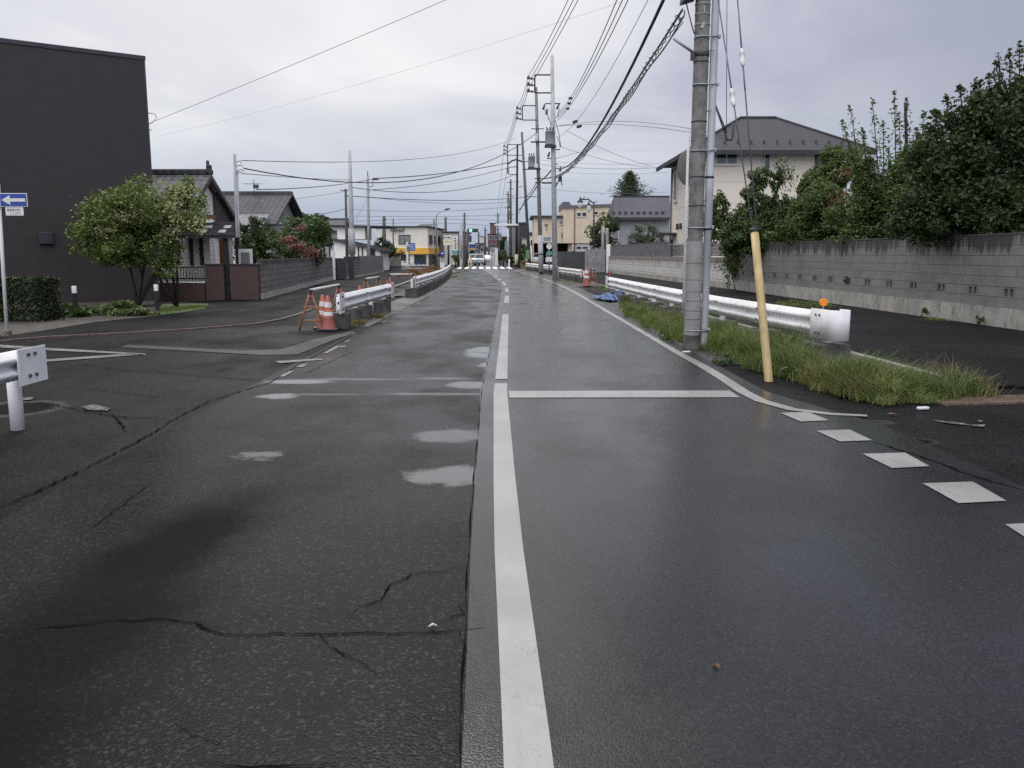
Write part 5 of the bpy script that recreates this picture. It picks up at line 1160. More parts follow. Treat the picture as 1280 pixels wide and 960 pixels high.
for i, (px, nm) in enumerate(((710, 'left'), (716.5, 'middle'), (722.5, 'right'))):
    A = insA[i]; Mp = hz(px, 0, 11.25); cab(f'{nm} one of three high thin wires climbing from the pale transformer pole', [A, Mp, ext(A, Mp, 10, 12.6)], r=.016, group='high wires from the pale transformer pole')
for i, (px, y0, nm) in enumerate(((771, 142, 'left'), (778, 146, 'middle'), (785, 150, 'right'))):
    A = at(697, y0, YA); Mp = hz(px, 0, 8.6); B = ext(A, Mp, 13.7, 9.3); c, q = cab(f'{nm} one of three lower wires running from the pale transformer pole to the near pole', [A, Mp, B], r=.015, group='lower wires to the near pole')
    m_ = MB(); p = q[7-i]; m_.cbox(p, .16, .3, .08, bev=.03); m_.build('wire_sleeve', M['insul'], c, W=True)
A = at(697, 172, YA); Mp = hz(810, 0, 7.6); cab('faint thin wire between the lower wires and the thick black cable', [A, Mp, ext(A, Mp, 13.7, 8.2)], r=.009, mat='cable_grey')
A = at(695, 210, YA); cab('thick black cable sweeping down from the near pole to the pale transformer pole', [A, at(757, 136, 24.7), Vector((2.85, 13.75, 6.55))], r=.034)
A = at(695, 220, YA); B = at(853, 12, 13.7); Mp = at(770, 132, 24.8)
c, q = cab('grey spiral wrapped cable bundle below the thick black cable', [A, at(786, 117, 19.8), B], r=.02, mat='cable_grey', n=60)
rr = random.Random(2); m_ = MB(); hel = []
for i in range(len(q)-1):
    for k in range(10):
        f = k/10; p = q[i].lerp(q[i+1], f); a = (i*10+k)*1.05; rad_ = .045+.015*math.sin(i*1.3); hel.append(p+Vector((math.cos(a)*rad_, 0, math.sin(a)*rad_-.03)))
m_.tube(hel, .010, 4); m_.build('spiral_hanger', M['cable_grey'], c, W=True)
m_ = MB(); m_.tube([p+Vector((.03, 0, -.10-.03*math.sin(i*.9))) for i, p in enumerate(q)], .014, 5); m_.build('lashed_wire', M['cable_grey'], c, W=True)
m_ = MB(); 
p = q[7]; m_.tube([p+Vector((0, 0, .05)), p+Vector((-.1, 0, -.4)), p+Vector((-.25, 0, -.65))], .03, 5); m_.tube([p, p+Vector((.1, 0, -.6))], .025, 5); m_.cbox(p+Vector((0, 0, -.25)), .18, .3, .25, bev=.03); m_.build('splice_tails', M['cable'], c, W=True)
cab('thin wire running just under the spiral wrapped bundle', [at(696, 224, YA), at(770, 150, 23.5), at(854, 27, 13.7)], r=.008, mat='cable_grey')
# between the right hand poles
cab('high wire between the pale transformer pole and the dark transformer pole', [insA[0], insB[0]], .25, .016, group='high wires between the two transformer poles'); cab('second high wire between the pale and the dark transformer poles', [insA[1], insB[1]], .25, .016, group='high wires between the two transformer poles'); cab('third high wire between the pale and the dark transformer poles', [insA[2], insB[2]], .25, .016, group='high wires between the two transformer poles')
for i, nm in enumerate(('top', 'middle', 'bottom')): cab(f'{nm} high wire from the dark transformer pole to the square framed pole', [insB[i], insD[i]], .35, .018, group='high wires to the square framed pole')
t_ = at(634.5, 190, YD); cab('high wire leading from the square framed pole down the street', [insD[0], at(621, 268, 160)], .4, .02); cab('second wire leading from the square framed pole down the street', [at(634, 210, YD), at(622, 282, 160)], .4, .02)
cab('thick cable from the pale transformer pole to the dark transformer pole', [at(692, 209, YA), at(674, 227, YB)], .1, .045); cab('thick cable from the dark transformer pole to the leaning pole', [at(674, 228, YB), at(658, 251, YC)], .1, .045); cab('thick cable from the leaning pole to the square framed pole', [at(658, 251, YC), at(647, 263, YD)], .1, .045)
cab('grey cable bundle between the pale and dark transformer poles', [at(692, 220, YA), at(674.5, 222, YB)], .1, .04, 'cable_grey'); cab('lower grey cable from the dark transformer pole to the leaning pole', [at(674, 222, YB), at(658, 246, YC)], .15, .035, 'cable_grey'); cab('lower grey cable from the leaning pole to the square framed pole', [at(658, 244, YC), at(647, 268, YD)], .15, .035, 'cable_grey')
# to houses on the right
for a, b, lb, s in (((727, 151), (905, 170), 'upper service wire from the pale transformer pole to the beige house', .35), ((727, 154), (905, 173.5), 'lower service wire from the pale transformer pole to the beige house', .35)):
    A = at(696, b[1]-12, YA); c, q = cab(lb, [at(695, 158, YA), at(a[0], a[1], 47), at(b[0], b[1], 39.0)], r=.012)
    m_ = MB(); m_.cbox(at(a[0]-8 if b[1] < 172 else a[0]-3, a[1]+(1 if b[1] < 172 else 4), 46.5), .28, .2, .14, ry=-.3, bev=.04); m_.build('wire_sleeve', M['cable'], c, W=True)
for i, (y0, y1, Y, lb) in enumerate(((201, 203, 100, 'thin far wire above the conifer behind the beige house'), (206.5, 208.5, 95, 'thicker far wire above the conifer running behind the beige house'), (213.5, 215, 104, 'faint far wire just over the conifer tip'), (235, 240, 88, 'far wire level with the top of the street lantern'))):
    cab(lb, [at(676 if i < 3 else 668, y0-1, Y), at(835, y1, Y)], .35, .022 if i == 1 else .015, 'cable_grey')
cab('slanting drop wire from the transformer pole to the back of the beige house', [at(708, 163, 50), at(815, 208, 60)], .2, .012, 'cable_grey'); cab('second slanting drop wire below the thick black cable', [at(700, 183, 50), at(810, 209, 72)], .2, .012, 'cable_grey'); cab('short wire joining the thick black cable to the transformer pole', [at(694, 198, YA), at(724, 190, 44)], .02, .012, 'cable_grey')
# across the street to the left
B0_ = at(194, 151, 26.7); Mp = hz(557, 0, 7.2); cab('heavy sagging service cable from the black building up across the road', [B0_, Mp, ext(B0_, Mp, 13.9, 8.9)], r=.0065, mat='cable_grey')
B1_ = at(193, 171, 26.75); cab('very thin wire from the black building crossing the whole sky', [B1_, at(480, 107, 19.4), at(775, 3, 14.2)], r=.002, mat='cable_grey')
S = lambda y, dx=0: at(300+dx, y, 31.4)
for a, m2, b, lb, r in ((S(200.5, 2), (420, 202, 50), (646, 172, 90), 'highest of the long wires from the pale service pole across the street', .014), (S(210.5, 5), (450, 213, 55), (671, 166, 63), 'thick long cable from the pale service pole to the dark transformer pole', .024), (S(217, 4), (380, 222.5, 42), (437, 224.6, 58), 'short wire from the pale service pole to the tall pale pole', .014)):
    cab(lb, [a, at(*m2), at(*b)], r=r)
cab('wire bundle from the tiled house aerial up to the medium grey pole', [at(320, 237, 49), at(390, 233, 62), at(460, 225, 76)], r=.03, mat='cable_grey')
cab('double cable from the medium grey pole to the square framed pole', [at(468, 223, 76), at(550, 217, 84), at(634.5, 203.5, YD)], r=.04); cab('cable just under the double cable to the square framed pole', [at(461, 237.5, 76), at(530, 230, 84), at(634.5, 210, YD)], r=.026)
cab('low sagging cable from the tall pale pole towards the square framed pole', [at(438, 234, 58), at(510, 241, 72), at(646, 217, YD)], r=.024); cab('sagging pair of cables in front of the cream shop sky', [at(438, 245, 58), at(540, 251.5, 80), at(660, 246, 92)], r=.026); cab('lower cable of the sagging pair over the cream shop', [at(460, 246, 76), at(540, 257, 90), at(645, 252, YD)], r=.02, mat='cable_grey')
for i, (y0, y1, y2, lb) in enumerate(((262, 264.5, 258, 'first low far wire above the shop roof'), (270, 271, 268, 'second low far wire touching the dark pole top'), (277, 274, 277, 'third low far wire near the street lamp arm'), (281, 279, 285, 'lowest far wire crossing behind the traffic signal'))):
    cab(lb, [at(442, y0, 120), at(540, y1, 135), at(640, y2, 150)], r=.028, mat='cable_grey')
cab('thin wire from the shrubs to the tall pale pole', [at(395, 268, 56), at(432, 261, 60)], .05, .02, 'cable_grey'); cab('slanting stay wire between the medium grey pole and the dark roof', [at(459, 250, 76), at(444, 275, 78)], .02, .014, 'cable_grey'); cab('faint wire between aerial and thin dark pole', [at(330, 253, 49), at(432, 239, 60)], .05, .012, 'cable_grey')

# ------------------------------------------------------------------ street furniture far ahead
t = thing('traffic_signal', 'horizontal traffic signal showing green on an arm over the crossing', 'traffic signal', (at(577.3, 330, 100).x, 100, 0))
part(t, 'pole_shaft', 'steel', lambda m: m.tube([Vector((at(577.3, 330, 100).x, 100, -.05)), at(577.3, 275, 100)], [.15, .10], 12)); part(t, 'arm', 'steel', lambda m: m.tube([at(577.5, 288.4, 100), at(586, 288.2, 99.9)], .05, 8))
hd = part(t, 'signal_head', 'dark_steel', lambda m: m.cbox(at(591, 288, 99.8), 1.3, .2, .42, bev=.12))
M['green_lamp'] = emit('lit_green_lamp', (.08, 1.0, .62), 5.)
for i, px in enumerate((588.3, 591.6, 595.2)):
    c = at(px, 288, 99.68); m_ = MB(); disc(m_, c, Vector((0, -1, 0)), .15, .01, bulge=-.02); m_.build('lamp', M['green_lamp'] if i == 0 else M['glass'], hd, W=True)
    m_ = MB(); m_.tube([c+Vector((-.15, -.02, .06)), c+Vector((-.1, -.16, .14)), c+Vector((.1, -.16, .14)), c+Vector((.15, -.02, .06))], .012, 4); m_.build('visor', M['dark_steel'], hd, W=True)
part(t, 'pedestrian_signal', 'dark_steel', lambda m: m.cbox(at(587.6, 298.5, 100), .35, .3, .75, bev=.04))
for px, Y, lb in ((576.4, 96.5, 'yellow marker post at the left end of the crossing'), (588.8, 97.5, 'pale yellow marker post left of the silver van'), (585.8, 98.5, 'slim pale marker post beside the yellow marker')):
    x = at(px, 330, Y).x; t = thing('marker_post', lb, 'marker post', (x, Y, 0)); lt(t, 'post', 'pale_yellow', lambda m: m.lathe([(.07, -.05), (.07, 1.0), (.05, 1.04), (.001, 1.04)], n=10)); lt(t, 'reflective_band', 'band', lambda m: m.lathe([(.074, .7), (.074, .82)], n=10))
t = thing('sign_gantry', 'pale overhead sign arm reaching from a post over the right lane', 'gantry', (at(648.5, 330, 97).x, 97, 0))
part(t, 'post', 'dark_steel', lambda m: m.tube([Vector((at(648.5, 330, 97).x, 97, -.05)), at(648.5, 278, 97)], .12, 10)); part(t, 'arm', 'sign_white', lambda m: m.cbox((at(618.3, 281.3, 97)+at(648, 280.8, 97))/2, 2.75, .18, .20, bev=.03))
# bus stop
t = thing('bus_stop_sign', 'white bus stop post with round blue sign beside the curving guardrail', 'bus stop', (at(553, 340, 60).x, 60, 0))
part(t, 'post', 'sign_white', lambda m: m.tube([Vector((at(553, 340, 60).x, 60, -.05)), at(553, 322, 60)], .03, 8)); part(t, 'timetable_board', 'sign_white', lambda m: m.cbox(at(553, 328.5, 59.95), .34, .05, .78, bev=.01))
part(t, 'round_sign', 'sign_blue', lambda m: disc(m, at(553, 316.8, 59.95), Vector((0, -1, 0)), .185, .02, bulge=.0)); part(t, 'sign_emblem', 'sign_white', lambda m: m.cbox(at(553, 316.8, 59.90), .18, .03, .09, bev=.01))
part(t, 'route_plate', 'sign_back', lambda m: (m.box(*(lambda a, b: (a.x, b.x, 59.88, 59.92, b.z, a.z))(at(550.6, 321.5, 59.9), at(555.4, 323.5, 59.9))), m.box(*(lambda a, b: (a.x, b.x, 59.88, 59.92, b.z, a.z))(at(550.8, 325.3, 59.9), at(555.2, 326.3, 59.9)))))
# street lamp left, lantern right
t = thing('street_lamp', 'curved arm street lamp beside the cream shop', 'street lamp', (at(545, 330, 90).x, 90, 0))
part(t, 'post', 'steel', lambda m: m.tube([Vector((at(545, 330, 90).x, 90, -.05)), at(545, 280, 90), at(545.3, 271, 90), at(547.5, 266.5, 90), at(552, 264, 90), at(557, 262.3, 90)], [.09, .07, .06, .05, .05, .045], 8)); part(t, 'lamp_head', 'dark_steel', lambda m: m.tube([at(556, 262.6, 90), at(558, 261.6, 90), at(563, 260.8, 90)], [.05, .11, .05], 8))
YL = 74; t = thing('lantern_lamp', 'ornate street lamp with hanging white lantern in front of the beige block', 'street lamp', (at(742.5, 330, YL).x, YL, 0))
part(t, 'post', 'dark_steel', lambda m: m.tube([Vector((at(742.5, 330, YL).x, YL, -.05)), at(742.5, 290, YL), at(742.3, 252.5, YL)], [.11, .075, .06], 10)); part(t, 'scroll_arm', 'dark_steel', lambda m: (m.tube([at(742.3, 254, YL), at(738.5, 251.5, YL), at(735.5, 249.3, YL), at(727.5, 249.2, YL), at(725.3, 248.8, YL)], .055, 8), m.tube([at(742.3, 253.5, YL), at(745, 252.2, YL), at(746.5, 251, YL)], [.05, .04, .02], 6), m.tube([at(729, 249, YL), at(730.5, 246, YL), at(731.2, 246.5, YL)], .04, 6), m.tube([at(735.5, 249.5, YL), at(736.3, 247.8, YL)], .04, 6)))
c = at(725.2, 252.5, YL); part(t, 'lantern_cap', 'dark_steel', lambda m: m.lathe([(.06, .42), (.09, .2), (.28, .02), (.27, -.02), (.001, -.02)], c=c, n=14)); part(t, 'lantern_glass', 'sign_white', lambda m: m.lathe([(.2, -.02), (.22, -.25), (.15, -.42), (.03, -.58), (.001, -.66)], c=c, n=14))
c = at(736, 256.5, YL); part(t, 'lantern_cap', 'dark_steel', lambda m: m.lathe([(.06, .32), (.08, .12), (.24, .02), (.001, -.02)], c=c, n=14)); part(t, 'lantern_glass', 'sign_white', lambda m: m.lathe([(.17, -.02), (.19, -.3), (.1, -.6), (.001, -.68)], c=c, n=14))
# round white sign with plates by the right verge
t = thing('round_sign', 'round white sign on a post with two small plates behind the pale pole', 'road sign', (at(686.3, 338, 62).x, 62, 0))
part(t, 'post', 'steel', lambda m: m.tube([Vector((at(686.5, 338, 62).x, 62, -.05)), at(686.5, 303, 62)], .04, 8)); part(t, 'sign_disc', 'sign_white', lambda m: disc(m, at(686.5, 308, 61.9), Vector((0, -1, 0)), .21, .02, bulge=0)); part(t, 'plate', 'sign_teal', lambda m: m.cbox(at(687, 316.5, 61.92), .42, .02, .26)); part(t, 'plate', 'sign_white', lambda m: m.cbox(at(687.3, 324, 61.92), .3, .02, .26))
t = thing('road_sign', 'small round blue sign on the dark pole before the cream shop', 'road sign', (at(484.3, 330, 95).x, 95, 0)); part(t, 'post', 'steel', lambda m: m.tube([Vector((at(484.3, 330, 95).x, 95, -.05)), at(484.3, 299, 95)], .04, 8)); part(t, 'sign_disc', 'sign_blue', lambda m: disc(m, at(484.2, 303.3, 94.9), Vector((0, -1, 0)), .22, .02, bulge=0))
# shop pylon and board stack
YP = 98; t = thing('pylon_sign', 'white shop pylon with faded blue panel and green strip', 'sign', (at(512, 330, YP).x, YP, 0))
part(t, 'pylon', 'sign_white', lambda m: m.box(*(lambda a, b: (a.x, b.x, YP-.1, YP+.1, -.05, a.z))(at(507.5, 302.5, YP), at(510.7, 330, YP)))); part(t, 'green_strip', 'sign_green', lambda m: m.box(*(lambda a, b: (a.x, b.x, YP-.08, YP+.08, b.z, a.z))(at(510.8, 308, YP), at(512.4, 325, YP)))); part(t, 'grey_panel', 'sign_back', lambda m: m.box(*(lambda a, b: (a.x, b.x, YP-.14, YP-.104, b.z, a.z))(at(508.6, 307, YP), at(511.5, 314, YP))))
bl = part(t, 'blue_panel', 'sign_blue_pale', lambda m: m.box(*(lambda a, b: (a.x, b.x, YP-.12, YP+.12, b.z, a.z))(at(512.5, 303.8, YP), at(519, 313.7, YP))))
m_ = MB()
for (a, b, y) in ((513.5, 516.5, 305.6), (514, 517.5, 307.6), (513.6, 516, 309.5), (515, 518, 311.4)): A, B = at(a, y, YP), at(b, y+.7, YP); m_.box(A.x, B.x, YP-.14, YP-.123, B.z, A.z)
m_.build('lettering', M['sign_white'], bl, W=True)
YQ = 108; t = thing('sign_tower', 'stack of cream and teal shop boards on dark posts by the crossing', 'sign', (at(566, 330, YQ).x, YQ, 0))
def brd(nm, mt, a, b, c, d_, y0=0): return part(t, nm, mt, lambda m: m.box(*(lambda A, B: (A.x, B.x, YQ-.1-y0, YQ+.1-y0, B.z, A.z))(at(a, c, YQ), at(b, d_, YQ))))
for px in (560.5, 573.5): part(t, 'post', 'dark_steel', lambda m: m.tube([Vector((at(px, 330, YQ).x, YQ+.15, -.05)), at(px, 293 if px > 565 else 297, YQ+.15)], .13, 8))
c1 = brd('sign_board', 'sign_white', 554.6, 565.4, 294.5, 299.2); c2_ = brd('sign_board', 'cream', 554.2, 565.2, 299.4, 306.5, .02); c3 = brd('sign_board', 'sign_white', 565.6, 573, 294.8, 312.8, .04); c4 = brd('sign_board', 'sign_teal', 565, 573, 313, 317.5, .06); 
m_ = MB(); rr = random.Random(5)
for k in range(4): A, B = at(555.5+k*2.3, 296.2, YQ), at(557+k*2.3, 297.6, YQ); m_.box(A.x, B.x, YQ-.125, YQ-.102, B.z, A.z)
m_.build('lettering', M['ink'], c1, W=True); m_ = MB()
for k in range(3): A, B = at(555.5+k*3, 301.2, YQ), at(557.6+k*3, 302.8, YQ); m_.box(A.x, B.x, YQ-.145, YQ-.122, B.z, A.z)
m_.build('lettering', M['sign_yellow'], c2_, W=True); m_ = MB()
for k in range(5): A, B = at(568.3, 297+k*3, YQ), at(569.8, 298.8+k*3, YQ); m_.box(A.x, B.x, YQ-.165, YQ-.142, B.z, A.z)
m_.build('lettering', M['ink'], c3, W=True); brd('yellow_strip', 'sign_yellow', 571, 572.6, 299, 311, .08)
# low white guard fence before the shop
t = thing('guard_fence', 'low white pipe guard fence in front of the cream shop windows', 'fence', (at(490, 332, 97).x, 97, 0)); fx0, fx1 = at(489, 331, 97), at(516, 331, 97)
part(t, 'panel', 'sign_white', lambda m: (m.box(fx0.x, at(504, 0, 97).x, 96.97, 97.03, .35, .62), m.tube([Vector((fx0.x, 97, .75)), Vector((fx1.x, 97, .75))], .04, 6), m.tube([Vector((at(504, 0, 97).x, 97, .25)), Vector((fx1.x, 97, .25))], .035, 6)))
for px in (489.5, 496, 503, 509.5, 515.5): part(t, 'post', 'sign_white', lambda m: m.tube([Vector((at(px, 331, 97).x, 97, -.05)), Vector((at(px, 331, 97).x, 97, .78))], .05, 6))
t = thing('bicycle', 'dark parked bicycle by the low white guard fence', 'bicycle', (at(523, 331, 96.5).x, 96.5, 0))
for s in (-.5, .5): lt(t, 'wheel', 'black', lambda m: m.tube([(s+.3*math.cos(a_*PI/8), 0, .33+.3*math.sin(a_*PI/8)) for a_ in range(17)], .03, 6))
lt(t, 'frame', 'sign_blue', lambda m: (m.tube([(-.5, 0, .33), (-.1, 0, .36), (.35, 0, .8), (.5, 0, .33)], .025, 6), m.tube([(-.1, 0, .36), (-.2, 0, .85)], .025, 6), m.tube([(-.5, 0, .33), (-.18, 0, .75), (.35, 0, .75)], .022, 6))); lt(t, 'saddle', 'black', lambda m: m.cbox((-.2, 0, .88), .25, .12, .06, bev=.02)); lt(t, 'handlebar', 'steel', lambda m: m.tube([(.33, -.25, .98), (.36, 0, .95), (.33, .25, .98)], .015, 6))
# ------------------------------------------------------------------ cars at the crossing
def car(label, c, w, l, h, mat, van=False, lamp=False):
    t = thing('car', label, 'car', c); hw = w/2
    prof = [(-l/2, .28), (-l/2, .75), (-l/2+.25, .92), (-l/2+(.55 if van else 1.0), 1.02), (-l/2+(1.0 if van else 1.7), h-.08), (-l/2+(1.4 if van else 2.1), h), (l/2-.5, h), (l/2-.1, h*.75), (l/2, .9), (l/2, .3)]
    bd = MB(); n = len(prof); vs = []
    for s, f in ((-1, 1), (-.93, 1), (.93, 1), (1, 1)):
        for (y, z) in prof: vs.append((s*hw*(1-.16*max(0, (z-1.0)/(h-.9)))*(1), y*(1 if abs(s) < .95 else .985), z if abs(s) < .95 else (z-.04 if z > 1 else z)))
    fs = [(r_*n+i, (r_+1)*n+i, (r_+1)*n+(i+1) % n, r_*n+(i+1) % n) for r_ in range(3) for i in range(n)] + [tuple(range(n))[::-1], tuple(range(3*n, 4*n))]
    bd.add(vs, fs); bd.build('body', M[mat], t)
    a, b = prof[3], prof[4]; q0 = (a[0]-.012, a[1]+.04); q1 = (b[0]-.012, b[1])
    lt(t, 'windscreen', 'glass', lambda m: m.add([(-hw*.80, q0[0], q0[1]), (hw*.80, q0[0], q0[1]), (hw*.70, q1[0], q1[1]), (-hw*.70, q1[0], q1[1])], [(0, 1, 2, 3)]))
    for s in (-1, 1):
        lt(t, 'headlight', 'lamp_glass', lambda m: m.cbox((s*hw*.72, -l/2+.06, .74), hw*.38, .16, .17, bev=.03))
        lt(t, 'mirror', mat, lambda m: m.cbox((s*(hw+.08), -l/2+1.1, 1.08), .16, .12, .16, bev=.03))
        lt(t, 'side_window', 'glass', lambda m: m.add([(s*hw*.955, -l/2+1.75, 1.05), (s*hw*.955, l/2-.5, 1.05), (s*hw*.875, l/2-.7, h-.14), (s*hw*.875, -l/2+2.2, h-.14)], [(0, 1, 2, 3)]))
        for y in (-l/2+.75, l/2-.75):
            o = lt(t, 'wheel', 'tyre', lambda m: m.tube([(s*hw*.97-.1, y, .3), (s*hw*.97+.1, y, .3)], .3, 16)); lt(t, 'rim', 'steel', lambda m: m.tube([(s*(hw*.97+.095), y, .3), (s*(hw*.97+.108), y, .3)], .18, 12), o)
    lt(t, 'grille', 'dark_steel', lambda m: m.box(-hw*.45, hw*.45, -l/2-.015, -l/2-.002, .62, .72)); lt(t, 'bumper', 'dark_steel', lambda m: m.box(-hw*.85, hw*.85, -l/2-.02, -l/2-.002, .3, .42)); lt(t, 'number_plate', 'sign_white', lambda m: m.box(-.17, .17, -l/2-.03, -l/2-.016, .46, .6))
    if lamp: lt(t, 'side_lamp', 'amber', lambda m: m.cbox((-hw*.6, -l/2-.01, .98), .3, .08, .18, bev=.03))
    return t
car('silver van facing the crossing in the middle of the queue', (at(599, 330, 119).x, 121, 0), 1.4, 3.8, 1.62, 'car_silver', True)
car('white car partly hidden right of the silver van', (at(608.3, 330, 134).x, 136, 0), 1.45, 3.8, 1.4, 'car_white')
car('small white van with amber lamp left of the silver van', (at(590.6, 330, 120).x, 126, 0), 1.45, 3.4, 1.6, 'car_white', True, True)
# ------------------------------------------------------------------ buildings down the street
def block(label, px0, px1, pyt, Y, d, wallm, roofm='dark_roof', name='building', rows=0, cols=0, base=-.1):
    a, b = at(px0, pyt, Y), at(px1, pyt, Y); t = thing(name, label, 'building', (a.x, Y, 0)); w = b.x-a.x; h = a.z
    lt(t, 'wall', wallm, lambda m: m.box(0, w, 0, d, base, h)); lt(t, 'roof', roofm, lambda m: m.box(-.15, w+.15, -.15, d+.15, h, h+.18))
    for r_ in range(rows):
        for c_ in range(cols):
            x = w*(c_+.5)/cols; z = h*(r_+.62)/rows; s = min(.7, w/cols*.3); window(t, x-s, x+s, z-.5, z+.5, 0, panes=1, d=.08, sill=False, frame='frame_white')
    return t
block('brown tiled apartment tower at the end of the street', 609.5, 624, 293, 210, 20, 'brown_apartment', rows=3, cols=2)
block('taller brown stair tower of the distant apartment house', 612.5, 619.5, 279.5, 214, 10, 'brown_apartment', rows=0)
block('low brown red wing right of the distant apartment tower', 624.5, 634.5, 296.5, 215, 12, 'brown_apartment', rows=2, cols=2)
block('dark clad commercial building behind the row of poles', 646.8, 659.5, 279.5, 122, 14, 'dark_clad', rows=0)
block('narrow grey building left of the dark clad building', 635.4, 646.6, 283, 130, 10, 'grey_wall', rows=0)
block('small white annex beside the dark clad building', 652.5, 661, 298.3, 119, 2.5, 'pale_wall', 'metal_roof', rows=1, cols=1)
block('pale low building far beyond the crossing on the left', 566, 580, 304, 175, 14, 'grey_wall', rows=2, cols=3)
block('blue fronted far shop beyond the crossing', 583.5, 592.5, 306.5, 190, 8, 'sign_blue_pale', rows=0)
block('grey far building behind the queue of cars', 594, 606, 304.5, 260, 14, 'grey_wall', rows=2, cols=3)
block('pale far tower at the vanishing point of the street', 600, 604.5, 296, 330, 14, 'pale_wall', rows=0)
block('light far house left of the vanishing point', 586, 597, 309, 300, 14, 'pale_wall', 'tile_dark', rows=0)
block('low grey shop right of the queue of cars', 613, 624, 307.5, 165, 9, 'grey_wall', rows=1, cols=2)
t = thing('shop_sign', 'red and white stacked shop signs beyond the traffic signal', 'sign', (at(582, 330, 128).x, 128, 0))
part(t, 'post', 'dark_steel', lambda m: m.tube([Vector((at(582, 330, 128).x, 128.1, -.05)), at(582, 302, 128.1)], .1, 6))
for a, b, mt in ((303.5, 307, 'sign_white'), (307.2, 309, 'sign_red'), (311, 313, 'sign_white'), (315.5, 319, 'sign_blue')): part(t, 'sign_board', mt, lambda m: m.box(*(lambda A, B: (A.x, B.x, 127.9, 128, B.z, A.z))(at(580.3, a, 128), at(584, b, 128))))
t = thing('shop_sign', 'orange banner sign above the far blue shop front', 'sign', (at(589.5, 330, 186).x, 186, 0)); part(t, 'banner', 'sign_yellow', lambda m: m.box(*(lambda A, B: (A.x, B.x, 185.9, 186, B.z, A.z))(at(587, 310.5, 186), at(594, 312.5, 186)))); part(t, 'post', 'steel', lambda m: m.tube([Vector((at(589.5, 330, 186).x, 186.1, -.05)), at(589.5, 310.5, 186.1)], .12, 6))
t = thing('shop_sign', 'pale green upright sign in front of the far trees', 'sign', (at(632.3, 330, 116).x, 116, 0)); part(t, 'sign_board', 'sign_teal', lambda m: m.box(*(lambda A, B: (A.x, B.x, 115.9, 116, B.z, A.z))(at(631, 301, 116), at(634.8, 316.5, 116)))); part(t, 'post', 'sign_white', lambda m: m.tube([Vector((at(635, 330, 116).x, 116.05, -.05)), at(635, 286, 116.05)], .09, 6))
for px, Y, hh, lb in ((613.5, 118, 314, 'white slim bollard sign right of the queue'), (616.5, 116, 315, 'second white slim post right of the queue'), (620.5, 112, 310.5, 'pale signboard standing before the far trees'), (636.5, 100, 324, 'short white post at the right end of the crossing')):
    x = at(px, 330, Y).x; t = thing('marker_post', lb, 'marker post', (x, Y, 0)); z = at(px, hh, Y).z; w_ = .09 if px != 620.5 else .2; lt(t, 'post', 'sign_white', lambda m: m.cbox((0, 0, z/2), w_*2, .12, z, bev=.02)); lt(t, 'base_foot', 'kerb', lambda m: m.cbox((0, 0, .03), w_*3, .25, .08, bev=.01))
rr = random.Random(12)
for i in range(8):       # rows of buildings closing the street on both sides
    Y = 150+i*26; s = -1 if i % 2 else 1; x = cx(Y)+s*rr.uniform(9, 13); w_ = rr.uniform(7, 11); h = rr.uniform(4.2, 6.8)
    t = thing('street_house', f'{["pale", "grey", "cream", "brown"][i % 4]} gabled house, {["nearest", "second", "third", "farthest"][i//2]} beyond the crossing on the {"left" if s < 0 else "right"} side', 'house', (x+(0 if s > 0 else -w_), Y, 0), group='houses along the far street')
    wm = ['pale_wall', 'grey_wall', 'cream', 'tan_block'][i % 4]
    lt(t, 'wall', wm, lambda m: m.box(0, w_, 0, 12, -.1, h)); lt(t, 'roof', 'dark_roof', lambda m: m.prism([(-.4, h), (w_+.4, h), (w_/2, h+1.6)], -.4, 12.4, 'y'))
    window(t, w_*.2, w_*.42, h*.6, h*.82, 0, panes=1); window(t, w_*.58, w_*.8, h*.6, h*.82, 0, panes=1)
# ------------------------------------------------------------------ vegetation
def plant(name, label, cat, base, ells, n, size, mat, seed, tips=(), r0=.05, droop=0., sub=26, width=.5, trunk=True, extra=None, subr=(.22, .42), shell=.55, group=None, bases=None):
    t = thing(name, label, cat, base, 0, group); rs = np.random.default_rng(seed)
    C = crown_points(rs, ells, n, sub, subr, shell)
    if extra is not None: C = np.concatenate([C, extra(rs)])
    V, T = leaves(rs, C, size, droop, width); npmesh('crown', V, T, M[mat], t)
    if trunk:
        tp = list(tips) or [(e[0], e[1], e[2]) for e in ells]
        for k, b in enumerate(bases or [base]):
            mb = branches(b, tp if not bases else [q for q in tp if q[0] >= b[0]-1.2] or tp, r0, seed+k); mb.build('trunk', M['bark'], t, W=True)
    return t
E = px_ell
# left tree in front of the black building
g1_, g2_ = gp(172, 386), gp(221, 384)
YT = 23.3
plant('garden_tree', 'bushy light green tree with pale flower tufts before the black building', 'tree', g2_,
      [E(150, 265, 48, 38, YT, 1.1), E(195, 255, 55, 38, YT, 1.2), E(228, 258, 29, 34, YT, .9), E(135, 300, 42, 28, YT, 1.0), E(180, 305, 52, 32, YT, 1.2), E(204, 310, 22, 24, YT, .8), E(207, 337, 16, 14, YT, .4), E(162, 322, 46, 13, YT, .9), E(120, 280, 26, 26, YT, .7)],
      19000, .11, 'leaf_left', 1, tips=[at(150, 270, YT), at(195, 260, YT), at(228, 285, YT), at(180, 300, YT), at(222, 300, YT)], r0=.05, sub=22, bases=[g1_, g2_])
gt = [o for o in bpy.data.objects if o.get('label', '').startswith('bushy light green tree')][0]; rs = np.random.default_rng(77)
C = np.concatenate([np.array([at(px, py, YT-.9+.5*(i % 3))])+rs.normal(0, 1, (46, 3))*np.array([.13, .12, .09]) for i, (px, py) in enumerate([(rs.uniform(105, 250), 0) for _ in range(54)]) for py in [rs.uniform(222, 300) if 185 < px < 245 else rs.uniform(242, 300)]])
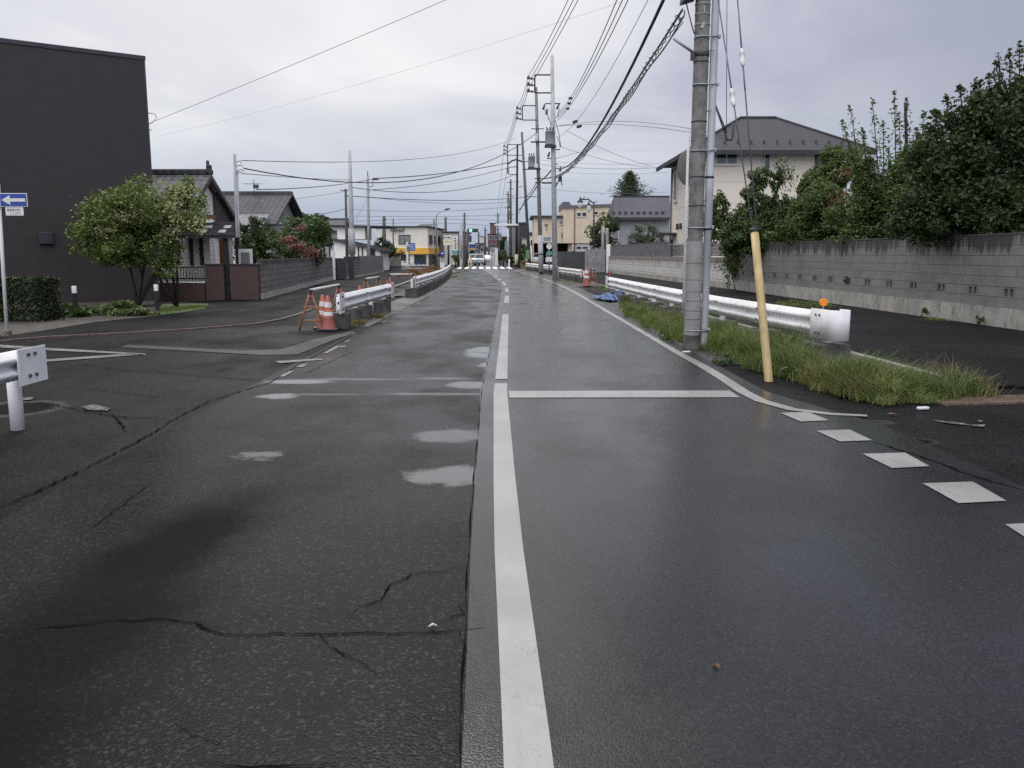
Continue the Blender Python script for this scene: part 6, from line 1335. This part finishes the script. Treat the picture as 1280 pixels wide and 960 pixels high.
V, T = leaves(rs, C, .075, 0, .6); npmesh('flower_tufts', V, T, M['flower_pale'], gt)
def box_leaves(x0, x1, y0, y1, z0, z1, n, rs):
    p = rs.uniform(0, 1, (n, 3)); f = rs.integers(0, 5, n)
    p[f == 0, 2] = 1-rs.uniform(0, .1, (f == 0).sum()); p[f == 1, 1] = rs.uniform(0, .12, (f == 1).sum()); p[f == 2, 0] = 1-rs.uniform(0, .1, (f == 2).sum()); p[f == 3, 0] = rs.uniform(0, .1, (f == 3).sum())
    return np.array([x0, y0, z0])+p*np.array([x1-x0, y1-y0, z1-z0])
a, b = gp(-30, 404), gp(66, 402)
t = thing('hedge', 'clipped dark green box hedge at the base of the black building', 'hedge', a.lerp(b, .5)); rs = np.random.default_rng(5)
zt = at(30, 347, a.y).z; V, T = leaves(rs, box_leaves(a.x, b.x, a.y, a.y+.9, .02, zt, 9000, rs), .075, 0, .55); npmesh('crown', V, T, M['leaf_hedge'], t)
lt(t, 'inner_twigs', 'bark', lambda m: [m.tube([(x, .45, -.02), (x+rng.uniform(-.2, .2), .45, zt*.75)], [.025, .008], 5) for x in [(-.9+.3*i) for i in range(7)]])
for (px, py, w, n, lb, sd) in ((80, 398, 26, 700, 'dark low leafy plant between hedge and left bollard light', 6), (160, 396, 42, 1800, 'low variegated yellow green plant between the two bollard lights', 7)):
    g = gp(px, py); k = g.y/F
    plant('ground_plant', lb, 'plant', g, [(g.x, g.y+.3, .10, w*k, .45, .24)], n*2, .13, 'leaf_varieg' if sd == 7 else 'leaf_green', sd, r0=.012, sub=30, width=.6)
# shrubs behind the left block wall
plant('shrub', 'dark leafy shrub behind the notice board and wall', 'shrub', Vector((at(320, 330, 34).x, 34, 0)), [E(318, 300, 20, 28, 34), E(340, 312, 22, 22, 34), E(308, 318, 16, 18, 33.5)], 4500, .13, 'leaf_green', 11, r0=.05)
plant('shrub', 'brownish feathery shrub leaning over the porch end', 'shrub', Vector((at(316, 330, 32).x, 32, 0)), [E(314, 284, 12, 14, 32)], 900, .10, 'leaf_red' if False else 'leaf_dark', 12, r0=.03)
tcr = plant('crepe_myrtle', 'large green shrub covered in pink red blossom behind the block wall', 'shrub', Vector((at(375, 330, 43).x, 43, 0)), [E(375, 290, 30, 22, 43), E(395, 300, 20, 28, 43), E(355, 300, 20, 24, 42), E(380, 314, 30, 16, 42)], 7500, .16, 'leaf_green', 13, r0=.07)
rs = np.random.default_rng(14); C = crown_points(rs, [E(360, 303, 14, 8, 41.3, .3), E(385, 312, 14, 9, 41.3, .3), E(372, 309, 12, 8, 41.3, .3), E(376, 284, 6, 6, 41.5, .3), E(392, 317, 9, 7, 41.3, .3)], 1300, 12); V, T = leaves(rs, C, .11, 0, .8); npmesh('blossom', V, T, M['blossom'], tcr)
plant('broadleaf_tree', 'dark round topped tree behind the pink flowering shrub', 'tree', Vector((at(385, 330, 54).x, 54, 0)), [E(372, 276, 18, 10, 54), E(398, 280, 14, 12, 54), E(405, 295, 10, 18, 54)], 3200, .2, 'leaf_dark', 15, r0=.1)
plant('shrub', 'small bush at the corner of the tan block wall', 'shrub', Vector((at(487, 330, 84).x, 84, 0)), [E(484, 312, 10, 10, 84), E(496, 316, 9, 6, 84), E(476, 304, 8, 8, 84)], 1500, .22, 'leaf_green', 16, r0=.05)
# conifer and garden trees right
cb = Vector((at(785, 330, 96).x, 96, 0)); t = thing('conifer', 'single conifer rising behind the grey shed roof', 'tree', cb); rs = np.random.default_rng(21); C = []
for k in range(34):
    f = k/33; yv = 217+30*f; r_ = (2.0+20*f**.9)*96/F
    m = 200; a_ = rs.uniform(0, 2*PI, m); q = rs.uniform(.15, 1, m)*r_*(1+.45*np.sin(k*2.7+a_*3))*(.75+.25*(k%3)); z = at(785, yv, 96).z; C.append(np.stack([cb.x+np.cos(a_)*q, cb.y+np.sin(a_)*q*.8, z+.25*q/r_*1.2-.2+rs.normal(0, .12, m)], 1))
V, T = leaves(rs, np.concatenate(C), .26, 0, .35); npmesh('crown', V, T, M['leaf_pine'], t); part(t, 'trunk', 'bark', lambda m: m.tube([cb, at(785, 222, 96)], [.3, .05], 8))
plant('garden_tree', 'leafy dark tree beside the ornate street lamp', 'tree', Vector((at(757, 330, 77).x, 77, 0)), [E(755, 292, 16, 20, 77), E(765, 280, 10, 12, 77), E(745, 300, 9, 16, 77), E(760, 305, 18, 12, 77)], 3400, .23, 'leaf_dark', 22, r0=.12)
plant('garden_tree', 'thin lighter sapling with scattered leaves right of the street lamp', 'tree', Vector((at(758, 330, 74.5).x, 74.5, 0)), [E(757, 272, 9, 7, 74.5), E(737, 290, 6, 10, 74.5), E(750, 282, 8, 6, 74.5)], 420, .24, 'leaf_mid', 23, r0=.05)
plant('olive_tree', 'pale silvery shrub in front of the grey house', 'shrub', Vector((at(806, 330, 66).x, 66, 0)), [E(808, 292, 17, 16, 66), E(795, 300, 12, 9, 66), E(822, 300, 10, 10, 66)], 3000, .22, 'leaf_pale', 24, r0=.06, width=.3)
t = thing('cut_trunk', 'pair of pale sawn tree trunks standing before the dark tree', 'trunk', (at(756, 330, 72.5).x, 72.5, 0))
for px, py in ((753.5, 282), (759, 285)): part(t, 'trunk', 'concrete', lambda m: m.tube([Vector((at(px, 330, 72.5).x, 72.5, -.05)), at(px, 300, 72.5), at(px, py, 72.5)], [.16, .13, .11], 8))
plant('shrub', 'green rose bush between the near pole and the weeping shrub', 'shrub', Vector((at(895, 330, 41).x, 36.6, 0)), [E(897, 262, 15, 22, 36.5), E(890, 282, 16, 22, 36.5), E(909, 282, 13, 24, 36.5)], 4200, .13, 'leaf_green', 25, r0=.05)
plant('weeping_shrub', 'tall weeping dark green shrub arching over the wall end', 'shrub', Vector((10.6, 34.5, 0)),
      [E(935, 277, 19, 26, 34), E(953, 221, 19, 11, 34), E(942, 243, 14, 16, 34), E(970, 228, 9, 14, 34), E(962, 276, 20, 30, 33.5), E(985, 268, 14, 24, 33.2), E(925, 290, 26, 26, 33.8), E(975, 290, 26, 26, 33), E(945, 300, 34, 20, 33.2)], 26000, .14, 'leaf_weep', 26, droop=1.0, r0=.09, width=.42,
      extra=lambda rs: np.concatenate([np.array([at(*p, 33.9)])+rs.normal(0, 1, (150, 3))*np.array([.17, .12, .28]) for p in ((912, 318), (921, 310), (931, 312), (908, 332), (918, 325), (977, 212), (985, 222))]))
tv = thing('climbing_vine', 'leafy vine hanging over the near corner of the block wall', 'vine', Vector((9.62, 36.9, 0))); rs = np.random.default_rng(27)
C = np.concatenate([np.array([at(px, py, 36.2)])+rs.normal(0, 1, (130, 3))*np.array([.14, .1, .22]) for px, py in ((908, 312), (913, 322), (917, 333), (909, 300), (922, 318), (930, 310), (916, 341), (938, 306))]); V, T = leaves(rs, C, .13, .8, .5); npmesh('crown', V, T, M['leaf_weep'], tv)
part(tv, 'stem', 'bark', lambda m: m.tube([Vector((9.6, 36.3, -.02)), at(914, 335, 36.3), at(912, 305, 36.3)], [.02, .018, .01], 5))
plant('garden_tree', 'rounded mid green tree above the block wall with some reddish leaves', 'tree', Vector((12.0, 31.5, 0)), [E(1032, 232, 27, 30, 31), E(1010, 268, 26, 32, 30.5), E(1008, 238, 10, 14, 31), E(1035, 270, 36, 36, 30), E(1005, 290, 46, 18, 30), E(1048, 205, 24, 26, 31)], 36000, .12, 'leaf_mid', 28, r0=.1, sub=34)
rs = np.random.default_rng(29); C = np.concatenate([np.array([at(px, py, 29.3)])+rs.normal(0, 1, (90, 3))*np.array([.22, .2, .12]) for px, py in ((1045, 245), (1052, 252), (1057, 213), (1040, 258))]); V, T = leaves(rs, C, .12, .1, .5); npmesh('reddish_leaves', V, T, M['leaf_red'], [o for o in bpy.data.objects if o.get('label', '').startswith('rounded mid green tree')][0])
def shoots(lst, Y, leafn, spread):
    def f(rs):
        out = []
        for (x0, y0, x1, y1) in lst:
            m = leafn; q = rs.uniform(0, 1, m); A, B = np.array(at(x0, y0, Y)), np.array(at(x1, y1, Y)); p = A+(B-A)*q[:, None]; w = (spread*(1.15-q))[:, None]
            out.append(p+rs.normal(0, 1, (m, 3))*np.array([1, 1, .6])*w)
        return np.concatenate(out)
    return f
sh1 = [(1075, 215, 1062, 130), (1085, 220, 1078, 160), (1098, 215, 1090, 122), (1105, 220, 1104, 150), (1120, 215, 1118, 113), (1126, 220, 1124, 140), (1135, 200, 1133, 122), (1150, 200, 1155, 140), (1070, 210, 1052, 150), (1143, 205, 1146, 160), (1090, 230, 1085, 185), (1112, 230, 1110, 185)]
tt = plant('garden_tree', 'tree with tall thin upright shoots showing sky between them', 'tree', Vector((12.2, 26.8, 0)), [E(1075, 262, 36, 40, 26.3), E(1110, 270, 44, 44, 26), E(1140, 255, 36, 50, 25.5), E(1090, 225, 26, 26, 26.3), E(1135, 215, 24, 28, 26), E(1100, 292, 60, 16, 25.5)], 34000, .11, 'leaf_mid', 30, r0=.09, sub=34, extra=shoots(sh1, 26.2, 130, .16))
part(tt, 'shoot', 'bark', lambda m: [m.tube([at(a, b, 26.2), at(c, d, 26.2)], [.02, .008], 5) for a, b, c, d in sh1])
part(tt, 'dead_stem', 'bark', lambda m: m.tube([at(1134, 215, 26.2), at(1131.5, 128, 26.2)], [.05, .04], 6))
sh2 = [(1175, 150, 1168, 138), (1190, 150, 1182, 118), (1205, 150, 1200, 105), (1222, 140, 1218, 98), (1238, 140, 1236, 92), (1252, 130, 1248, 66), (1263, 125, 1262, 60), (1275, 115, 1274, 50), (1290, 110, 1290, 48), (1258, 130, 1244, 75), (1213, 145, 1226, 100)]
tb = plant('broadleaf_tree', 'large dark broadleaf tree at the right with stiff upright leafy tips', 'tree', Vector((12.6, 20.5, 0)), [E(1190, 205, 48, 52, 20.2), E(1235, 190, 52, 66, 19.8), E(1285, 180, 50, 80, 19.6), E(1165, 245, 40, 44, 20), E(1215, 265, 60, 40, 19.4), E(1275, 265, 60, 44, 19), E(1150, 280, 40, 24, 20), E(1220, 160, 34, 26, 20), E(1330, 200, 60, 80, 19.5)], 64000, .125, 'leaf_dark', 31, r0=.14, sub=44, droop=.35, extra=shoots(sh2, 19.9, 75, .13))
part(tb, 'shoot', 'bark', lambda m: [m.tube([at(a, b+20, 19.9), at(c, d, 19.9)], [.022, .009], 5) for a, b, c, d in sh2])
plant('shrub', 'row of low dark shrubs filling behind the right end of the block wall', 'shrub', Vector((11.6, 22, 0)), [(11.3+.2*(i % 2), 15.5+i*1.35, 2.0, .55, .9, .75) for i in range(15)], 24000, .13, 'leaf_dark', 32, r0=.04, sub=18)
plant('shrub', 'bright green seedling tuft on the coping under the mid green tree', 'shrub', at(986, 302, 31.6), [E(986, 299, 10, 5, 31.6), E(1000, 301, 6, 3, 31.6)], 250, .09, 'leaf_left', 33, r0=.01)
for px, py, Y, lb in ((1161, 392, 20.3, 'weed sprouting at the foot of the plinth under the upright shoots'), (1232, 402, 18.0, 'small weed at the plinth foot near the frame edge'), (1064, 352, 25.2, 'tuft of fern growing out of a vent block')):
    g = at(px, py, Y); plant('weed', lb, 'weed', Vector((g.x-.1, g.y, max(g.z, 0))), [(g.x-.12, g.y, g.z+.05, .1, .12, .16)], 130, .06, 'leaf_green', int(px), r0=.006, sub=8)
# far trees
for px, py, rx, ry, Y, n, mt, lb in ((629, 304, 5, 7, 118, 900, 'leaf_dark', 'dark tree between the far signs and the narrow grey building'), (625, 318, 7, 8, 116, 900, 'leaf_green', 'green bush near the right end of the crossing'), (654, 316, 5, 12, 106, 900, 'leaf_green', 'green bush below the dark clad building'), (569, 322, 5, 5, 104, 500, 'leaf_mid', 'small pale bush under the sign tower'), (602, 311, 10, 6, 240, 700, 'leaf_dark', 'dark far tree behind the queue of cars'), (590, 317, 4, 4, 150, 400, 'leaf_dark', 'small dark round tree behind the silver van'), (640, 325, 8, 5, 108, 500, 'leaf_dark', 'low dark hedge on the far right corner of the crossing')):
    plant('street_tree', lb, 'tree', Vector((at(px, 330, Y).x, Y, 0)), [E(px, py, rx, ry, Y)], n, .3, mt, int(px*3+py), r0=.12, sub=14)
# ------------------------------------------------------------------ grass
def tuft_xy(rs, polys, n):
    out = []
    for (px, py, rx, ry, w) in polys:
        m = int(n*w); c = gp(px, py); ex = gp(px+rx, py); ey = gp(px, py-ry); a_ = rs.uniform(0, 2*PI, m); q = np.sqrt(rs.uniform(0, 1, m))
        out.append(np.stack([c.x+np.cos(a_)*q*abs(ex.x-c.x), c.y+np.sin(a_)*q*abs(ey.y-c.y), 1.05-.75*q**2], 1))
    return np.concatenate(out)
def clump(rs, XY, k, s):
    cc = XY[rs.integers(0, len(XY), k)]; i = rs.integers(0, k, len(XY)); keep = rs.uniform(0, 1, len(XY)) < .6
    hk = rs.uniform(.3, 1.25, k); P2 = cc[i].copy(); P2[:, :2] += rs.normal(0, s, (len(XY), 2)); P2[:, 2] *= hk[i]; return np.where(keep[:, None], P2, XY*np.array([1, 1, .7]))
def grass(name, polys, n, h, mat, seed, lean=.55, w=.005, z=.01):
    rs = np.random.default_rng(seed); XY = clump(rs, tuft_xy(rs, polys, n), max(8, n//170), .07); V, T = blades(rs, XY[:, 0], XY[:, 1], np.full(len(XY), z), h*XY[:, 2], lean, w); o = npmesh(name, V, T, M[mat]); tag(o, None, None, None, 'stuff'); return o
def lab(o, l): o['label'] = l; o['category'] = 'grass'; return o
lab(grass('grass', [(905, 432, 28, 24, .28), (945, 448, 40, 22, .36), (985, 462, 32, 16, .3), (985, 442, 22, 10, .12)], 26000, .52, 'grass', 41, .8, .0036), 'long green grass around the yellow guy tube under the guardrail')
lab(grass('grass', [(822, 404, 24, 18, .6), (848, 420, 16, 14, .3), (800, 386, 20, 8, .2), (840, 388, 30, 8, .2)], 16000, .46, 'grass', 42, .8, .0036), 'green weeds on the verge left of the near utility pole')
lab(grass('weeds', [(1060, 486, 34, 17, .45), (1105, 488, 40, 15, .4), (1150, 490, 36, 10, .2), (1190, 490, 32, 7, .1)], 20000, .42, 'grass', 43, 1.0, .0036), 'wispy green weeds in front of the rounded guardrail end')
lab(grass('dry_grass', [(1035, 484, 22, 16, .3), (1080, 490, 40, 14, .4), (1140, 488, 50, 10, .25), (1200, 492, 30, 5, .12)], 4500, .46, 'grass_dry', 44, 1.1, .0034), 'dry brown grass stalks among the weeds by the guardrail end')
lab(grass('dry_grass', [(905, 425, 30, 24, .3), (960, 440, 40, 20, .3), (830, 405, 26, 18, .3)], 9000, .36, 'grass_dry', 45, .9, .003), 'scattered straw coloured blades in the verge grass')
lab(grass('grass', [(770, 366, 8, 4, .3), (790, 378, 18, 5, .4), (755, 362, 6, 3, .1), (708, 352, 12, 4, .4), (718, 350, 10, 3, .3)], 3600, .22, 'grass', 46), 'green tufts near the blue tarp and the rust streaked guardrail')
lab(grass('dry_grass', [(657, 333, 10, 2.2, 1), (668, 334, 12, 1.8, .8)], 6000, 1.1, 'grass_dry', 47, .5, .02), 'tall dry brown grass bush in front of the far guardrail'); 
lab(grass('dry_grass', [(528, 341, 14, 4, 1), (545, 338, 8, 3, .7)], 5200, .5, 'grass_red', 48, .7, .02), 'reddish dry grass behind the curving guardrail')
lab(grass('weeds', [(470, 395, 14, 5, .3), (445, 405, 12, 4, .3), (560, 349, 5, 5, .7), (566, 343, 4, 3, .5), (540, 358, 5, 3, .4)], 3200, .14, 'grass_dry', 49, .8, .006), 'sparse weeds at the foot of the left guardrail blocks')
lab(grass('lawn_grass', [(228, 387, 26, 4, 1)], 5000, .06, 'grass', 50, .6, .006, .035), 'short lawn grass beside the right bollard light')
lab(grass('weeds', [(1010, 384, 40, 2, .5), (1170, 402, 20, 1.5, .1), (900, 355, 8, 2, .1), (1000, 380, 30, 2, .3)], 2400, .14, 'grass', 51, .6, .007, .03), 'low green weeds along the foot of the right wall')
# broad leaved weeds and debris in the verge
for px, py, lb, sd in ((1016, 470, 'broad leaved weed growing at the block under the rounded rail end', 61), (905, 455, 'broad leaved weed at the road edge right of the near pole', 62), (985, 474, 'low broad leaved weed beside the yellow guy tube', 63), (838, 424, 'broad leaved weed at the road edge left of the near pole', 64), (1130, 503, 'broad leaved weed near the white litter', 65)):
    g = gp(px, py); plant('weed', lb, 'weed', g, [(g.x, g.y, .07, .16, .14, .09)], 160, .055, 'leaf_green', sd, r0=.004, sub=9, width=.6)
# ------------------------------------------------------------------ light and sky
SUN_EL, SUN_AZ = R(48), R(-14)        # azimuth measured from +Y towards +X
L_ = bpy.data.lights.new('sun', 'SUN'); L_.energy = 1.5; L_.angle = R(25); L_.color = (1, .96, .90)
lo = bpy.data.objects.new('sun', L_); COL.objects.link(lo); lo.rotation_euler = (PI/2-SUN_EL, 0, PI-SUN_AZ+PI)
lo.rotation_euler = Vector((math.sin(SUN_AZ)*math.cos(SUN_EL), math.cos(SUN_AZ)*math.cos(SUN_EL), math.sin(SUN_EL))).to_track_quat('Z', 'Y').to_euler()
w = bpy.data.worlds.new('World'); sc.world = w; w.use_nodes = True; nt = w.node_tree; bg = nt.nodes['Background']
def wn(typ, **kw):
    x = nt.nodes.new(typ)
    for k, v in kw.items():
        if k in x.inputs.keys(): x.inputs[k].default_value = v
        else: setattr(x, k, v)
    return x
def wl(a, b): nt.links.new(a, b)
sky = wn('ShaderNodeTexSky', sky_type='NISHITA', sun_disc=False); sky.sun_elevation = SUN_EL; sky.sun_rotation = SUN_AZ
sky.air_density = 1.2; sky.dust_density = 2
tc = wn('ShaderNodeTexCoord'); sp_ = wn('ShaderNodeSeparateXYZ'); wl(tc.outputs['Generated'], sp_.inputs[0])
def wm(op, a, b=None, c=None, clamp=False):
    x = wn('ShaderNodeMath', operation=op, use_clamp=clamp)
    for i, q in enumerate((a, b, c)):
        if q is None: continue
        if isinstance(q, (int, float)): x.inputs[i].default_value = q
        else: wl(q, x.inputs[i])
    return x.outputs[0]
def wr(f, a, b, c=0., d=1.):
    x = wn('ShaderNodeMapRange', interpolation_type='SMOOTHSTEP'); wl(f, x.inputs['Value'])
    for n_, v_ in (('From Min', a), ('From Max', b), ('To Min', c), ('To Max', d)): x.inputs[n_].default_value = v_
    return x.outputs[0]
def wmix(f, a, b):
    x = wn('ShaderNodeMix', data_type='RGBA')
    for i, q in ((0, f), (6, a), (7, b)):
        if isinstance(q, (int, float)): x.inputs[i].default_value = q
        elif isinstance(q, tuple): x.inputs[i].default_value = (*q, 1)
        else: wl(q, x.inputs[i])
    return x.outputs[2]
zc = wm('ADD', wm('MAXIMUM', sp_.outputs[2], 0.), .16)
cv = wn('ShaderNodeCombineXYZ'); wl(wm('DIVIDE', sp_.outputs[0], zc), cv.inputs[0]); wl(wm('DIVIDE', sp_.outputs[1], zc), cv.inputs[1])
nz = wn('ShaderNodeTexNoise', Scale=.75, Detail=7, Roughness=.55, Distortion=.4); wl(cv.outputs[0], nz.inputs['Vector'])
nz2 = wn('ShaderNodeTexNoise', Scale=.33, Detail=4, Roughness=.5); wl(cv.outputs[0], nz2.inputs['Vector'])
# the layer is thinnest, so brightest, round the hidden sun
sd_ = Vector((math.sin(R(-15))*math.cos(R(26)), math.cos(R(-15))*math.cos(R(26)), math.sin(R(26))))
dp = wn('ShaderNodeVectorMath', operation='DOT_PRODUCT'); wl(tc.outputs['Generated'], dp.inputs[0]); dp.inputs[1].default_value = sd_
glow = wr(dp.outputs['Value'], .86, 1.0)
thin = wm('ADD', wm('MULTIPLY', nz.outputs['Fac'], .75), wm('MULTIPLY', nz2.outputs['Fac'], .5))
cloud = wmix(wr(thin, .52, .73), (4.9, 5.1, 6.3), (8.8, 8.85, 9.2))
cloud = wmix(wm('MULTIPLY', glow, .7), cloud, (9.6, 9.5, 9.5))
cloud = wmix(wm('MULTIPLY', wr(sp_.outputs[0], .02, .55), .95), cloud, (3.75, 3.92, 5.0))
low = wr(sp_.outputs[2], .0, .19)
cloud = wmix(low, (3.9, 4.7, 6.2), cloud)
up_ = wn('ShaderNodeVectorMath', operation='SCALE'); wl(cloud, up_.inputs[0]); wl(wm('MULTIPLY', wr(sp_.outputs[2], .38, .95, 1., 1.8), wr(sp_.outputs[1], .1, -.5, 1., 2.2)), up_.inputs['Scale'])   # brighter towards an overcast zenith, plus added fill behind camera for facing walls
final = wmix(.93, sky.outputs[0], up_.outputs[0])
wl(final, bg.inputs[0]); bg.inputs[1].default_value = .1
sc.view_settings.view_transform = 'Standard'; sc.view_settings.look = 'None'; sc.view_settings.exposure = 0; sc.view_settings.gamma = 1
sc.render.film_transparent = False
sc.cycles.max_bounces = 6; sc.cycles.diffuse_bounces = 3; sc.cycles.glossy_bounces = 3; sc.cycles.transmission_bounces = 2; sc.cycles.use_denoising = False
sc.cycles.sample_clamp_indirect = 4
